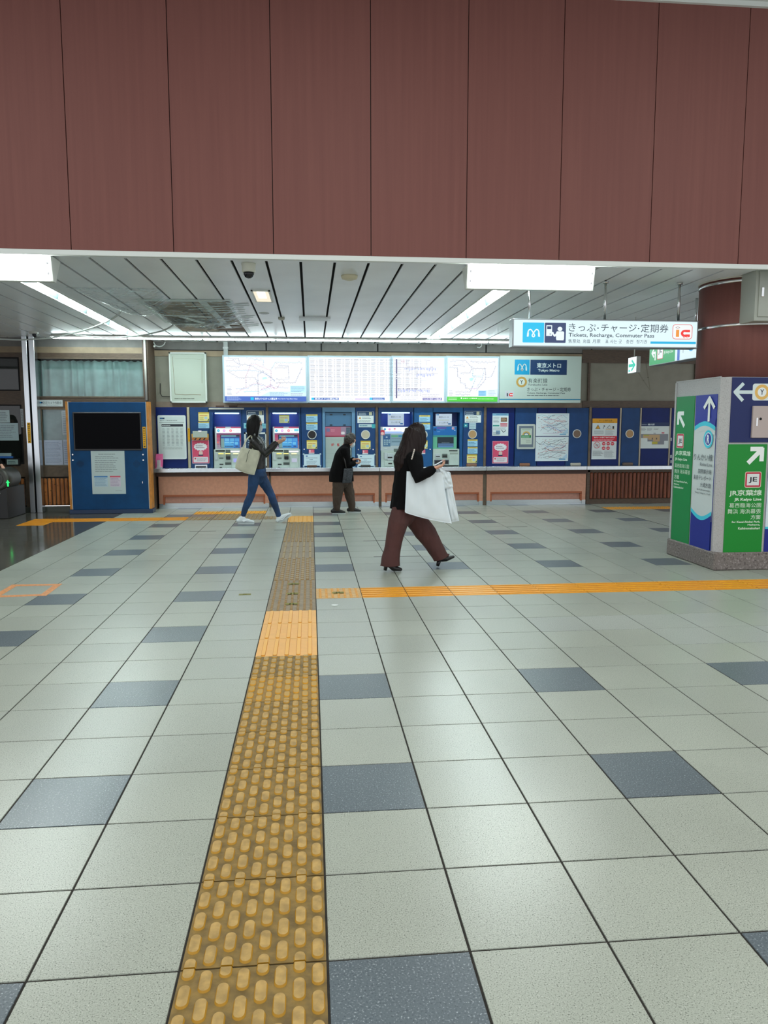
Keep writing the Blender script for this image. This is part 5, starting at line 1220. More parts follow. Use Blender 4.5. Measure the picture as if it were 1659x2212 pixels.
machine_touch(579.5, 650, 125.5, 'touch-screen ticket machine with pink edges behind the jeans woman\'s raised hands')

def frame_q(ox, oy, s): return lambda u, v: (ox + u * s, oy + v * s)
def mparts(root, q):
    def bx(name, u0, v0, u1, v1, y0, y1, M, bev=.004, par=None):
        a = q(u0, v0); b = q(u1, v1); X0, X1, Z0, Z1 = rectXZ(a[0], a[1], b[0], b[1], YM); mb = MB(); mb.box(X0, X1, YM + y0, YM + y1, Z0, Z1, M, bev); return mb.build(name, par or root)
    def bd(name, u0, v0, u1, v1, y, items, em=None):
        a = q(u0, v0); b = q(u1, v1); X0, X1, Z0, Z1 = rectXZ(a[0], a[1], b[0], b[1], YM)
        B = Board((X0, YM + y, Z1), (1, 0, 0), (0, -1, 0), X1 - X0, Z1 - Z0, (u0, v0, u1, v1), None, em); B.draw(items); return B.mb.build(name, root)
    return bx, bd
# closed machine with a white shutter
root = thing('ticket_machine', 'out-of-order ticket machine closed by a white shutter, in a light blue frame', 'ticket machine', (at(732, 945, YM).x, YM, ZB))
q = frame_q(620, 840, 240 / 1659); bx, bd = mparts(root, q)
A, B_, Zt = surround(root, 696.5, 767.5, 702.5, 760, 890, m_pb['l'])
bx('flap_door', 570, 350, 965, 560, .03, .28, mat('flap_blue', (70, 112, 146), .45)); 
for u, v in ((640, 378), (840, 378), (640, 532), (840, 532)): bx('hinge', u, v, u + 38, v + 14, .02, .03, m_slot, .001)
bx('upper_plate', 570, 566, 955, 712, .03, .28, col((176, 96, 116)))
bd('faded_banner', 570, 566, 955, 712, .029, [('r', 570, 566, 955, 700, (178, 98, 120)), ('r', 570, 700, 955, 716, (150, 26, 60)), ('r', 805, 570, 880, 690, (150, 128, 150)), ('r', 882, 572, 950, 690, (84, 104, 120)), ('rr', 590, 590, 640, 640, 8, (110, 110, 150)), ('n', 655, 600, 720, 640, 2, (214, 150, 160), 3), ('rr', 808, 640, 862, 680, 12, (220, 214, 216)), ('n', 886, 580, 945, 680, 4, (50, 60, 70), 3)])
bx('shutter', 575, 718, 965, 1172, .02, .28, mat('shutter_white', (162, 176, 170), .5, bump=.1, bs=20))
bd('shutter_print', 575, 718, 965, 1172, .019, [('t', '調', 662, 815, 703, 855, (196, 60, 60), .02), ('t', '整', 748, 815, 788, 855, (196, 60, 60), .02), ('t', '中', 834, 815, 874, 855, (196, 60, 60), .02)] + [('l', [(580, y), (960, y + 12)], 2, (142, 156, 150)) for y in (760, 900, 960, 1040, 1100)])
# older keypad machine
root = thing('ticket_machine', 'older grey ticket machine with a keypad and lit white header, left of the long-haired woman', 'ticket machine', (at(855, 945, YM).x, YM, ZB))
q = frame_q(815, 880, 85 / 1393.); bx, bd = mparts(root, q)
A, B_, Zt = surround(root, 817, 893, 822, 891, 890, m_pb['b'])
mb = MB(); mb.box(A + .04, B_ - .04, YM + .10, YM + .16, Zt - .022, Zt - .006, lit((180, 212, 255), 5.0)); mb.build('niche_lamp', root)
bx('upper_housing', 112, 690, 1230, 1530, .01, .29, m_hous2); bx('lower_housing', 130, 1530, 1230, 2130, -.01, .29, m_hous)
bd('lit_header', 195, 700, 1200, 925, .009, [('r', 195, 700, 1200, 925, (150, 180, 230)), ('r', 195, 700, 1200, 850, (244, 250, 255)), ('c', 272, 775, 40, (40, 150, 200)), ('c', 435, 775, 40, (236, 150, 200)), ('c', 617, 765, 36, (220, 110, 130)), ('r', 575, 772, 660, 780, (250, 240, 245)), ('l', [(800, 745), (860, 800)], 10, (150, 200, 220)), ('n', 720, 800, 860, 815, 1, (150, 170, 180), 2), ('n', 900, 755, 1040, 770, 1, (130, 140, 150), 3), ('r', 865, 850, 1010, 875, (240, 244, 250))], 1.05)
bd('key_panel', 205, 940, 1150, 1385, .009, [('r', 205, 940, 470, 1385, (78, 116, 150)), ('r', 205, 985, 460, 1130, (50, 88, 136)), ('r', 480, 960, 1150, 1360, (128, 154, 168)), ('r', 500, 985, 730, 1050, (96, 160, 120)), ('r', 745, 985, 960, 1050, (60, 130, 160)), ('n', 505, 1095, 950, 1118, 1, (110, 90, 130), 4), ('r', 515, 1195, 1000, 1235, (96, 124, 140)), ('r', 500, 1245, 1140, 1345, (140, 164, 180)), ('rr', 300, 1035, 365, 1070, 12, (190, 206, 220))])
for j in range(3):
    for i in range(3):
        if (i, j) in ((2, 2),): continue
        bx('key', 238 + i * 78, 1140 + j * 72, 295 + i * 78, 1190 + j * 72, .002, .012, col((150, 176, 190)), .003)
bx('card_tray', 585, 1460, 770, 1580, -.012, .01, m_dkslot); bx('guide_label', 240, 1440, 340, 1480, .004, .01, col((190, 200, 200)), .001)
bx('side_box', 240, 1600, 350, 1830, -.03, -.01, m_hous2); bx('slot_frame', 350, 1630, 570, 1880, -.02, -.01, m_hous2); bx('ticket_slot', 365, 1750, 525, 1790, -.025, -.02, m_slot, .001); bx('coin_slot', 590, 1700, 760, 1830, -.02, -.01, m_slot, .002)
bx('slot_frame', 250, 1900, 560, 2080, -.018, -.01, m_hous); bx('note_slot', 385, 1965, 520, 2010, -.022, -.018, m_slot, .001)
# green / blue machine
root = thing('ticket_machine', 'ticket machine with a blue header and green plate around a dark screen', 'ticket machine', (at(967, 945, YM).x, YM, ZB))
q = frame_q(925, 880, 85 / 1393.); bx, bd = mparts(root, q)
A, B_, Zt = surround(root, 935.2, 999.5, 935.6, 993, 890.5, m_pb['m'])
bx('upper_housing', 165, 670, 1015, 1470, .01, .29, m_hous2); bx('lower_housing', 165, 1470, 1090, 2090, -.02, .29, m_hous)
bd('front_plate', 165, 680, 1010, 1468, .009, [('r', 165, 680, 1010, 985, (24, 100, 168)), ('r', 165, 985, 1010, 1468, (96, 170, 140)), ('r', 165, 985, 1010, 1050, (64, 140, 136)), ('c', 245, 785, 48, (20, 60, 110)), ('r', 310, 700, 640, 760, (96, 80, 150)), ('n', 400, 780, 600, 800, 1, (150, 190, 226), 3), ('n', 310, 845, 430, 868, 1, (190, 216, 240), 4), ('r', 835, 705, 925, 780, (206, 176, 190)), ('r', 860, 735, 915, 755, (170, 60, 90)), ('r', 925, 795, 960, 830, (190, 210, 226))])
bd('dark_screen', 322, 1050, 905, 1420, .0085, [('r', 322, 1050, 905, 1420, (34, 46, 56)), ('p', [(350, 1420), (905, 1420), (900, 1275), (345, 1275)], (84, 112, 150)), ('r', 370, 1380, 880, 1410, (96, 140, 200)), ('n', 480, 1238, 780, 1265, 1, (150, 170, 180), 3)])
bx('card_slot', 730, 1515, 1030, 1555, -.024, -.02, m_slot, .001); bx('label_plate', 760, 1600, 1040, 1655, -.022, -.02, col((150, 160, 150)), .001); bx('slot_frame', 240, 1640, 430, 1800, -.03, -.02, m_hous2); bx('ticket_slot', 262, 1720, 405, 1750, -.034, -.03, m_slot, .001)
bx('coin_slot', 490, 1640, 670, 1790, -.026, -.02, m_dkslot, .002); bx('coin_mouth', 495, 1700, 665, 1755, -.03, -.026, m_slot, .001); bx('change_tray', 200, 1850, 715, 2010, -.03, -.02, mat('tray_grey', (84, 86, 96), .4)); bx('tray_opening', 230, 1880, 690, 1990, -.034, -.03, m_slot, .002)
bx('receipt_door', 725, 1680, 1085, 2040, -.035, -.02, m_hous); bx('base_gap', 300, 2045, 1065, 2085, -.024, -.02, m_slot, .001)

# ------------------------------------------------------------------ stickers, notices, posters
YS = YM
def blue_note(label, box, Y=None): return sheet('blue_sticker', label, 'sticker', box, Y or YS, [('r', box[0], box[1], box[2], box[1] + (box[3] - box[1]) * .22, (210, 190, 96)), ('n', box[0] + 3, box[1] + .4, box[2] - 3, box[1] + 3, 1, (110, 90, 50), 1), ('n', box[0] + 2, box[1] + 5, box[2] - 2, box[3] - 1, 3, (60, 110, 150), 2)], (152, 200, 226), 'pale blue stickers with a yellow top edge')
def yellow_note(label, box, Y=None):
    x0, y0, x1, y1 = box; w_ = x1 - x0; h = y1 - y0
    return sheet('yellow_poster', label, 'sticker', box, Y or YS, [('r', x0, y0, x1, y0 + h * .16, (196, 170, 60)), ('n', x0 + w_ * .12, y0 + h * .28, x1 - w_ * .1, y0 + h * .48, 1, (190, 90, 60), 3), ('r', x0 + w_ * .55, y0 + h * .5, x0 + w_ * .82, y0 + h * .8, (170, 200, 210)), ('n', x0 + w_ * .1, y0 + h * .55, x0 + w_ * .5, y0 + h * .92, 3, (140, 140, 90), 4), ('p', [(x1 - w_ * .2, y1 - h * .05), (x1 - w_ * .02, y1 - h * .05), (x1 - w_ * .02, y1 - h * .3)], (60, 90, 50))], (226, 216, 140), 'small pale yellow info stickers')
def notice(label, box, Y=None):
    x0, y0, x1, y1 = box; w_ = x1 - x0; h = y1 - y0
    return sheet('info_notice', label, 'notice', box, Y or YS, [('r', x0 + .4, y0 + .4, x1 - .4, y0 + h * .36, (30, 62, 96)), ('n', x0 + w_ * .08, y0 + h * .08, x0 + w_ * .62, y0 + h * .34, 2, (200, 214, 220), 5), ('r', x0 + w_ * .72, y0 + h * .05, x0 + w_ * .9, y0 + h * .32, (180, 180, 150)),
                 ('p', [(x0 + w_ * .07, y0 + h * .64), (x0 + w_ * .24, y0 + h * .64), (x0 + w_ * .155, y0 + h * .44)], (206, 140, 60)), ('n', x0 + w_ * .3, y0 + h * .42, x1 - w_ * .1, y0 + h * .64, 2, (70, 90, 100), 6), ('n', x0 + w_ * .07, y0 + h * .7, x1 - w_ * .1, y0 + h * .95, 2, (110, 120, 126), 7)], (218, 226, 224), 'navy-topped information notices')
def board_note(label, box):
    x0, y0, x1, y1 = box; X0, X1, Z0, Z1 = rectXZ(*box, YS - .012)
    root = thing('framed_notice', label, 'notice', ((X0 + X1) / 2, YS - .01, Z0), 'white notices in clear wavy holders')
    mb = MB(); mb.box(X0, X1, YS - .012, YS, Z0, Z1, col((180, 206, 218)), .004)
    for cx in (X0, X1):
        for cz in (Z0, Z1): mb.lathe((cx, YS - .014, cz), [(.016, 0), (.016, .012)], col((176, 198, 208)), 12, 'Y')
    mb.build('holder', root)
    B = Board((X0 + .012, YS - .0135, Z1 - .012), (1, 0, 0), (0, -1, 0), X1 - X0 - .024, Z1 - Z0 - .024, (0, 0, 100, 66)); B.draw([('r', 0, 0, 100, 66, (200, 220, 228)), ('r', 10, 5, 22, 12, (40, 90, 150)), ('n', 10, 15, 90, 24, 1, (110, 130, 144), 1), ('n', 34, 26, 64, 34, 1, (70, 90, 110), 2), ('n', 14, 36, 88, 60, 3, (120, 140, 154), 3)]); B.mb.build('sheet', root)
def pinktag(label, box): return sheet('pink_tag', label, 'sticker', box, YS, [('r', box[0] + 1, box[1] + 1, box[0] + 4, box[3] - 3, (236, 200, 206)), ('r', box[0], box[3] - 2.2, box[2], box[3], (214, 214, 216)), ('n', box[0] + 5, box[1] + 1, box[2] - 1, box[3] - 3, 2, (236, 150, 160), 2)], (206, 84, 110), 'small pink tags on the blue panels')
# left group
root = thing('timetable_frame', 'white framed timetable board with rounded corners at the left end of the machines', 'display frame', (at(372, 945, YS).x, YS, .8))
X0, X1, Z0, Z1 = rectXZ(341.5, 897, 402, 992, YS - .02)
mb = MB(); B = Board((X0, YS - .02, Z1), (1, 0, 0), (0, -1, 0), X1 - X0, Z1 - Z0, (0, 0, 600, 950), mb); pts = B.rrect(0, 0, 600, 950, 34)
mb.prism([B.pt(x, y, 0) for x, y in pts], (0, .02, 0), col((216, 226, 226))); mb.build('frame', root)
B = Board((X0, YS - .0205, Z1), (1, 0, 0), (0, -1, 0), X1 - X0, Z1 - Z0, (0, 0, 600, 950))
B.draw([('r', 36, 40, 564, 914, (206, 218, 216)), ('r', 50, 52, 110, 84, (20, 90, 140)), ('r', 110, 52, 150, 84, (20, 44, 80)), ('t', '東京メトロ有楽町線 時刻表', 50, 98, 420, 126, (60, 66, 72)), ('l', [(36, 152), (564, 152)], 7, (50, 54, 60)), ('r', 84, 190, 540, 244, (44, 50, 58)), ('n', 92, 200, 300, 236, 1, (200, 206, 206), 9)])
for r_ in range(13): B.draw([('n', 96 + c_ * 96, 270 + r_ * 30, 96 + c_ * 96 + 60, 292 + r_ * 30, 1, (104, 116, 120), r_ * 7 + c_) for c_ in range(5)])
B.draw([('n', 96, 680, 540, 700, 1, (150, 160, 160), 3), ('n', 96, 712, 540, 730, 1, (110, 120, 120), 4)]); B.mb.build('sheet', root)
yellow_note('yellow info sticker at the top of the panel left of the first machine', (428.5, 890.5, 452, 909.5))
blue_note('blue sticker below the yellow one, left of the first machine', (428.5, 911, 452, 925))
# clipboard with hazard box
root = thing('clipboard_box', 'orange hazard-striped holder with a clipboard above the pink poster at left', 'holder', (at(432, 940, YS).x, YS, 1.3))
X0, X1, Z0, Z1 = rectXZ(414, 937, 450.5, 950.5, YS - .03); mb = MB(); mb.box(X0, X1, YS - .04, YS, Z0, Z1, col((206, 158, 60)), .004); mb.build('box', root)
B = Board((X0, YS - .041, Z0 + .035), (1, 0, 0), (0, -1, 0), X1 - X0, .035, (0, 0, 100, 12)); B.draw([('r', 0, 0, 100, 12, (186, 110, 50))] + [('p', [(x, 12), (x + 9, 12), (x + 18, 0), (x + 9, 0)], (34, 30, 34)) for x in (14, 40, 66)]); B.mb.build('hazard_stripe', root)
X0, X1, Z0, Z1 = rectXZ(416.5, 931, 448, 945, YS - .03); mb = MB(); mb.box(X0, X1, YS - .05, YS - .04, Z0, Z1, col((168, 180, 170)), .003); mb.box((X0 + X1) / 2 - .03, (X0 + X1) / 2 + .03, YS - .058, YS - .05, Z1 - .02, Z1 + .01, m_chrome, .003); mb.build('clipboard', root)
def pink_poster(label, box, Y=None):
    x0, y0, x1, y1 = box; w_ = x1 - x0; h = y1 - y0; star = []
    for i in range(28):
        a = -2 * math.pi * i / 28; r = 1.0 if i % 2 else .84; star.append((x0 + w_ * .5 + math.cos(a) * w_ * .42 * r, y0 + h * .28 + math.sin(a) * h * .18 * r))
    return sheet('pink_poster', label, 'poster', box, Y or YS, [('r', x0 + .5, y0 + .5, x1 - .5, y1 - .5, (206, 74, 106)), ('p', star, (222, 222, 226)), ('n', x0 + w_ * .22, y0 + h * .2, x1 - w_ * .22, y0 + h * .36, 2, (120, 110, 124), 2),
                 ('rr', x0 + w_ * .4, y0 + h * .47, x0 + w_ * .62, y0 + h * .62, w_ * .05, (214, 190, 180)), ('r', x0 + w_ * .36, y0 + h * .62, x0 + w_ * .64, y0 + h * .67, (40, 50, 84)), ('rr', x0 + w_ * .07, y0 + h * .72, x1 - w_ * .07, y1 - h * .04, w_ * .05, (218, 212, 216)), ('c', x0 + w_ * .18, y0 + h * .79, w_ * .05, (200, 60, 80)), ('n', x0 + w_ * .28, y0 + h * .76, x1 - w_ * .1, y0 + h * .92, 3, (130, 120, 130), 3)], (214, 206, 210), 'pink posters with a jagged white speech bubble')
pink_poster('pink poster with a jagged white bubble left of the first ticket machine', (415, 951, 452, 1001))
pink_poster('pink poster with a jagged white bubble on the deep-blue panel under the colourful leaflet poster', (1063.5, 952.5, 1098, 1001))
root = thing('ticket_tray', 'small open metal tray on the counter under the left pink poster', 'tray', (at(435, 1008, YS).x, YS - .05, ZB))
X0, X1, Z0, Z1 = rectXZ(421, 1005, 448, 1011, YS - .05); mb = MB(); mb.box(X0, X1, YS - .07, YS, ZB, Z1 + .01, m_steel, .004); mb.build('body', root); mb = MB(); mb.box(X0 + .02, X1 - .02, YS - .072, YS - .05, ZB + .005, Z1 - .015, m_slot); mb.build('opening', root)
root = thing('leaflet_holder', 'bright pink leaflet holder standing on the counter at its left end', 'leaflet holder', (at(345, 1005, 11.7).x, 11.7, ZB))
X0, X1, Z0, Z1 = rectXZ(335, 981, 350, 1011, 11.68)
mb = MB(); mb.prism([(X0, 11.66, ZB), (X0, 11.74, ZB), (X0, 11.80, Z1), (X0, 11.77, Z1)], (X1 - X0, 0, 0), col((220, 96, 148))); mb.build('body', root)
mb = MB(); mb.box(X0 + .04, X1 - .03, 11.645, 11.70, ZB + .03, ZB + .15, col((206, 202, 206))); mb.box(X0 + .03, X1 + .01, 11.64, 11.66, ZB, ZB + .03, col((196, 190, 192))); mb.build('leaflets', root)
# panel behind the walking woman
notice('navy-topped notice behind the head of the woman in jeans', (533, 887, 570, 914.5))
sheet('round_sticker', 'pale cyan square sticker left of the walking woman\'s hair', 'sticker', (526.5, 914, 537, 925.5), YS, [('c', 532, 920, 2.6, (40, 140, 160))], (130, 190, 204))
sheet('round_sticker', 'pale cyan label right of the walking woman\'s mask', 'sticker', (560, 915, 575.5, 925.5), YS, [('n', 562, 917, 574, 924, 2, (50, 140, 160), 3)], (120, 184, 200))
root = thing('poster_frame', 'white framed dark poster half hidden behind the woman in jeans', 'poster frame', (at(551, 970, YS).x, YS, .76))
X0, X1, Z0, Z1 = rectXZ(528, 934, 577, 1010, YS - .014); mb = MB()
for a in ((X0, X1, Z0, Z0 + .03), (X0, X1, Z1 - .03, Z1), (X0, X0 + .03, Z0, Z1), (X1 - .03, X1, Z0, Z1)): mb.box(a[0], a[1], YS - .014, YS, a[2], a[3], col((196, 204, 204)))
mb.build('frame', root); B = Board((X0 + .03, YS - .005, Z1 - .03), (1, 0, 0), (0, -1, 0), X1 - X0 - .06, Z1 - Z0 - .06, (0, 0, 100, 160)); B.draw([('r', 0, 0, 100, 160, (34, 62, 92)), ('n', 10, 12, 90, 60, 4, (150, 170, 184), 2), ('r', 10, 80, 90, 150, (60, 90, 120))]); B.mb.build('sheet', root)
# stickers left to right
yellow_note('yellow info sticker inside the lit niche above the jeans woman\'s hands', (603, 896, 625, 914), YM + .30)
blue_note('blue and yellow sticker, upper of two above the black porthole', (661, 895, 686, 911.5)); blue_note('blue and yellow sticker, lower of two above the black porthole', (661.5, 913, 686, 928.5))
yellow_note('yellow info sticker directly below the black porthole', (662.5, 951, 685, 969.5)); pinktag('pink tag under the black porthole', (667, 971, 679, 980))
board_note('white notice in a wavy holder below the black porthole', (656, 981, 692, 1006.5))
notice('navy-topped notice above the cream porthole', (772, 889, 807, 914)); sheet('label_strip', 'white and teal label strip above the cream porthole', 'label', (775, 916, 812, 923), YS, [('n', 777, 917, 800, 922, 1, (80, 130, 150), 2), ('r', 803, 916, 811.5, 925, (60, 160, 170))], (176, 196, 200))
yellow_note('yellow info sticker directly below the cream porthole', (779, 952, 800.5, 970)); pinktag('pink tag under the cream porthole', (783, 972, 795, 981)); board_note('white notice in a wavy holder beside the elderly woman\'s hands', (773, 982, 809, 1007))
def operator_note(label, box):
    x0, y0, x1, y1 = box
    return sheet('operator_notice', label, 'notice', box, YM + .012, [('r', x0 + 1.5, y0 + .8, x0 + 7, y0 + 3, (60, 120, 180)), ('t', '東京メトロ', x0 + 7, y0 + 5, x1 - 7, y0 + 9, (60, 66, 84)), ('n', x0 + 4, y0 + 11.5, x1 - 4, y0 + 15, 1, (180, 180, 140), 3), ('t', 'きっぷ売り場', x0 + 8, y0 + 17, x1 - 8, y0 + 21, (60, 66, 84)), ('r', x1 - 8, y1 - 5, x1 - 2, y1 - 2.4, (40, 100, 160))], (190, 196, 214), 'white operator notices in the machine niches')
operator_note('white operator notice in the lit niche of the keypad machine', (837.5, 893.5, 872.5, 919)); operator_note('white operator notice in the niche of the green-plate machine', (941, 894, 976, 919.5))
sheet('red_sticker', 'round red and white sticker on the upper left corner of the keypad machine', 'sticker', (821.5, 928.5, 831, 940), YM + .006, [('c', 826.2, 933, 4.2, (196, 50, 70)), ('c', 826, 936, 3.2, (230, 190, 180))], (196, 120, 130))
blue_note('blue and yellow sticker, upper of two behind the long-haired woman', (905.5, 897, 929, 911)); blue_note('blue and yellow sticker, lower of two behind the long-haired woman', (906, 913.5, 929, 928))
yellow_note('yellow info sticker just right of the long-haired woman\'s face', (908, 951.5, 923.5, 969)); pinktag('pink tag just right of the long-haired woman\'s chin', (910, 971, 918.5, 980.5))
notice('navy-topped notice above the tan porthole', (1004, 888, 1039, 913)); sheet('label_strip', 'small white label hanging under the notice above the tan porthole', 'label', (1013.5, 914, 1028, 927), YS, [('n', 1015, 916, 1027, 926, 3, (120, 150, 170), 3)], (170, 194, 204))
sheet('teal_sticker', 'small teal square sticker left of the tan porthole', 'sticker', (1001.5, 915, 1010, 923), YS, [('c', 1006, 919, 1.6, (190, 220, 220))], (40, 140, 156))
blue_note('blue and yellow sticker, upper of two below the tan porthole', (1010, 949, 1031.5, 964)); blue_note('blue and yellow sticker, lower of two below the tan porthole', (1010, 965.5, 1031.5, 980)); yellow_note('yellow info sticker low on the panel of the tan porthole', (1008.5, 981.5, 1030.5, 1000))
for px, c_, lab in ((1019, (132, 96, 76), 'brown rubber coin rest on the counter below the tan porthole'), (1134, (140, 96, 70), 'brown rubber coin rest on the counter below the green framed notice'), (1244, (178, 172, 158), 'pale coin rest on the counter right of the rail maps'), (1356.5, (104, 88, 78), 'dark coin rest on the counter below the strip-framed porthole'), (674, (96, 70, 56), 'dark coin rest below the wavy notice under the black porthole'), (790, (60, 58, 56), 'black coin rest below the wavy notice beside the elderly woman')):
    X0 = at(px - 11, 1005, YS - .05).x; X1 = at(px + 11, 1005, YS - .05).x; h = .05 if px > 1000 else .035
    mb = MB(); mb.box(X0, X1, YS - .06, YS, ZB, ZB + h, col(c_), .012); tag(mb.build('coin_rest'), lab, 'coin rest')
# right-hand posters
x0, y0, x1, y1 = 1063.5, 893, 1098, 941.5
sheet('leaflet_poster', 'colourful leaflet poster above the right-hand pink poster', 'poster', (x0, y0, x1, y1), YS, [('r', x0, y0, x1, y0 + 5, (120, 170, 200)), ('n', x0 + 8, y0 + 1, x1 - 2, y0 + 4, 1, (40, 100, 150), 1), ('r', x0 + 18, y0 + 9, x1 - 3, y0 + 18, (120, 90, 70)), ('n', x0 + 19, y0 + 10, x1 - 4, y0 + 17, 3, (200, 180, 150), 2), ('n', x0 + 2, y0 + 7, x0 + 16, y0 + 22, 5, (120, 130, 140), 3), ('r', x0 + 17, y0 + 21, x1 - 2, y0 + 25, (200, 120, 130)), ('r', x0 + 1, y0 + 25, x0 + 15, y0 + 28, (60, 150, 140)), ('r', x0 + 17, y0 + 26, x1 - 2, y0 + 28, (190, 60, 80)), ('n', x0 + 2, y0 + 30, x1 - 3, y0 + 36, 3, (130, 140, 150), 4), ('r', x0 + 8, y0 + 37, x0 + 17, y0 + 45, (120, 150, 180)), ('n', x0 + 2, y0 + 40, x0 + 16, y0 + 47, 3, (90, 90, 100), 5), ('l', [(x0 + 20, y0 + 36), (x0 + 24, y0 + 41), (x0 + 29, y0 + 37)], 1.4, (80, 90, 100))], (216, 226, 228))
root = thing('certificate_frame', 'small silver framed notice with a rainbow arch and green band', 'display frame', (at(1136, 945, YS).x, YS, 1.05))
X0, X1, Z0, Z1 = rectXZ(1117, 916, 1156, 970, YS - .02); B = Board((X0, YS - .02, Z1), (1, 0, 0), (0, -1, 0), X1 - X0, Z1 - Z0, (0, 0, 100, 138)); B.mb.prism([B.pt(x, y, 0) for x, y in B.rrect(0, 0, 100, 138, 8)], (0, .02, 0), col((190, 196, 188))); B.mb.build('frame', root)
B = Board((X0, YS - .0205, Z1), (1, 0, 0), (0, -1, 0), X1 - X0, Z1 - Z0, (0, 0, 100, 138)); B.draw([('r', 10, 10, 90, 128, (104, 116, 130)), ('r', 20, 24, 82, 112, (192, 204, 192)), ('n', 24, 28, 78, 34, 1, (60, 120, 80), 1)])
for r_, c_ in ((22, (206, 160, 90)), (18, (210, 190, 100)), (15, (60, 90, 130)), (11, (216, 224, 220))): B.draw([('p', [(51 + r_ * math.cos(math.pi * i / 14), 62 - r_ * math.sin(math.pi * i / 14)) for i in range(15)], c_)])
B.draw([('r', 23, 61, 77, 76, (24, 128, 70)), ('n', 26, 63, 74, 74, 2, (200, 226, 206), 3), ('n', 26, 80, 78, 84, 1, (110, 120, 110), 4), ('n', 50, 88, 80, 104, 2, (150, 160, 150), 5)]); B.mb.build('sheet', root)
def map_sheet(label, box, seed, cols, bgc):
    x0, y0, x1, y1 = box; rd = random.Random(seed); it = []
    for k in range(13):
        x = x0 + rd.random() * (x1 - x0) * .3; y = y0 + (y1 - y0) * (.1 + .8 * rd.random()); pl = [(x + 1, y)]
        while x < x1 - 9:
            x += rd.uniform(6, 14); y = min(max(y + rd.choice((-7, -3, 0, 0, 3, 7)), y0 + 3), y1 - 6); pl.append((min(x, x1 - 2), y))
        it += [('l', pl, .55, cols[k % len(cols)])]
    for k in range(70): x = rd.uniform(x0 + 3, x1 - 6); y = rd.uniform(y0 + 3, y1 - 6); it.append(('r', x, y, x + rd.uniform(1, 3.4), y + .7, rd.choice(((120, 124, 136), (190, 130, 130), (100, 110, 120)))))
    it += [('r', x1 - 20, y1 - 5, x1 - 6, y1 - 3, (90, 160, 200)), ('p', [(x1 - 14, y1 - 6), (x1 - 3, y1 - 6), (x1 - 3, y1 - 16)], (176, 208, 226))]
    sheet('rail_map', label, 'map', box, YS - .003, it, bgc)
map_sheet('upper of two stacked rail maps, denser and slightly bluish', (1158, 893, 1229, 942), 12, ((200, 110, 110), (100, 170, 190), (120, 124, 150), (190, 150, 190), (90, 130, 190)), (216, 228, 232))
map_sheet('lower of two stacked rail maps, with bold dark lines', (1156.5, 943.5, 1227.5, 996), 31, ((50, 54, 66), (200, 110, 110), (90, 96, 110), (90, 140, 190), (60, 64, 70)), (214, 226, 228))
x0, y0, x1, y1 = 1278.5, 904, 1332, 992; k = (x1 - x0) / 375.
def z(u, v): return (x0 + (u - 262) * k, y0 + (v - 304) * k)
it = [('r', x0, y0, x1, z(0, 375)[1], (224, 158, 16)), ('t', 'ホーム傾斜注意', z(360, 0)[0], z(0, 322)[1], z(560, 0)[0], z(0, 350)[1], (70, 56, 20)), ('t', 'The platform is inclined.', z(325, 0)[0], z(0, 354)[1], z(590, 0)[0], z(0, 372)[1], (90, 70, 20)),
      ('p', [z(308, 462), z(385, 462), z(347, 395)], (30, 28, 24)), ('p', [z(318, 456), z(375, 456), z(347, 406)], (230, 160, 20)), ('r', *z(344, 422), *z(350, 450), (40, 34, 20)), ('l', [z(425, 460), z(440, 425), z(455, 418)], 1, (40, 44, 50)), ('c', *z(440, 414), 1.1, (40, 44, 50)), ('o', *z(520, 440), 3.4, .5, (60, 64, 70)), ('l', [z(480, 455), z(510, 415), z(530, 405)], .7, (70, 74, 80)), ('r', *z(567, 418), *z(592, 460), (56, 50, 44)), ('l', [z(465, 466), z(600, 466)], .7, (220, 160, 40)),
      ('n', *z(288, 485), *z(440, 545), 4, (120, 126, 130), 1), ('n', *z(460, 485), *z(610, 550), 6, (140, 146, 150), 2), ('r', x0, z(0, 570)[1], x1, z(0, 648)[1], (206, 22, 50)), ('t', '車内への危険物持込禁止', z(290, 0)[0], z(0, 580)[1], z(610, 0)[0], z(0, 602)[1], (236, 220, 222), .03), ('n', *z(285, 608), *z(620, 642), 2, (236, 190, 196), 3),
      ('o', *z(340, 705), 7.0, .9, (206, 50, 70)), ('l', [z(312, 675), z(368, 738)], .8, (206, 50, 70)), ('n', *z(315, 690), *z(368, 725), 3, (90, 60, 66), 4)]
for u, v in ((442, 685), (510, 685), (574, 685), (442, 752), (510, 752)): it += [('c', *z(u, v), 3.8, (206, 50, 66)), ('r', *z(u - 16, v - 4), *z(u + 16, v + 6), (236, 200, 204))]
it += [('n', *z(280, 790), *z(440, 870), 5, (110, 116, 120), 5), ('n', *z(455, 790), *z(610, 895), 8, (140, 146, 150), 6)]
sheet('warning_notice', 'tall warning notice with a yellow top and a red middle band', 'notice', (x0, y0, x1, y1), YS, it, (216, 224, 224))
x0, y0, x1, y1 = 1381, 912.5, 1448.5, 968.5; k = (x1 - x0) / 475.
def z(u, v): return (x0 + (u - 975) * k, y0 + (v - 362) * k)
gy = (128, 132, 140); tn = (190, 160, 116)
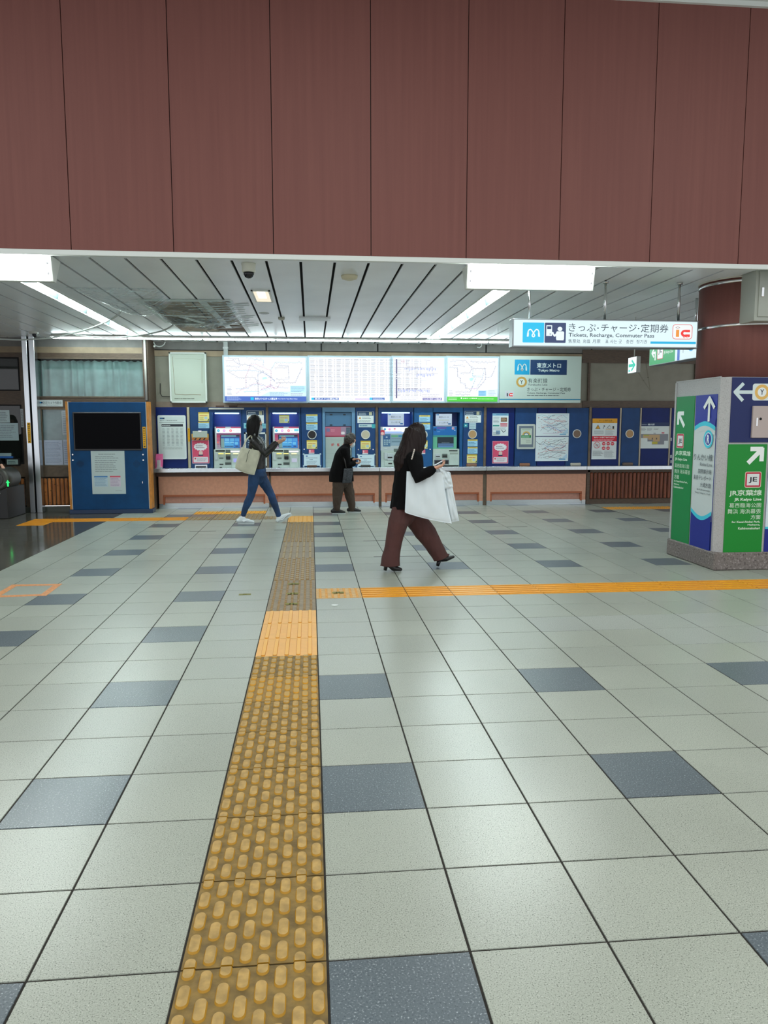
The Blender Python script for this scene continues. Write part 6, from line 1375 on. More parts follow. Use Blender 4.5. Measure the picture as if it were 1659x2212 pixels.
it = [('r', x0, y0, x1, z(0, 418)[1], (12, 42, 90)), ('n', *z(1005, 388), *z(1085, 406), 1, (190, 204, 214), 1), ('t', '構内図', *z(1095, 380), *z(1198, 408), (206, 218, 226), .02), ('n', *z(1000, 440), *z(1080, 490), 3, (100, 110, 120), 2), ('n', *z(1090, 440), *z(1170, 490), 3, (110, 120, 130), 3), ('n', *z(1190, 440), *z(1270, 475), 2, (120, 126, 130), 4),
      ('p', [z(1000, 600), z(1100, 600), z(1100, 650), z(1170, 650), z(1170, 697), z(1355, 697), z(1355, 640), z(1412, 640), z(1412, 538), z(1000, 538)], gy), ('p', [z(1030, 600), z(1110, 600), z(1110, 625), z(1185, 625), z(1185, 650), z(1285, 650), z(1285, 548), z(1030, 548)], tn), ('r', *z(1172, 655), *z(1255, 692), (186, 176, 60)), ('r', *z(1040, 548), *z(1120, 566), (176, 170, 70)), ('r', *z(1310, 512), *z(1352, 530), (196, 90, 104)), ('r', *z(1186, 520), *z(1222, 532), (150, 156, 160)), ('r', *z(1165, 595), *z(1180, 620), (80, 80, 84)), ('r', *z(1230, 595), *z(1245, 620), (80, 80, 84))]
sheet('station_map', 'station floor map with a navy top band next to the pillar', 'map', (x0, y0, x1, y1), YS, it, (212, 222, 220))
mb = MB(); p = at(1450, 940, YS - .02)
for z_ in (948, 985, 996): q_ = at(1449.5, z_, YS - .02); mb.box(q_.x - .01, q_.x + .012, YS - .03, YS, q_.z - .04, q_.z + .02, col((196, 204, 204)), .005)
tag(mb.build('paper_bits'), 'torn white paper scraps stuck beside the pillar edge', 'paper scraps')
for px, py, lab in ((657, 970.5, 'small round lock on the panel left of the upper pink tag'), (774, 971, 'small round lock left of the cream-porthole pink tag'), (806, 971, 'small round lock right of the cream-porthole pink tag'), (929, 970.5, 'small round lock left of the green-plate machine')):
    p = at(px, py, YS); mb = MB(); mb.lathe((p.x, YS - .008, p.z), [(.011, 0), (.013, .003), (.013, .008)], m_chrome, 14, 'Y'); tag(mb.build('panel_lock'), lab, 'lock')

# ------------------------------------------------------------------ fare gate at the left edge
root = thing('fare_gate', 'round-ended grey fare gate with a green arrow lamp, cut by the left edge', 'fare gate', (-4.98, 10.7, 0))
gx, gz, gr = -4.955, .63, .175
mb = MB(); mb.lathe((gx, 10.45, gz), [(gr - .03, -.03), (gr - .005, -.02), (gr, 0), (gr, .5)], mat('gate_grey', (70, 70, 64), .35, metal=.3), 40, 'Y'); mb.build('drum', root)
mb = MB(); mb.lathe((gx - .01, 10.41, gz), [(gr - .075, 0), (gr - .06, .012)], mat('gate_dark', (58, 58, 54), .4), 36, 'Y'); mb.build('end_disc', root)
mb = MB(); mb.box(gx - .14, gx + .13, 10.46, 11.2, 0, .50, mat('gate_body', (24, 25, 24), .4), .01); mb.build('body', root)
mb = MB(); mb.box(gx - .17, gx + .03, 10.42, 10.5, .40, .42, col((206, 210, 206)), .004); mb.build('ledge', root)
p = at(16.5, 1044, 10.40); B = Board((p.x - .03, 10.409, p.z + .06), (1, 0, 0), (0, -1, 0), .06, .12, (0, 0, 60, 120), None, 1.5)
B.draw([('p', [(0, 55), (60, 55), (30, 8)], (20, 255, 110)), ('r', 18, 50, 42, 112, (20, 255, 110))]); B.mb.build('arrow_lamp', root)
# ------------------------------------------------------------------ people
m_skin = mat('skin', (206, 156, 132), 0.5, var=.03, vs=30)
m_hair_b = mat('black_hair', (14, 12, 12), 0.5, spec=.22, bump=.5, bs=90, stretch=(1, 1, .08))
m_hair_br = mat('dark_brown_hair', (30, 19, 18), 0.5, spec=.2, bump=.5, bs=90, stretch=(1, 1, .08))
m_hair_g = mat('grey_brown_hair', (54, 46, 42), 0.55, bump=.5, bs=120)
m_mask = mat('mask_cloth', (198, 208, 210), 0.7)
m_eye = mat('eye_dark', (20, 16, 14), 0.2)

def fused(mb, name, M, parent, voxel=.006, smooth=4, wr=0.0, ws=14.0, floor_=None, post=None, ws2=None):
    """union of the collected closed shapes as one continuous surface"""
    me = mb.mesh('tmp'); o = bpy.data.objects.new('tmp', me); COL.objects.link(o)
    r = o.modifiers.new('r', 'REMESH'); r.mode = 'VOXEL'; r.voxel_size = voxel
    s_ = o.modifiers.new('s', 'SMOOTH'); s_.iterations = smooth; s_.factor = .5
    bpy.context.view_layer.update(); dg = bpy.context.evaluated_depsgraph_get()
    me2 = bpy.data.meshes.new_from_object(o.evaluated_get(dg)); bpy.data.objects.remove(o); bpy.data.meshes.remove(me)
    me2.name = name; me2.materials.clear(); me2.materials.append(M)
    off = Vector(parent['_o'])
    nr = [v.normal.copy() for v in me2.vertices] if wr else None
    for i, v in enumerate(me2.vertices):
        c = v.co.copy()
        if wr:
            q = Vector((c.x * ws, c.y * ws, c.z * (ws2 or ws * .6))); c += nr[i] * (wr * (abs(noise.noise(q)) * 2 - .5 + .6 * noise.noise(q * 2.3)))
        if post: c = post(c)
        if floor_ is not None and c.z < floor_: c.z = floor_
        v.co = c - off
    me2.polygons.foreach_set('use_smooth', [True] * len(me2.polygons)); me2.polygons.foreach_set('material_index', [0] * len(me2.polygons)); me2.update()
    ob = bpy.data.objects.new(name, me2); COL.objects.link(ob); ob.parent = parent; ob['_o'] = list(parent['_o']); return ob

class Fig:
    def __init__(s, Y): s.Y = Y
    def p(s, x, y, d=0.0): return at(x, y, s.Y + d)
    def st(s, L, d=0.0): return [(s.p(a[0], a[1], d + (a[4] if len(a) > 4 else 0)), a[2], a[3]) for a in L]

def hand(mb, wrist, fwd, palm, side, k=1.0, curl=(25, 30, 25), spread=8, thumb=35, M=None):
    """palm and five fingers. fwd: towards the fingertips, palm: the way the palm faces, side: towards the thumb"""
    f = Vector(fwd).normalized(); pn = (Vector(palm) - f * f.dot(Vector(palm))).normalized(); sd = f.cross(pn)
    if sd.dot(Vector(side)) < 0: sd = -sd
    w = Vector(wrist)
    mb.loft([(w - f * .02 * k, .021 * k, .027 * k), (w + f * .012 * k, .017 * k, .029 * k), (w + f * .045 * k, .0155 * k, .038 * k), (w + f * .08 * k, .0125 * k, .038 * k)], M, side=sd, n=14)
    for i, (off, L, r) in enumerate(((.028, .072, .0086), (.0095, .080, .0088), (-.0095, .074, .0084), (-.027, .058, .0076))):
        a = 0; p = w + f * (.078 - .004 * abs(i - 1)) * k + sd * off * k; sp = math.radians(spread * (1.2 - i * .8) * .5)
        d0 = (f * math.cos(sp) + sd * math.sin(sp)); pts = [(p - d0 * .02 * k, r * k, r * k)]
        for j, fr in enumerate((.45, .31, .24)):
            a += math.radians(curl[j] + i * 3); dd = d0 * math.cos(a) + pn * math.sin(a)
            pts.append((p, r * k * (1.04 - .1 * j), r * k * (1.04 - .1 * j))); p = p + dd * (L * fr * k)
        pts.append((p, r * k * .8, r * k * .8)); mb.loft(pts, M, side=sd, n=10)
    t = math.radians(thumb); d1 = (f * math.cos(t) + sd * math.sin(t)).normalized(); b = w + f * .022 * k + sd * .022 * k
    d2 = (f * math.cos(t * .5) + sd * math.sin(t * .5) + pn * .5).normalized()
    mb.loft([(b, .013 * k, .013 * k), (b + d1 * .036 * k, .0108 * k, .0108 * k), (b + d1 * .036 * k + d2 * .03 * k, .0095 * k, .0095 * k), (b + d1 * .036 * k + d2 * .052 * k, .0078 * k, .0078 * k)], M, side=pn, n=10)

def head_shape(mb, c, fwd, up, k, M):
    """skull, jaw, nose, ears, neck root. c: middle of the head, k: head height"""
    c = Vector(c); f = Vector(fwd).normalized(); u = Vector(up).normalized(); u = (u - f * f.dot(u)).normalized(); s_ = u.cross(f)
    def P(a, b, h=0): return c + f * (a * k) + u * (b * k) + s_ * (h * k)
    mb.loft([(P(-.03, -.36), .20 * k, .17 * k), (P(.03, -.30), .30 * k, .25 * k), (P(.02, -.15), .38 * k, .31 * k), (P(-.01, .02), .43 * k, .345 * k), (P(-.04, .16), .445 * k, .35 * k), (P(-.05, .28), .39 * k, .31 * k), (P(-.05, .36), .28 * k, .23 * k)], M, side=s_, n=22)
    mb.loft([(P(.20, -.30), .13 * k, .13 * k), (P(.26, -.36), .11 * k, .10 * k), (P(.28, -.41), .075 * k, .075 * k)], M, side=s_, n=14)       # chin
    mb.loft([(P(.34, .04), .045 * k, .045 * k), (P(.41, -.06), .05 * k, .055 * k), (P(.445, -.12), .045 * k, .062 * k), (P(.40, -.15), .04 * k, .07 * k)], M, side=s_, n=12)  # nose
    mb.loft([(P(.36, -.215), .035 * k, .09 * k), (P(.37, -.25), .035 * k, .09 * k)], M, side=s_, n=12)                     # lips
    mb.loft([(P(.33, .10, -.12), .04 * k, .09 * k), (P(.33, .10, .12), .04 * k, .09 * k)], M, side=u, n=10)              # brow
    for q in (-1, 1): mb.loft([(P(-.04, .06, q * .35), .07 * k, .03 * k), (P(-.05, -.04, q * .355), .075 * k, .035 * k), (P(-.03, -.12, q * .34), .045 * k, .03 * k)], M, side=s_, n=10)
    return P, s_, u, f

def eyes(P, k, parent):
    for q in (-1, 1):
        mb = MB(); mb.ball(P(.345, .02, q * .14), .045 * k, m_eye, 12); mb.build('eye', parent)
def mask(P, s_, k, parent, name='face_mask'):
    mb = MB(); st = []
    mb.loft([(P(.22, -.40), .16 * k, .20 * k), (P(.27, -.28), .20 * k, .27 * k), (P(.27, -.16), .215 * k, .285 * k), (P(.24, -.06), .19 * k, .26 * k)], m_mask, side=s_, n=22)
    for q in (-1, 1): mb.tube([P(.16, -.10, q * .30), P(.02, -.02, q * .365), P(-.04, .03, q * .375)], .004, m_mask, 6)
    return mb.build(name, parent)

def shoe(name, heel, toe, ankle, M_up, M_sole, parent, side=(0, 1, 0), k=1.0, sole=.028, width=.042, clampz=None):
    h = Vector(heel); t = Vector(toe); a = Vector(ankle); d = (t - h); L = d.length; d = d / L; s_ = Vector(side); n = s_.cross(d)
    if n.z < 0: n = -n
    mb = MB()
    mb.loft([(h + d * L * .06 + n * (sole + .030), .034, width * .82), (h + d * L * .3 + n * (sole + .036), .040, width * .92), (h + d * L * .55 + n * (sole + .028), .032, width * 1.0), (h + d * L * .78 + n * (sole + .017), .024, width * 1.05), (h + d * L * .93 + n * (sole + .010), .017, width * .8)], M_up, side=s_, n=18)
    mb.loft([(a, .040, .038), (h + d * L * .2 + n * (sole + .05), .046, width * .85)], M_up, side=s_, n=16)
    o = fused(mb, name, M_up, parent, .0045, 2)
    sb = MB(); pr = []
    for i in range(24):
        q = 2 * math.pi * i / 24; x = .5 + .5 * math.cos(q); w_ = width * 1.04 * math.sin(q) * (1.0 if x > .5 else .88) * (1 - .25 * max(0, x - .8) * 5 * .4)
        w_ = width * 1.04 * (abs(math.sin(q)) ** .7) * (1 if math.sin(q) > 0 else -1) * (.9 if x < .4 else 1.02)
        pr.append(h + d * (L * x) + s_ * w_)
    sb.prism(pr, n * sole, M_sole); sb.build('sole', o)
    return o

# ---- woman in jeans, walking right
F = Fig(9.5)
root = thing('person', 'woman in a black leather jacket and jeans walking right with raised hands', 'person', (F.p(560, 1130).x, 9.5, 0))
bm = MB()
P, s_, u, f = head_shape(bm, F.p(551.5, 917.5), (1, .12, -.10), (.05, 0, 1), .235, m_skin)
bm.loft(F.st([(549, 950, .06, .07), (549.5, 941, .052, .055), (551, 930, .05, .05)]), m_skin)
bm.loft(F.st([(558, 1014, .065, .10), (556, 990, .08, .11), (552, 968, .08, .11), (550, 953, .05, .07)]), m_skin)
HN = F.p(597.5, 955.5, -.17); HF = F.p(598, 957, .10)
for d, e, w_ in ((-.17, (573.5, 979), HN), (.15, (576, 981), HF)):
    el = F.p(e[0], e[1], d - .03 if d < 0 else d + .02); sh = F.p(552, 949, d)
    bm.loft([(sh + Vector((0, 0, -.03)), .028, .028), (el, .034, .034), (w_ - (w_ - el).normalized() * .0, .022, .025)], m_skin)
hand(bm, HN, (1, .15, .32), (-.3, .6, .8), (0, .8, .4), 1.08, (12, 18, 14), 8, 30, m_skin)
hand(bm, HF, (1, -.2, .50), (-.3, -.5, .8), (0, -.6, .8), 1.05, (20, 25, 20), 6, 35, m_skin)
for L in (((555, 1016, .055, .06, -.08), (543.5, 1068, .036, .038, -.09), (526, 1112, .026, .026, -.09)), ((560, 1016, .055, .06, .07), (585, 1067, .036, .038, .08), (602, 1114, .026, .026, .08))): bm.loft(F.st(L), m_skin)
for q in (((526, 1112, .026, .026, -.09), (525, 1122, .022, .024, -.09), (536, 1127, .014, .022, -.09)), ((602, 1114, .026, .026, .08), (605, 1122, .022, .024, .08), (616, 1120, .014, .022, .08))): bm.loft(F.st(q), m_skin)
body = fused(bm, 'body', m_skin, root, .0055, 2)
eyes(P, .235, root); mask(P, s_, .235, root)
gm = MB()
for q in (-1, 1):
    pts = [P(.40, .02 + .07 * math.sin(a), q * (.14 + .07 * math.cos(a))) for a in [i * math.pi / 6 for i in range(13)]]; gm.tube(pts, .0022, m_eye, 6)
    gm.tube([P(.39, .03, q * .21), P(.05, .03, q * .36)], .002, m_eye, 6)
gm.tube([P(.41, .03, -.07), P(.41, .03, .07)], .002, m_eye, 6); gm.build('glasses', root)
hm = MB()
hm.loft([(P(-.06, .30), .36 * .235, .36 * .235), (P(-.10, .15), .46 * .235, .40 * .235), (P(-.14, -.05), .43 * .235, .42 * .235), (P(-.16, -.30), .38 * .235, .42 * .235), (P(-.17, -.55), .33 * .235, .40 * .235), (P(-.16, -.80), .27 * .235, .36 * .235), (P(-.14, -.93), .19 * .235, .30 * .235)], m_hair_b, side=s_, n=24)
hm.loft([(P(.10, .40), .16 * .235, .26 * .235), (P(.24, .28), .12 * .235, .28 * .235), (P(.26, .20), .08 * .235, .27 * .235)], m_hair_b, side=s_, n=16)
for q in (-1, 1): hm.loft([(P(.16, .30, q * .26), .10 * .235, .08 * .235), (P(.15, .02, q * .34), .13 * .235, .05 * .235), (P(.10, -.35, q * .34), .13 * .235, .06 * .235), (P(.12, -.70, q * .30), .10 * .235, .06 * .235), (P(.17, -.95, q * .28), .05 * .235, .04 * .235)], m_hair_b, side=s_, n=12)
fused(hm, 'hair', m_hair_b, root, .006, 3, .004, 40, ws2=3)
m_leather = mat('black_leather', (22, 21, 20), 0.36, bump=.35, bs=35)
jm = MB()
jm.loft(F.st([(558.5, 1020, .105, .15), (557, 1000, .115, .155), (556, 980, .118, .16), (554.5, 962, .118, .175), (552.5, 951, .095, .17), (551.5, 945, .065, .09)]), m_leather, n=24)
for d, e, w_ in ((-.17, (573.5, 979), HN), (.15, (576, 981), HF)):
    el = F.p(e[0], e[1], d - .03 if d < 0 else d + .02); sh = F.p(550.5, 953, d); k = (w_ - el).normalized()
    jm.loft([(sh, .075, .068), (sh.lerp(el, .5), .064, .060), (el, .056, .054), (el.lerp(w_, .5), .050, .048), (w_ - k * .02, .041, .041)], m_leather, n=18)
fused(jm, 'jacket', m_leather, root, .006, 3, .007, 13, floor_=F.p(560, 1012).z)
cm = MB()
for q in (-1, 1): cm.loft([(P(-.02, -.62, q * .28), .03, .025), (P(.14, -.66, q * .25), .022, .02), (F.p(566, 950, q * .05), .014, .018), (F.p(572, 960, q * .04), .008, .012)], col((120, 128, 128)), n=10)
fused(cm, 'collar', mat('hood_grey', (128, 134, 132), .8), root, .005, 2)
cm = MB(); cm.tube([F.p(564, 944, -.10), F.p(569, 956, -.12), F.p(573, 966, -.12)], .004, col((200, 206, 204)), 8); cm.tube([F.p(566, 944, .02), F.p(572, 954, .0), F.p(576, 962, -.02)], .004, col((200, 206, 204)), 8); cm.build('drawstring', root)
m_jean = mat('blue_denim', (20, 54, 92), 0.75, var=.16, vs=6, bump=.2, bs=200)
tm = MB()
tm.loft(F.st([(558, 1003, .10, .135), (557.5, 1016, .12, .155), (556.5, 1026, .118, .155), (555, 1034, .10, .13)]), m_jean, n=22)
tm.loft(F.st([(551, 1024, .098, .09, -.075), (548, 1040, .086, .084, -.09), (545, 1057, .068, .07, -.09), (541.5, 1072, .058, .062, -.09), (535.5, 1085, .060, .062, -.09), (530, 1098, .047, .052, -.09), (526, 1111, .040, .044, -.09)]), m_jean, n=20)
tm.loft(F.st([(562, 1024, .09, .09, .07), (569, 1040, .084, .084, .08), (578, 1055, .070, .07, .08), (585.5, 1069, .058, .062, .08), (591, 1084, .058, .062, .08), (597, 1099, .046, .052, .08), (602, 1113, .040, .044, .08)]), m_jean, n=20)
fused(tm, 'jeans', m_jean, root, .006, 3, .003, 22)
m_wh = mat('white_leather', (214, 222, 224), .45); m_wsole = mat('white_sole', (184, 192, 192), .6)
h = F.p(513, 1134, -.09); t = F.p(549.5, 1134.2, -.09); h.z = .002; t.z = .002
shoe('sneaker', h, t, F.p(525, 1120, -.09), m_wh, m_wsole, root, k=1)
shoe('sneaker', F.p(602.5, 1131.5, .08), F.p(631.5, 1113, .08), F.p(605, 1120, .08), m_wh, m_wsole, root)
for (a, b, c_) in (((523, 1124), (533, 1126), -.125), ((606, 1123), (620, 1114), .045)):
    mb = MB(); p0 = F.p(a[0], a[1], c_ - .012); p1 = F.p(b[0], b[1], c_ - .012); mb.tube([p0, p0.lerp(p1, .35) + Vector((0, 0, -.014)), p1 + Vector((.005, 0, .016))], [.006, .008, .002], col((236, 240, 242)), 8); mb.build('shoe_mark', root)

# canvas tote on her near shoulder
FB = Fig(9.5 - .20)
m_canvas = mat('canvas', (196, 194, 172), .85, var=.04, vs=10, bump=.3, bs=260)
root = thing('tote_bag', 'off-white canvas tote bag hanging from the shoulder of the woman in jeans', 'bag', tuple(FB.p(537, 1026)))
def pouch(name, quad, Fg, d0, depth, M, par, n=22, bulge=.04, wr=.006, seed=0.0, ws=9, curve=None):
    """soft flat bag: front and back sheets with a bulge, closed all round"""
    P4 = [Fg.p(x, y, d0) for x, y in quad]; vs = []; N = n + 1
    for side_ in (0, 1):
        for j in range(N):
            for i in range(N):
                a, b = i / n, j / n; p = (P4[0] * (1 - a) + P4[1] * a) * (1 - b) + (P4[3] * (1 - a) + P4[2] * a) * b
                if curve: p = p + curve(a, b)
                e = (math.sin(math.pi * a) * math.sin(math.pi * min(1, .12 + b * .88))) ** .5
                dd = bulge * e + wr * noise.noise(Vector((a * ws + seed, b * ws * .5, seed))) * min(1, e * 2)
                vs.append(p + Vector((0, (-1 if side_ == 0 else 1) * (depth * .5 * min(1, e * 3) + dd), 0)))
    fs = []; O = N * N
    for j in range(n):
        for i in range(n):
            k = j * N + i; fs.append((k, k + N, k + N + 1, k + 1)); fs.append((O + k, O + k + 1, O + k + N + 1, O + k + N))
    per = [i for i in range(N)] + [j * N + n for j in range(1, N)] + [n * N + i for i in range(n - 1, -1, -1)] + [j * N for j in range(n - 1, 0, -1)]
    for a, b in zip(per, per[1:] + per[:1]): fs.append((a, b, O + b, O + a))
    mb = MB(); mb.raw(vs, fs, M, True); return mb.build(name, par)
def cv(a, b): return Vector((0, 0, -.022 * math.sin(math.pi * a) * b)) + Vector((-.012 * math.sin(math.pi * b) * (1 - a), 0, 0))
pouch('bag_body', [(521.5, 966), (565, 974.5), (549.5, 1026), (507.5, 1011)], FB, 0, .03, m_canvas, root, bulge=.035, curve=cv, seed=2)
for a, b, c_, q in (((525, 968), (532, 950), (540.5, 941), -.01), ((546, 972), (548, 962), (543, 942), .05)):
    mb = MB(); pts = [FB.p(a[0], a[1], q), FB.p(b[0], b[1], q), FB.p(c_[0], c_[1], q + .06), F.p(c_[0] + 3, c_[1] + 1, -.06)]
    mb.loft([(p, .004, .013) for p in pts], m_canvas, side=(1, 0, .3), n=10); mb.build('strap', root)
mb = MB(); mb.tube([FB.p(539, 972, -.055), FB.p(535, 982, -.065), FB.p(533.5, 991, -.068), FB.p(531.5, 999, -.066)], .0035, m_eye, 8); mb.build('cord', root)

# ---- elderly woman at the shuttered machine
F = Fig(10.7)
root = thing('person', 'elderly woman in a long black coat and brown trousers bending at the machines', 'person', (F.p(745, 1108).x, 10.7, 0))
k = .205; bm = MB()
P, s_, u, f = head_shape(bm, F.p(757, 952), (.9, .30, -.42), (.38, 0, 1), k, m_skin)
bm.loft(F.st([(744, 976, .07, .09), (748, 967, .052, .055), (753, 959, .05, .05)]), m_skin)
bm.loft(F.st([(736, 1042, .10, .13), (735, 1015, .10, .12), (740, 985, .10, .13)]), m_skin)
H1 = F.p(765, 992.5, -.06); H2 = F.p(766.5, 1000, -.13)
for d, e, w_ in ((.12, (753, 1000), H1), (-.17, (752, 1006), H2)):
    bm.loft([(F.p(745, 972, d), .045, .045), (F.p(e[0], e[1], d), .035, .035), (w_, .023, .025)], m_skin)
hand(bm, H1, (1, .1, .15), (0, -.2, -1), (0, -1, .3), .92, (35, 45, 30), 6, 35, m_skin)
hand(bm, H2, (1, .25, -.12), (0, .3, 1), (0, -.5, .8), .92, (35, 40, 30), 6, 35, m_skin)
for d, x0, x1, x2 in ((-.1, 731, 729, 727), (.08, 747, 753, 760)): bm.loft(F.st([(x0, 1042, .055, .06, d), (x1, 1072, .04, .042, d), (x2, 1098, .028, .028, d), (x2 + 3, 1103, .018, .022, d)]), m_skin)
fused(bm, 'body', m_skin, root, .0055, 2); eyes(P, k, root); mask(P, s_, k, root)
hm = MB(); hm.loft([(P(-.06, .30), .38 * k, .36 * k), (P(-.10, .16), .50 * k, .42 * k), (P(-.15, .0), .46 * k, .42 * k), (P(-.20, -.20), .36 * k, .38 * k), (P(-.22, -.34), .22 * k, .28 * k)], m_hair_g, side=s_, n=22)
hm.loft([(P(.12, .38), .16 * k, .26 * k), (P(.24, .24), .11 * k, .26 * k)], m_hair_g, side=s_, n=14)
fused(hm, 'hair', m_hair_g, root, .006, 2, .005, 30)
m_coat = mat('black_wool', (9, 8, 9), .9, spec=.15, bump=.2, bs=140)
jm = MB()
jm.loft(F.st([(733, 1052, .175, .20), (733, 1037, .175, .20), (733, 1022, .165, .195), (736, 1003, .145, .19), (740.5, 985, .135, .19), (744.5, 972, .105, .18), (748.5, 963.5, .065, .09)]), m_coat, n=24)
jm.loft(F.st([(758, 1046, .045, .10, .06), (758, 1034, .045, .10, .06), (756, 1018, .055, .11, .05), (751, 1000, .07, .12, .03)]), m_coat, n=14)
for d, e, w_ in ((.12, (754, 1000), H1), (-.17, (752, 1005.5), H2)):
    el = F.p(e[0], e[1], d); sh = F.p(744, 974, d); q = (w_ - el).normalized(); jm.loft([(sh, .08, .07), (sh.lerp(el, .5), .072, .066), (el, .066, .062), (w_ - q * .03, .050, .048)], m_coat, n=16)
fused(jm, 'coat', m_coat, root, .0065, 3, .007, 9, floor_=F.p(735, 1040).z)
m_brn = mat('brown_trousers', (64, 51, 41), .8, bump=.2, bs=160)
tm = MB(); tm.loft(F.st([(735, 1026, .12, .15), (737, 1040, .13, .16)]), m_brn, n=18)
tm.loft(F.st([(731, 1036, .10, .095, -.09), (730.5, 1056, .095, .09, -.1), (729, 1074, .082, .082, -.1), (727.5, 1088, .066, .07, -.1), (727.5, 1098, .058, .06, -.1)]), m_brn, n=18)
tm.loft(F.st([(747, 1036, .10, .095, .07), (752.5, 1056, .090, .085, .08), (756.5, 1074, .078, .08, .08), (759.5, 1088, .064, .07, .08), (760.5, 1099, .056, .06, .08)]), m_brn, n=18)
fused(tm, 'trousers', m_brn, root, .006, 3, .006, 16)
m_bsh = mat('black_shoe', (16, 15, 16), .6)
h = atz(716.5, 1109, .002); t = atz(746, 1109, .002); h.y = t.y = 10.6; shoe('shoe', h, t, F.p(726, 1101, -.1), m_bsh, m_wsole, root, sole=.018)
h = F.p(751.5, 1110.5, .08); t = F.p(780, 1112, .08); h.z = t.z = .002; shoe('shoe', h, t, F.p(760.5, 1102, .08), m_bsh, m_wsole, root, sole=.018)
root = thing('shoulder_bag', 'dark grey plaid bag hanging in front of the elderly woman\'s coat', 'bag', tuple(F.p(751, 1045, -.18)))
m_plaid = mat('plaid_quilt', (34, 38, 44), .7, c2=(70, 74, 80), vs=26, stretch=(1, 1, 2.2))
pouch('bag_body', [(743, 1012), (763, 1012), (759, 1043), (739, 1044)], F, -.20, .04, m_plaid, root, bulge=.035, wr=.012, seed=5, ws=12)
mb = MB(); mb.loft([(F.p(748, 1014, -.22), .004, .012), (F.p(746, 1000, -.23), .004, .012), (F.p(742, 980, -.22), .004, .012)], m_eye, side=(1, 0, 0), n=8); mb.build('strap', root)

# ---- long-haired woman with the big white bag
F = Fig(5.63)
root = thing('person', 'long-haired woman in a black coat and wide maroon trousers striding right in heels', 'person', (F.p(890, 1228).x, 5.63, 0))
k = .225; bm = MB()
P, s_, u, f = head_shape(bm, F.p(899, 945), (.86, .50, -.22), (.12, 0, 1), k, m_skin)
bm.loft(F.st([(886, 992, .06, .07), (889, 978, .052, .055), (894, 965, .05, .05)]), m_skin)
bm.loft(F.st([(872, 1088, .05, .08), (876, 1060, .07, .10), (882, 1020, .09, .12), (886, 996, .06, .09)]), m_skin)
HN = F.p(938, 1011.5, -.29)
el = F.p(904, 1032, -.29); bm.loft([(F.p(893, 992, -.18), .028, .028), (el, .034, .034), (HN, .023, .025)], m_skin)
hand(bm, HN, (1, .12, .30), (.0, .35, 1), (0, .9, .3), 1.0, (18, 30, 28), 6, 40, m_skin)
HB = F.p(930, 1052, .10); el2 = F.p(905, 1036, .17); bm.loft([(F.p(893, 992, .16), .028, .028), (el2, .034, .034), (HB, .023, .025)], m_skin)
hand(bm, HB, (1, -.1, -.1), (0, -1, 0), (0, 0, 1), 1.0, (40, 50, 35), 6, 35, m_skin)
for L in (((870, 1104, .045, .045, -.06), (852, 1160, .045, .045, -.09), (838, 1212, .026, .026, -.09), (844, 1219, .02, .022, -.09), (856, 1226, .012, .018, -.09)), ((880, 1104, .045, .045, .06), (920, 1154, .045, .045, .09), (950, 1203, .026, .026, .09), (958, 1207, .02, .022, .09), (969, 1206, .012, .018, .09))): bm.loft(F.st(L), m_skin)
fused(bm, 'body', m_skin, root, .0055, 2); eyes(P, k, root); mask(P, s_, k, root)
hm = MB()
hm.loft([(P(-.04, .33), .36 * k, .36 * k), (P(-.10, .18), .49 * k, .45 * k), (P(-.14, -.05), .50 * k, .50 * k), (P(-.18, -.30), .47 * k, .52 * k), (P(-.25, -.60), .44 * k, .52 * k), (P(-.36, -.90), .40 * k, .50 * k), (P(-.50, -1.15), .34 * k, .46 * k), (P(-.56, -1.35), .26 * k, .38 * k), (P(-.60, -1.55), .12 * k, .22 * k)], m_hair_br, side=s_, n=26)
hm.loft([(P(.10, .36), .20 * k, .30 * k), (P(.24, .20), .14 * k, .33 * k)], m_hair_br, side=s_, n=16)
for q in (-1, 1): hm.loft([(P(.14, .22, q * .28), .16 * k, .10 * k), (P(.15, -.05, q * .36), .18 * k, .07 * k), (P(.10, -.40, q * .40), .16 * k, .08 * k), (P(.0, -.75, q * .42), .13 * k, .09 * k), (P(-.1, -1.0, q * .42), .07 * k, .06 * k)], m_hair_br, side=s_, n=12)
fused(hm, 'hair', m_hair_br, root, .006, 3, .006, 34, ws2=3)
m_coat2 = mat('black_coat', (8, 8, 10), .9, spec=.15, bump=.15, bs=140)
jm = MB()
jm.loft(F.st([(871, 1112, .135, .185), (872, 1090, .132, .18), (873, 1078, .128, .172), (874, 1060, .125, .165), (877, 1036, .125, .165), (881, 1012, .13, .18), (884, 994, .125, .20), (888, 984, .085, .15), (890, 976, .055, .06)]), m_coat2, n=26)
jm.loft(F.st([(861.5, 1010, .045, .10), (862, 999, .055, .13), (867, 986, .06, .13), (874, 980, .05, .10)]), m_coat2, n=14)      # hood on the back
for d, e, w_ in ((-.19, el, HN), (.17, el2, HB)):
    sh = F.p(895, 989, d); q = (w_ - e).normalized(); jm.loft([(sh, .085, .070), (sh.lerp(e, .5), .074, .068), (e, .066, .062), (e.lerp(w_, .5), .054, .052), (w_ - q * .025, .044, .044)], m_coat2, n=18)
cz = F.p(865, 1097).z
fused(jm, 'coat', m_coat2, root, .0065, 3, .006, 10, floor_=cz)
m_mar = mat('maroon_trousers', (74, 41, 38), .8, var=.05, vs=8, bump=.15, bs=160)
tm = MB(); tm.loft(F.st([(872, 1080, .10, .13), (872, 1096, .115, .14), (873, 1112, .12, .14)]), m_mar, n=20)
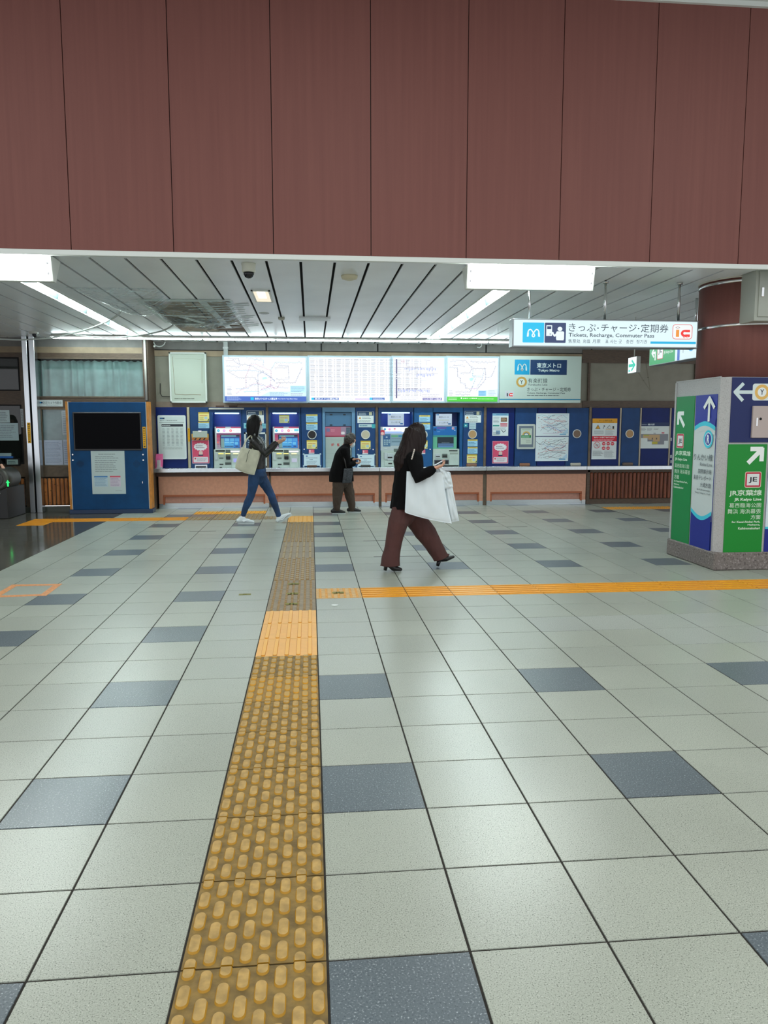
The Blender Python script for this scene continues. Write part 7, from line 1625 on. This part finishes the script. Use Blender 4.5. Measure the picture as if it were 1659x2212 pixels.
tm.loft(F.st([(867, 1102, .095, .085, -.07), (860.5, 1128, .102, .10, -.09), (854, 1155, .088, .09, -.09), (848, 1185, .085, .09, -.09), (844, 1207, .094, .092, -.09), (843.5, 1236, .102, .095, -.09)]), m_mar, n=20, )
tm.loft(F.st([(884, 1104, .105, .10, .07), (903, 1128, .112, .10, .09), (921, 1152, .105, .095, .09), (937, 1178, .090, .092, .09), (950, 1199, .082, .09, .09), (963, 1221, .082, .09, .09)]), m_mar, n=20)
hz = F.p(843, 1221, -.09).z; xm = F.p(896, 1200, 0).x; ha = F.p(939, 1211.5, .09); hb_ = F.p(972, 1196.5, .09); hd = (hb_ - ha).normalized(); hn_ = Vector((hd.z, 0, -hd.x))
def hem(c):
    c = c.copy()
    if c.x < xm: c.z = max(c.z, hz + .012 * (c.x - F.p(843, 1221, -.09).x))
    else:
        q = (c - ha).dot(hn_)
        if q > 0: c -= hn_ * q
    return c
fused(tm, 'trousers', m_mar, root, .0065, 3, .006, 13, ws2=4, post=hem)
m_bt = mat('black_boot', (20, 17, 18), .35)
def heel_shoe(heel_top, heel_bot, ball, toe, par):
    mb = MB(); a, b, c, d = heel_top, heel_bot, ball, toe
    mb.loft([(a + Vector((.005, 0, .085)), .042, .040), (a + Vector((0, 0, .04)), .042, .040)], m_bt, n=16); mb.loft([(a + Vector((0, 0, .035)), .042, .040), (a.lerp(c, .45) + Vector((0, 0, .04)), .048, .042), (c + Vector((0, 0, .030)), .034, .046), (d + (c - d) * .1 + Vector((0, 0, .014)), .016, .026)], m_bt, n=16)
    o = fused(mb, 'heeled_shoe', m_bt, par, .0045, 2)
    hb = MB(); hb.loft([(a + Vector((0, 0, .01)), .024, .024), (b + Vector((0, 0, .012)), .017, .019)], m_bt, n=14, cap=False); hb.build('heel', o)
g = F.p(832, 1231, -.09); g.z = .001; b_ = F.p(851, 1230, -.09); b_.z = .006; tt = F.p(867.5, 1229, -.09); tt.z = .006
heel_shoe(g + Vector((.015, 0, .085)), g, b_, tt, root)
g = F.p(945, 1231, .09); g.z = .002; heel_shoe(F.p(949, 1212, .09), g, F.p(964, 1212, .09), F.p(980.5, 1204.5, .09), root)
mb = MB(); a = F.p(895.5, 970, -.285); b = F.p(886, 1004, -.25); n_ = 9
for i in range(n_): c = a.lerp(b, (i + .5) / n_); mb.ball(c, (.008, .006, .011), col((206, 198, 190)), 8)
mb.tube([a, b], .0035, col((196, 188, 180)), 6); mb.build('chain_strap', root)
# phone in her hand
root = thing('phone', 'dark phone with a bright edge held by the long-haired woman', 'phone', tuple(F.p(949, 1000, -.2)))
mb = MB(); a = F.p(941, 1009, -.26); b = F.p(960.5, 998, -.26); d = (b - a).normalized(); n = Vector((-d.z, 0, d.x)); w2 = Vector((0, .036, 0))
mb.prism([a - w2 + n * .012, b - w2 + n * .012, b + w2 + n * .012, a + w2 + n * .012], n * .008, col((58, 62, 68), .3)); mb.build('case', root)
mb = MB(); mb.prism([a - w2 * .9 + n * .0205, b - w2 * .9 + n * .0205, b + w2 * .9 + n * .0205, a + w2 * .9 + n * .0205], n * .001, lit((200, 210, 216), .6)); mb.build('screen', root)
# white bag
root = thing('shopping_bag', 'very large white plastic shopping bag carried by the long-haired woman', 'bag', tuple(F.p(930, 1130, -.2)))
m_bag = mat('white_plastic', (214, 226, 232), .38, trans=.0, var=.012, vs=3, bump=.06, bs=9)
def cv2(a, b): return Vector((.03 * math.sin(math.pi * b) * (a - .6) * -1.0 if a > .6 else 0, 0, -.012 * math.sin(math.pi * a) * b))
pouch('bag_body', [(878.5, 1018), (957, 1020), (976, 1131), (874.5, 1107.5)], F, -.215, .012, m_bag, root, n=34, bulge=.018, wr=.014, seed=7, ws=5, curve=cv2)
pouch('side_gusset', [(944, 1019), (971, 1019), (992, 1125.5), (958, 1130)], F, -.13, .05, m_bag, root, n=26, bulge=.025, wr=.022, seed=11, ws=7)
pouch('top_flap', [(940, 1010), (973, 1021), (979, 1052), (952, 1058)], F, -.19, .02, m_bag, root, n=20, bulge=.02, wr=.022, seed=21, ws=9)

# ---- passer-by cut by the left edge, hand on the gate
F = Fig(10.62)
root = thing('person', 'dark-sleeved person at the gate on the left edge, only one hand inside the photo', 'person', (-5.35, 10.75, 0))
bx_ = -5.38; bm = MB(); by = 10.75
P, s_, u, f = head_shape(bm, (bx_, by, 1.52), (0, 1, 0), (0, 0, 1), .225, m_skin)
bm.loft([(Vector((bx_, by, 1.25)), .06, .06), (Vector((bx_, by, 1.42)), .05, .05)], m_skin)
bm.loft([(Vector((bx_, by, .85)), .10, .14), (Vector((bx_, by, 1.05)), .09, .13), (Vector((bx_, by, 1.27)), .09, .15)], m_skin, side=(1, 0, 0))
hn = F.p(4, 1006); sh = Vector((bx_ + .19, by, 1.27)); el = Vector((bx_ + .28, by - .02, .99))
bm.loft([(sh, .045, .045), (el, .034, .034), (hn, .022, .024)], m_skin)
hand(bm, hn, (.55, 0, -1), (-.6, .2, -.3), (0, -1, 0), .95, (35, 45, 30), 6, 30, m_skin)
sh2 = Vector((bx_ - .19, by, 1.27)); bm.loft([(sh2, .045, .045), (sh2 + Vector((-.03, 0, -.28)), .034, .034), (sh2 + Vector((-.03, .05, -.50)), .022, .024)], m_skin)
hand(bm, sh2 + Vector((-.03, .05, -.50)), (0, .1, -1), (1, 0, 0), (0, 1, 0), .95, (20, 25, 20), 6, 25, m_skin)
for q in (-.09, .09): bm.loft([(Vector((bx_ + q, by, .88)), .07, .07), (Vector((bx_ + q, by, .48)), .05, .05), (Vector((bx_ + q, by, .09)), .035, .035), (Vector((bx_ + q, by + .1, .04)), .03, .03)], m_skin)
fused(bm, 'body', m_skin, root, .007, 2)
eyes(P, .225, root)
hm = MB(); hm.loft([(P(-.06, .30), .09, .085), (P(-.10, .12), .11, .095), (P(-.16, -.1), .10, .095), (P(-.2, -.25), .07, .07)], m_hair_b, side=s_, n=18); fused(hm, 'hair', m_hair_b, root, .008, 2)
jm = MB(); jm.loft([(Vector((bx_, by, .80)), .12, .19), (Vector((bx_, by, 1.05)), .12, .19), (Vector((bx_, by, 1.27)), .11, .20), (Vector((bx_, by, 1.35)), .06, .08)], m_coat, side=(1, 0, 0), n=20)
jm.loft([(sh, .07, .07), (el, .058, .058), (el.lerp(hn, .82), .042, .042)], m_coat, n=14); jm.loft([(sh2, .07, .07), (sh2 + Vector((-.03, 0, -.28)), .058, .058), (sh2 + Vector((-.03, .05, -.46)), .042, .042)], m_coat, n=14)
fused(jm, 'jacket', m_coat, root, .008, 2)
tm = MB(); tm.loft([(Vector((bx_, by, .80)), .11, .17), (Vector((bx_, by, .92)), .11, .17)], m_brn, side=(1, 0, 0))
for q in (-.09, .09): tm.loft([(Vector((bx_ + q, by, .86)), .09, .09), (Vector((bx_ + q, by, .48)), .075, .075), (Vector((bx_ + q, by, .08)), .06, .06)], m_brn)
fused(tm, 'trousers', m_brn, root, .008, 2)
for q in (-.09, .09): shoe('shoe', Vector((bx_ + q, by - .08, .002)), Vector((bx_ + q, by + .18, .002)), Vector((bx_ + q, by - .01, .09)), m_bsh, m_bsh, root, side=(1, 0, 0), sole=.018)

for o in bpy.data.objects:
    if '_o' in o: del o['_o']
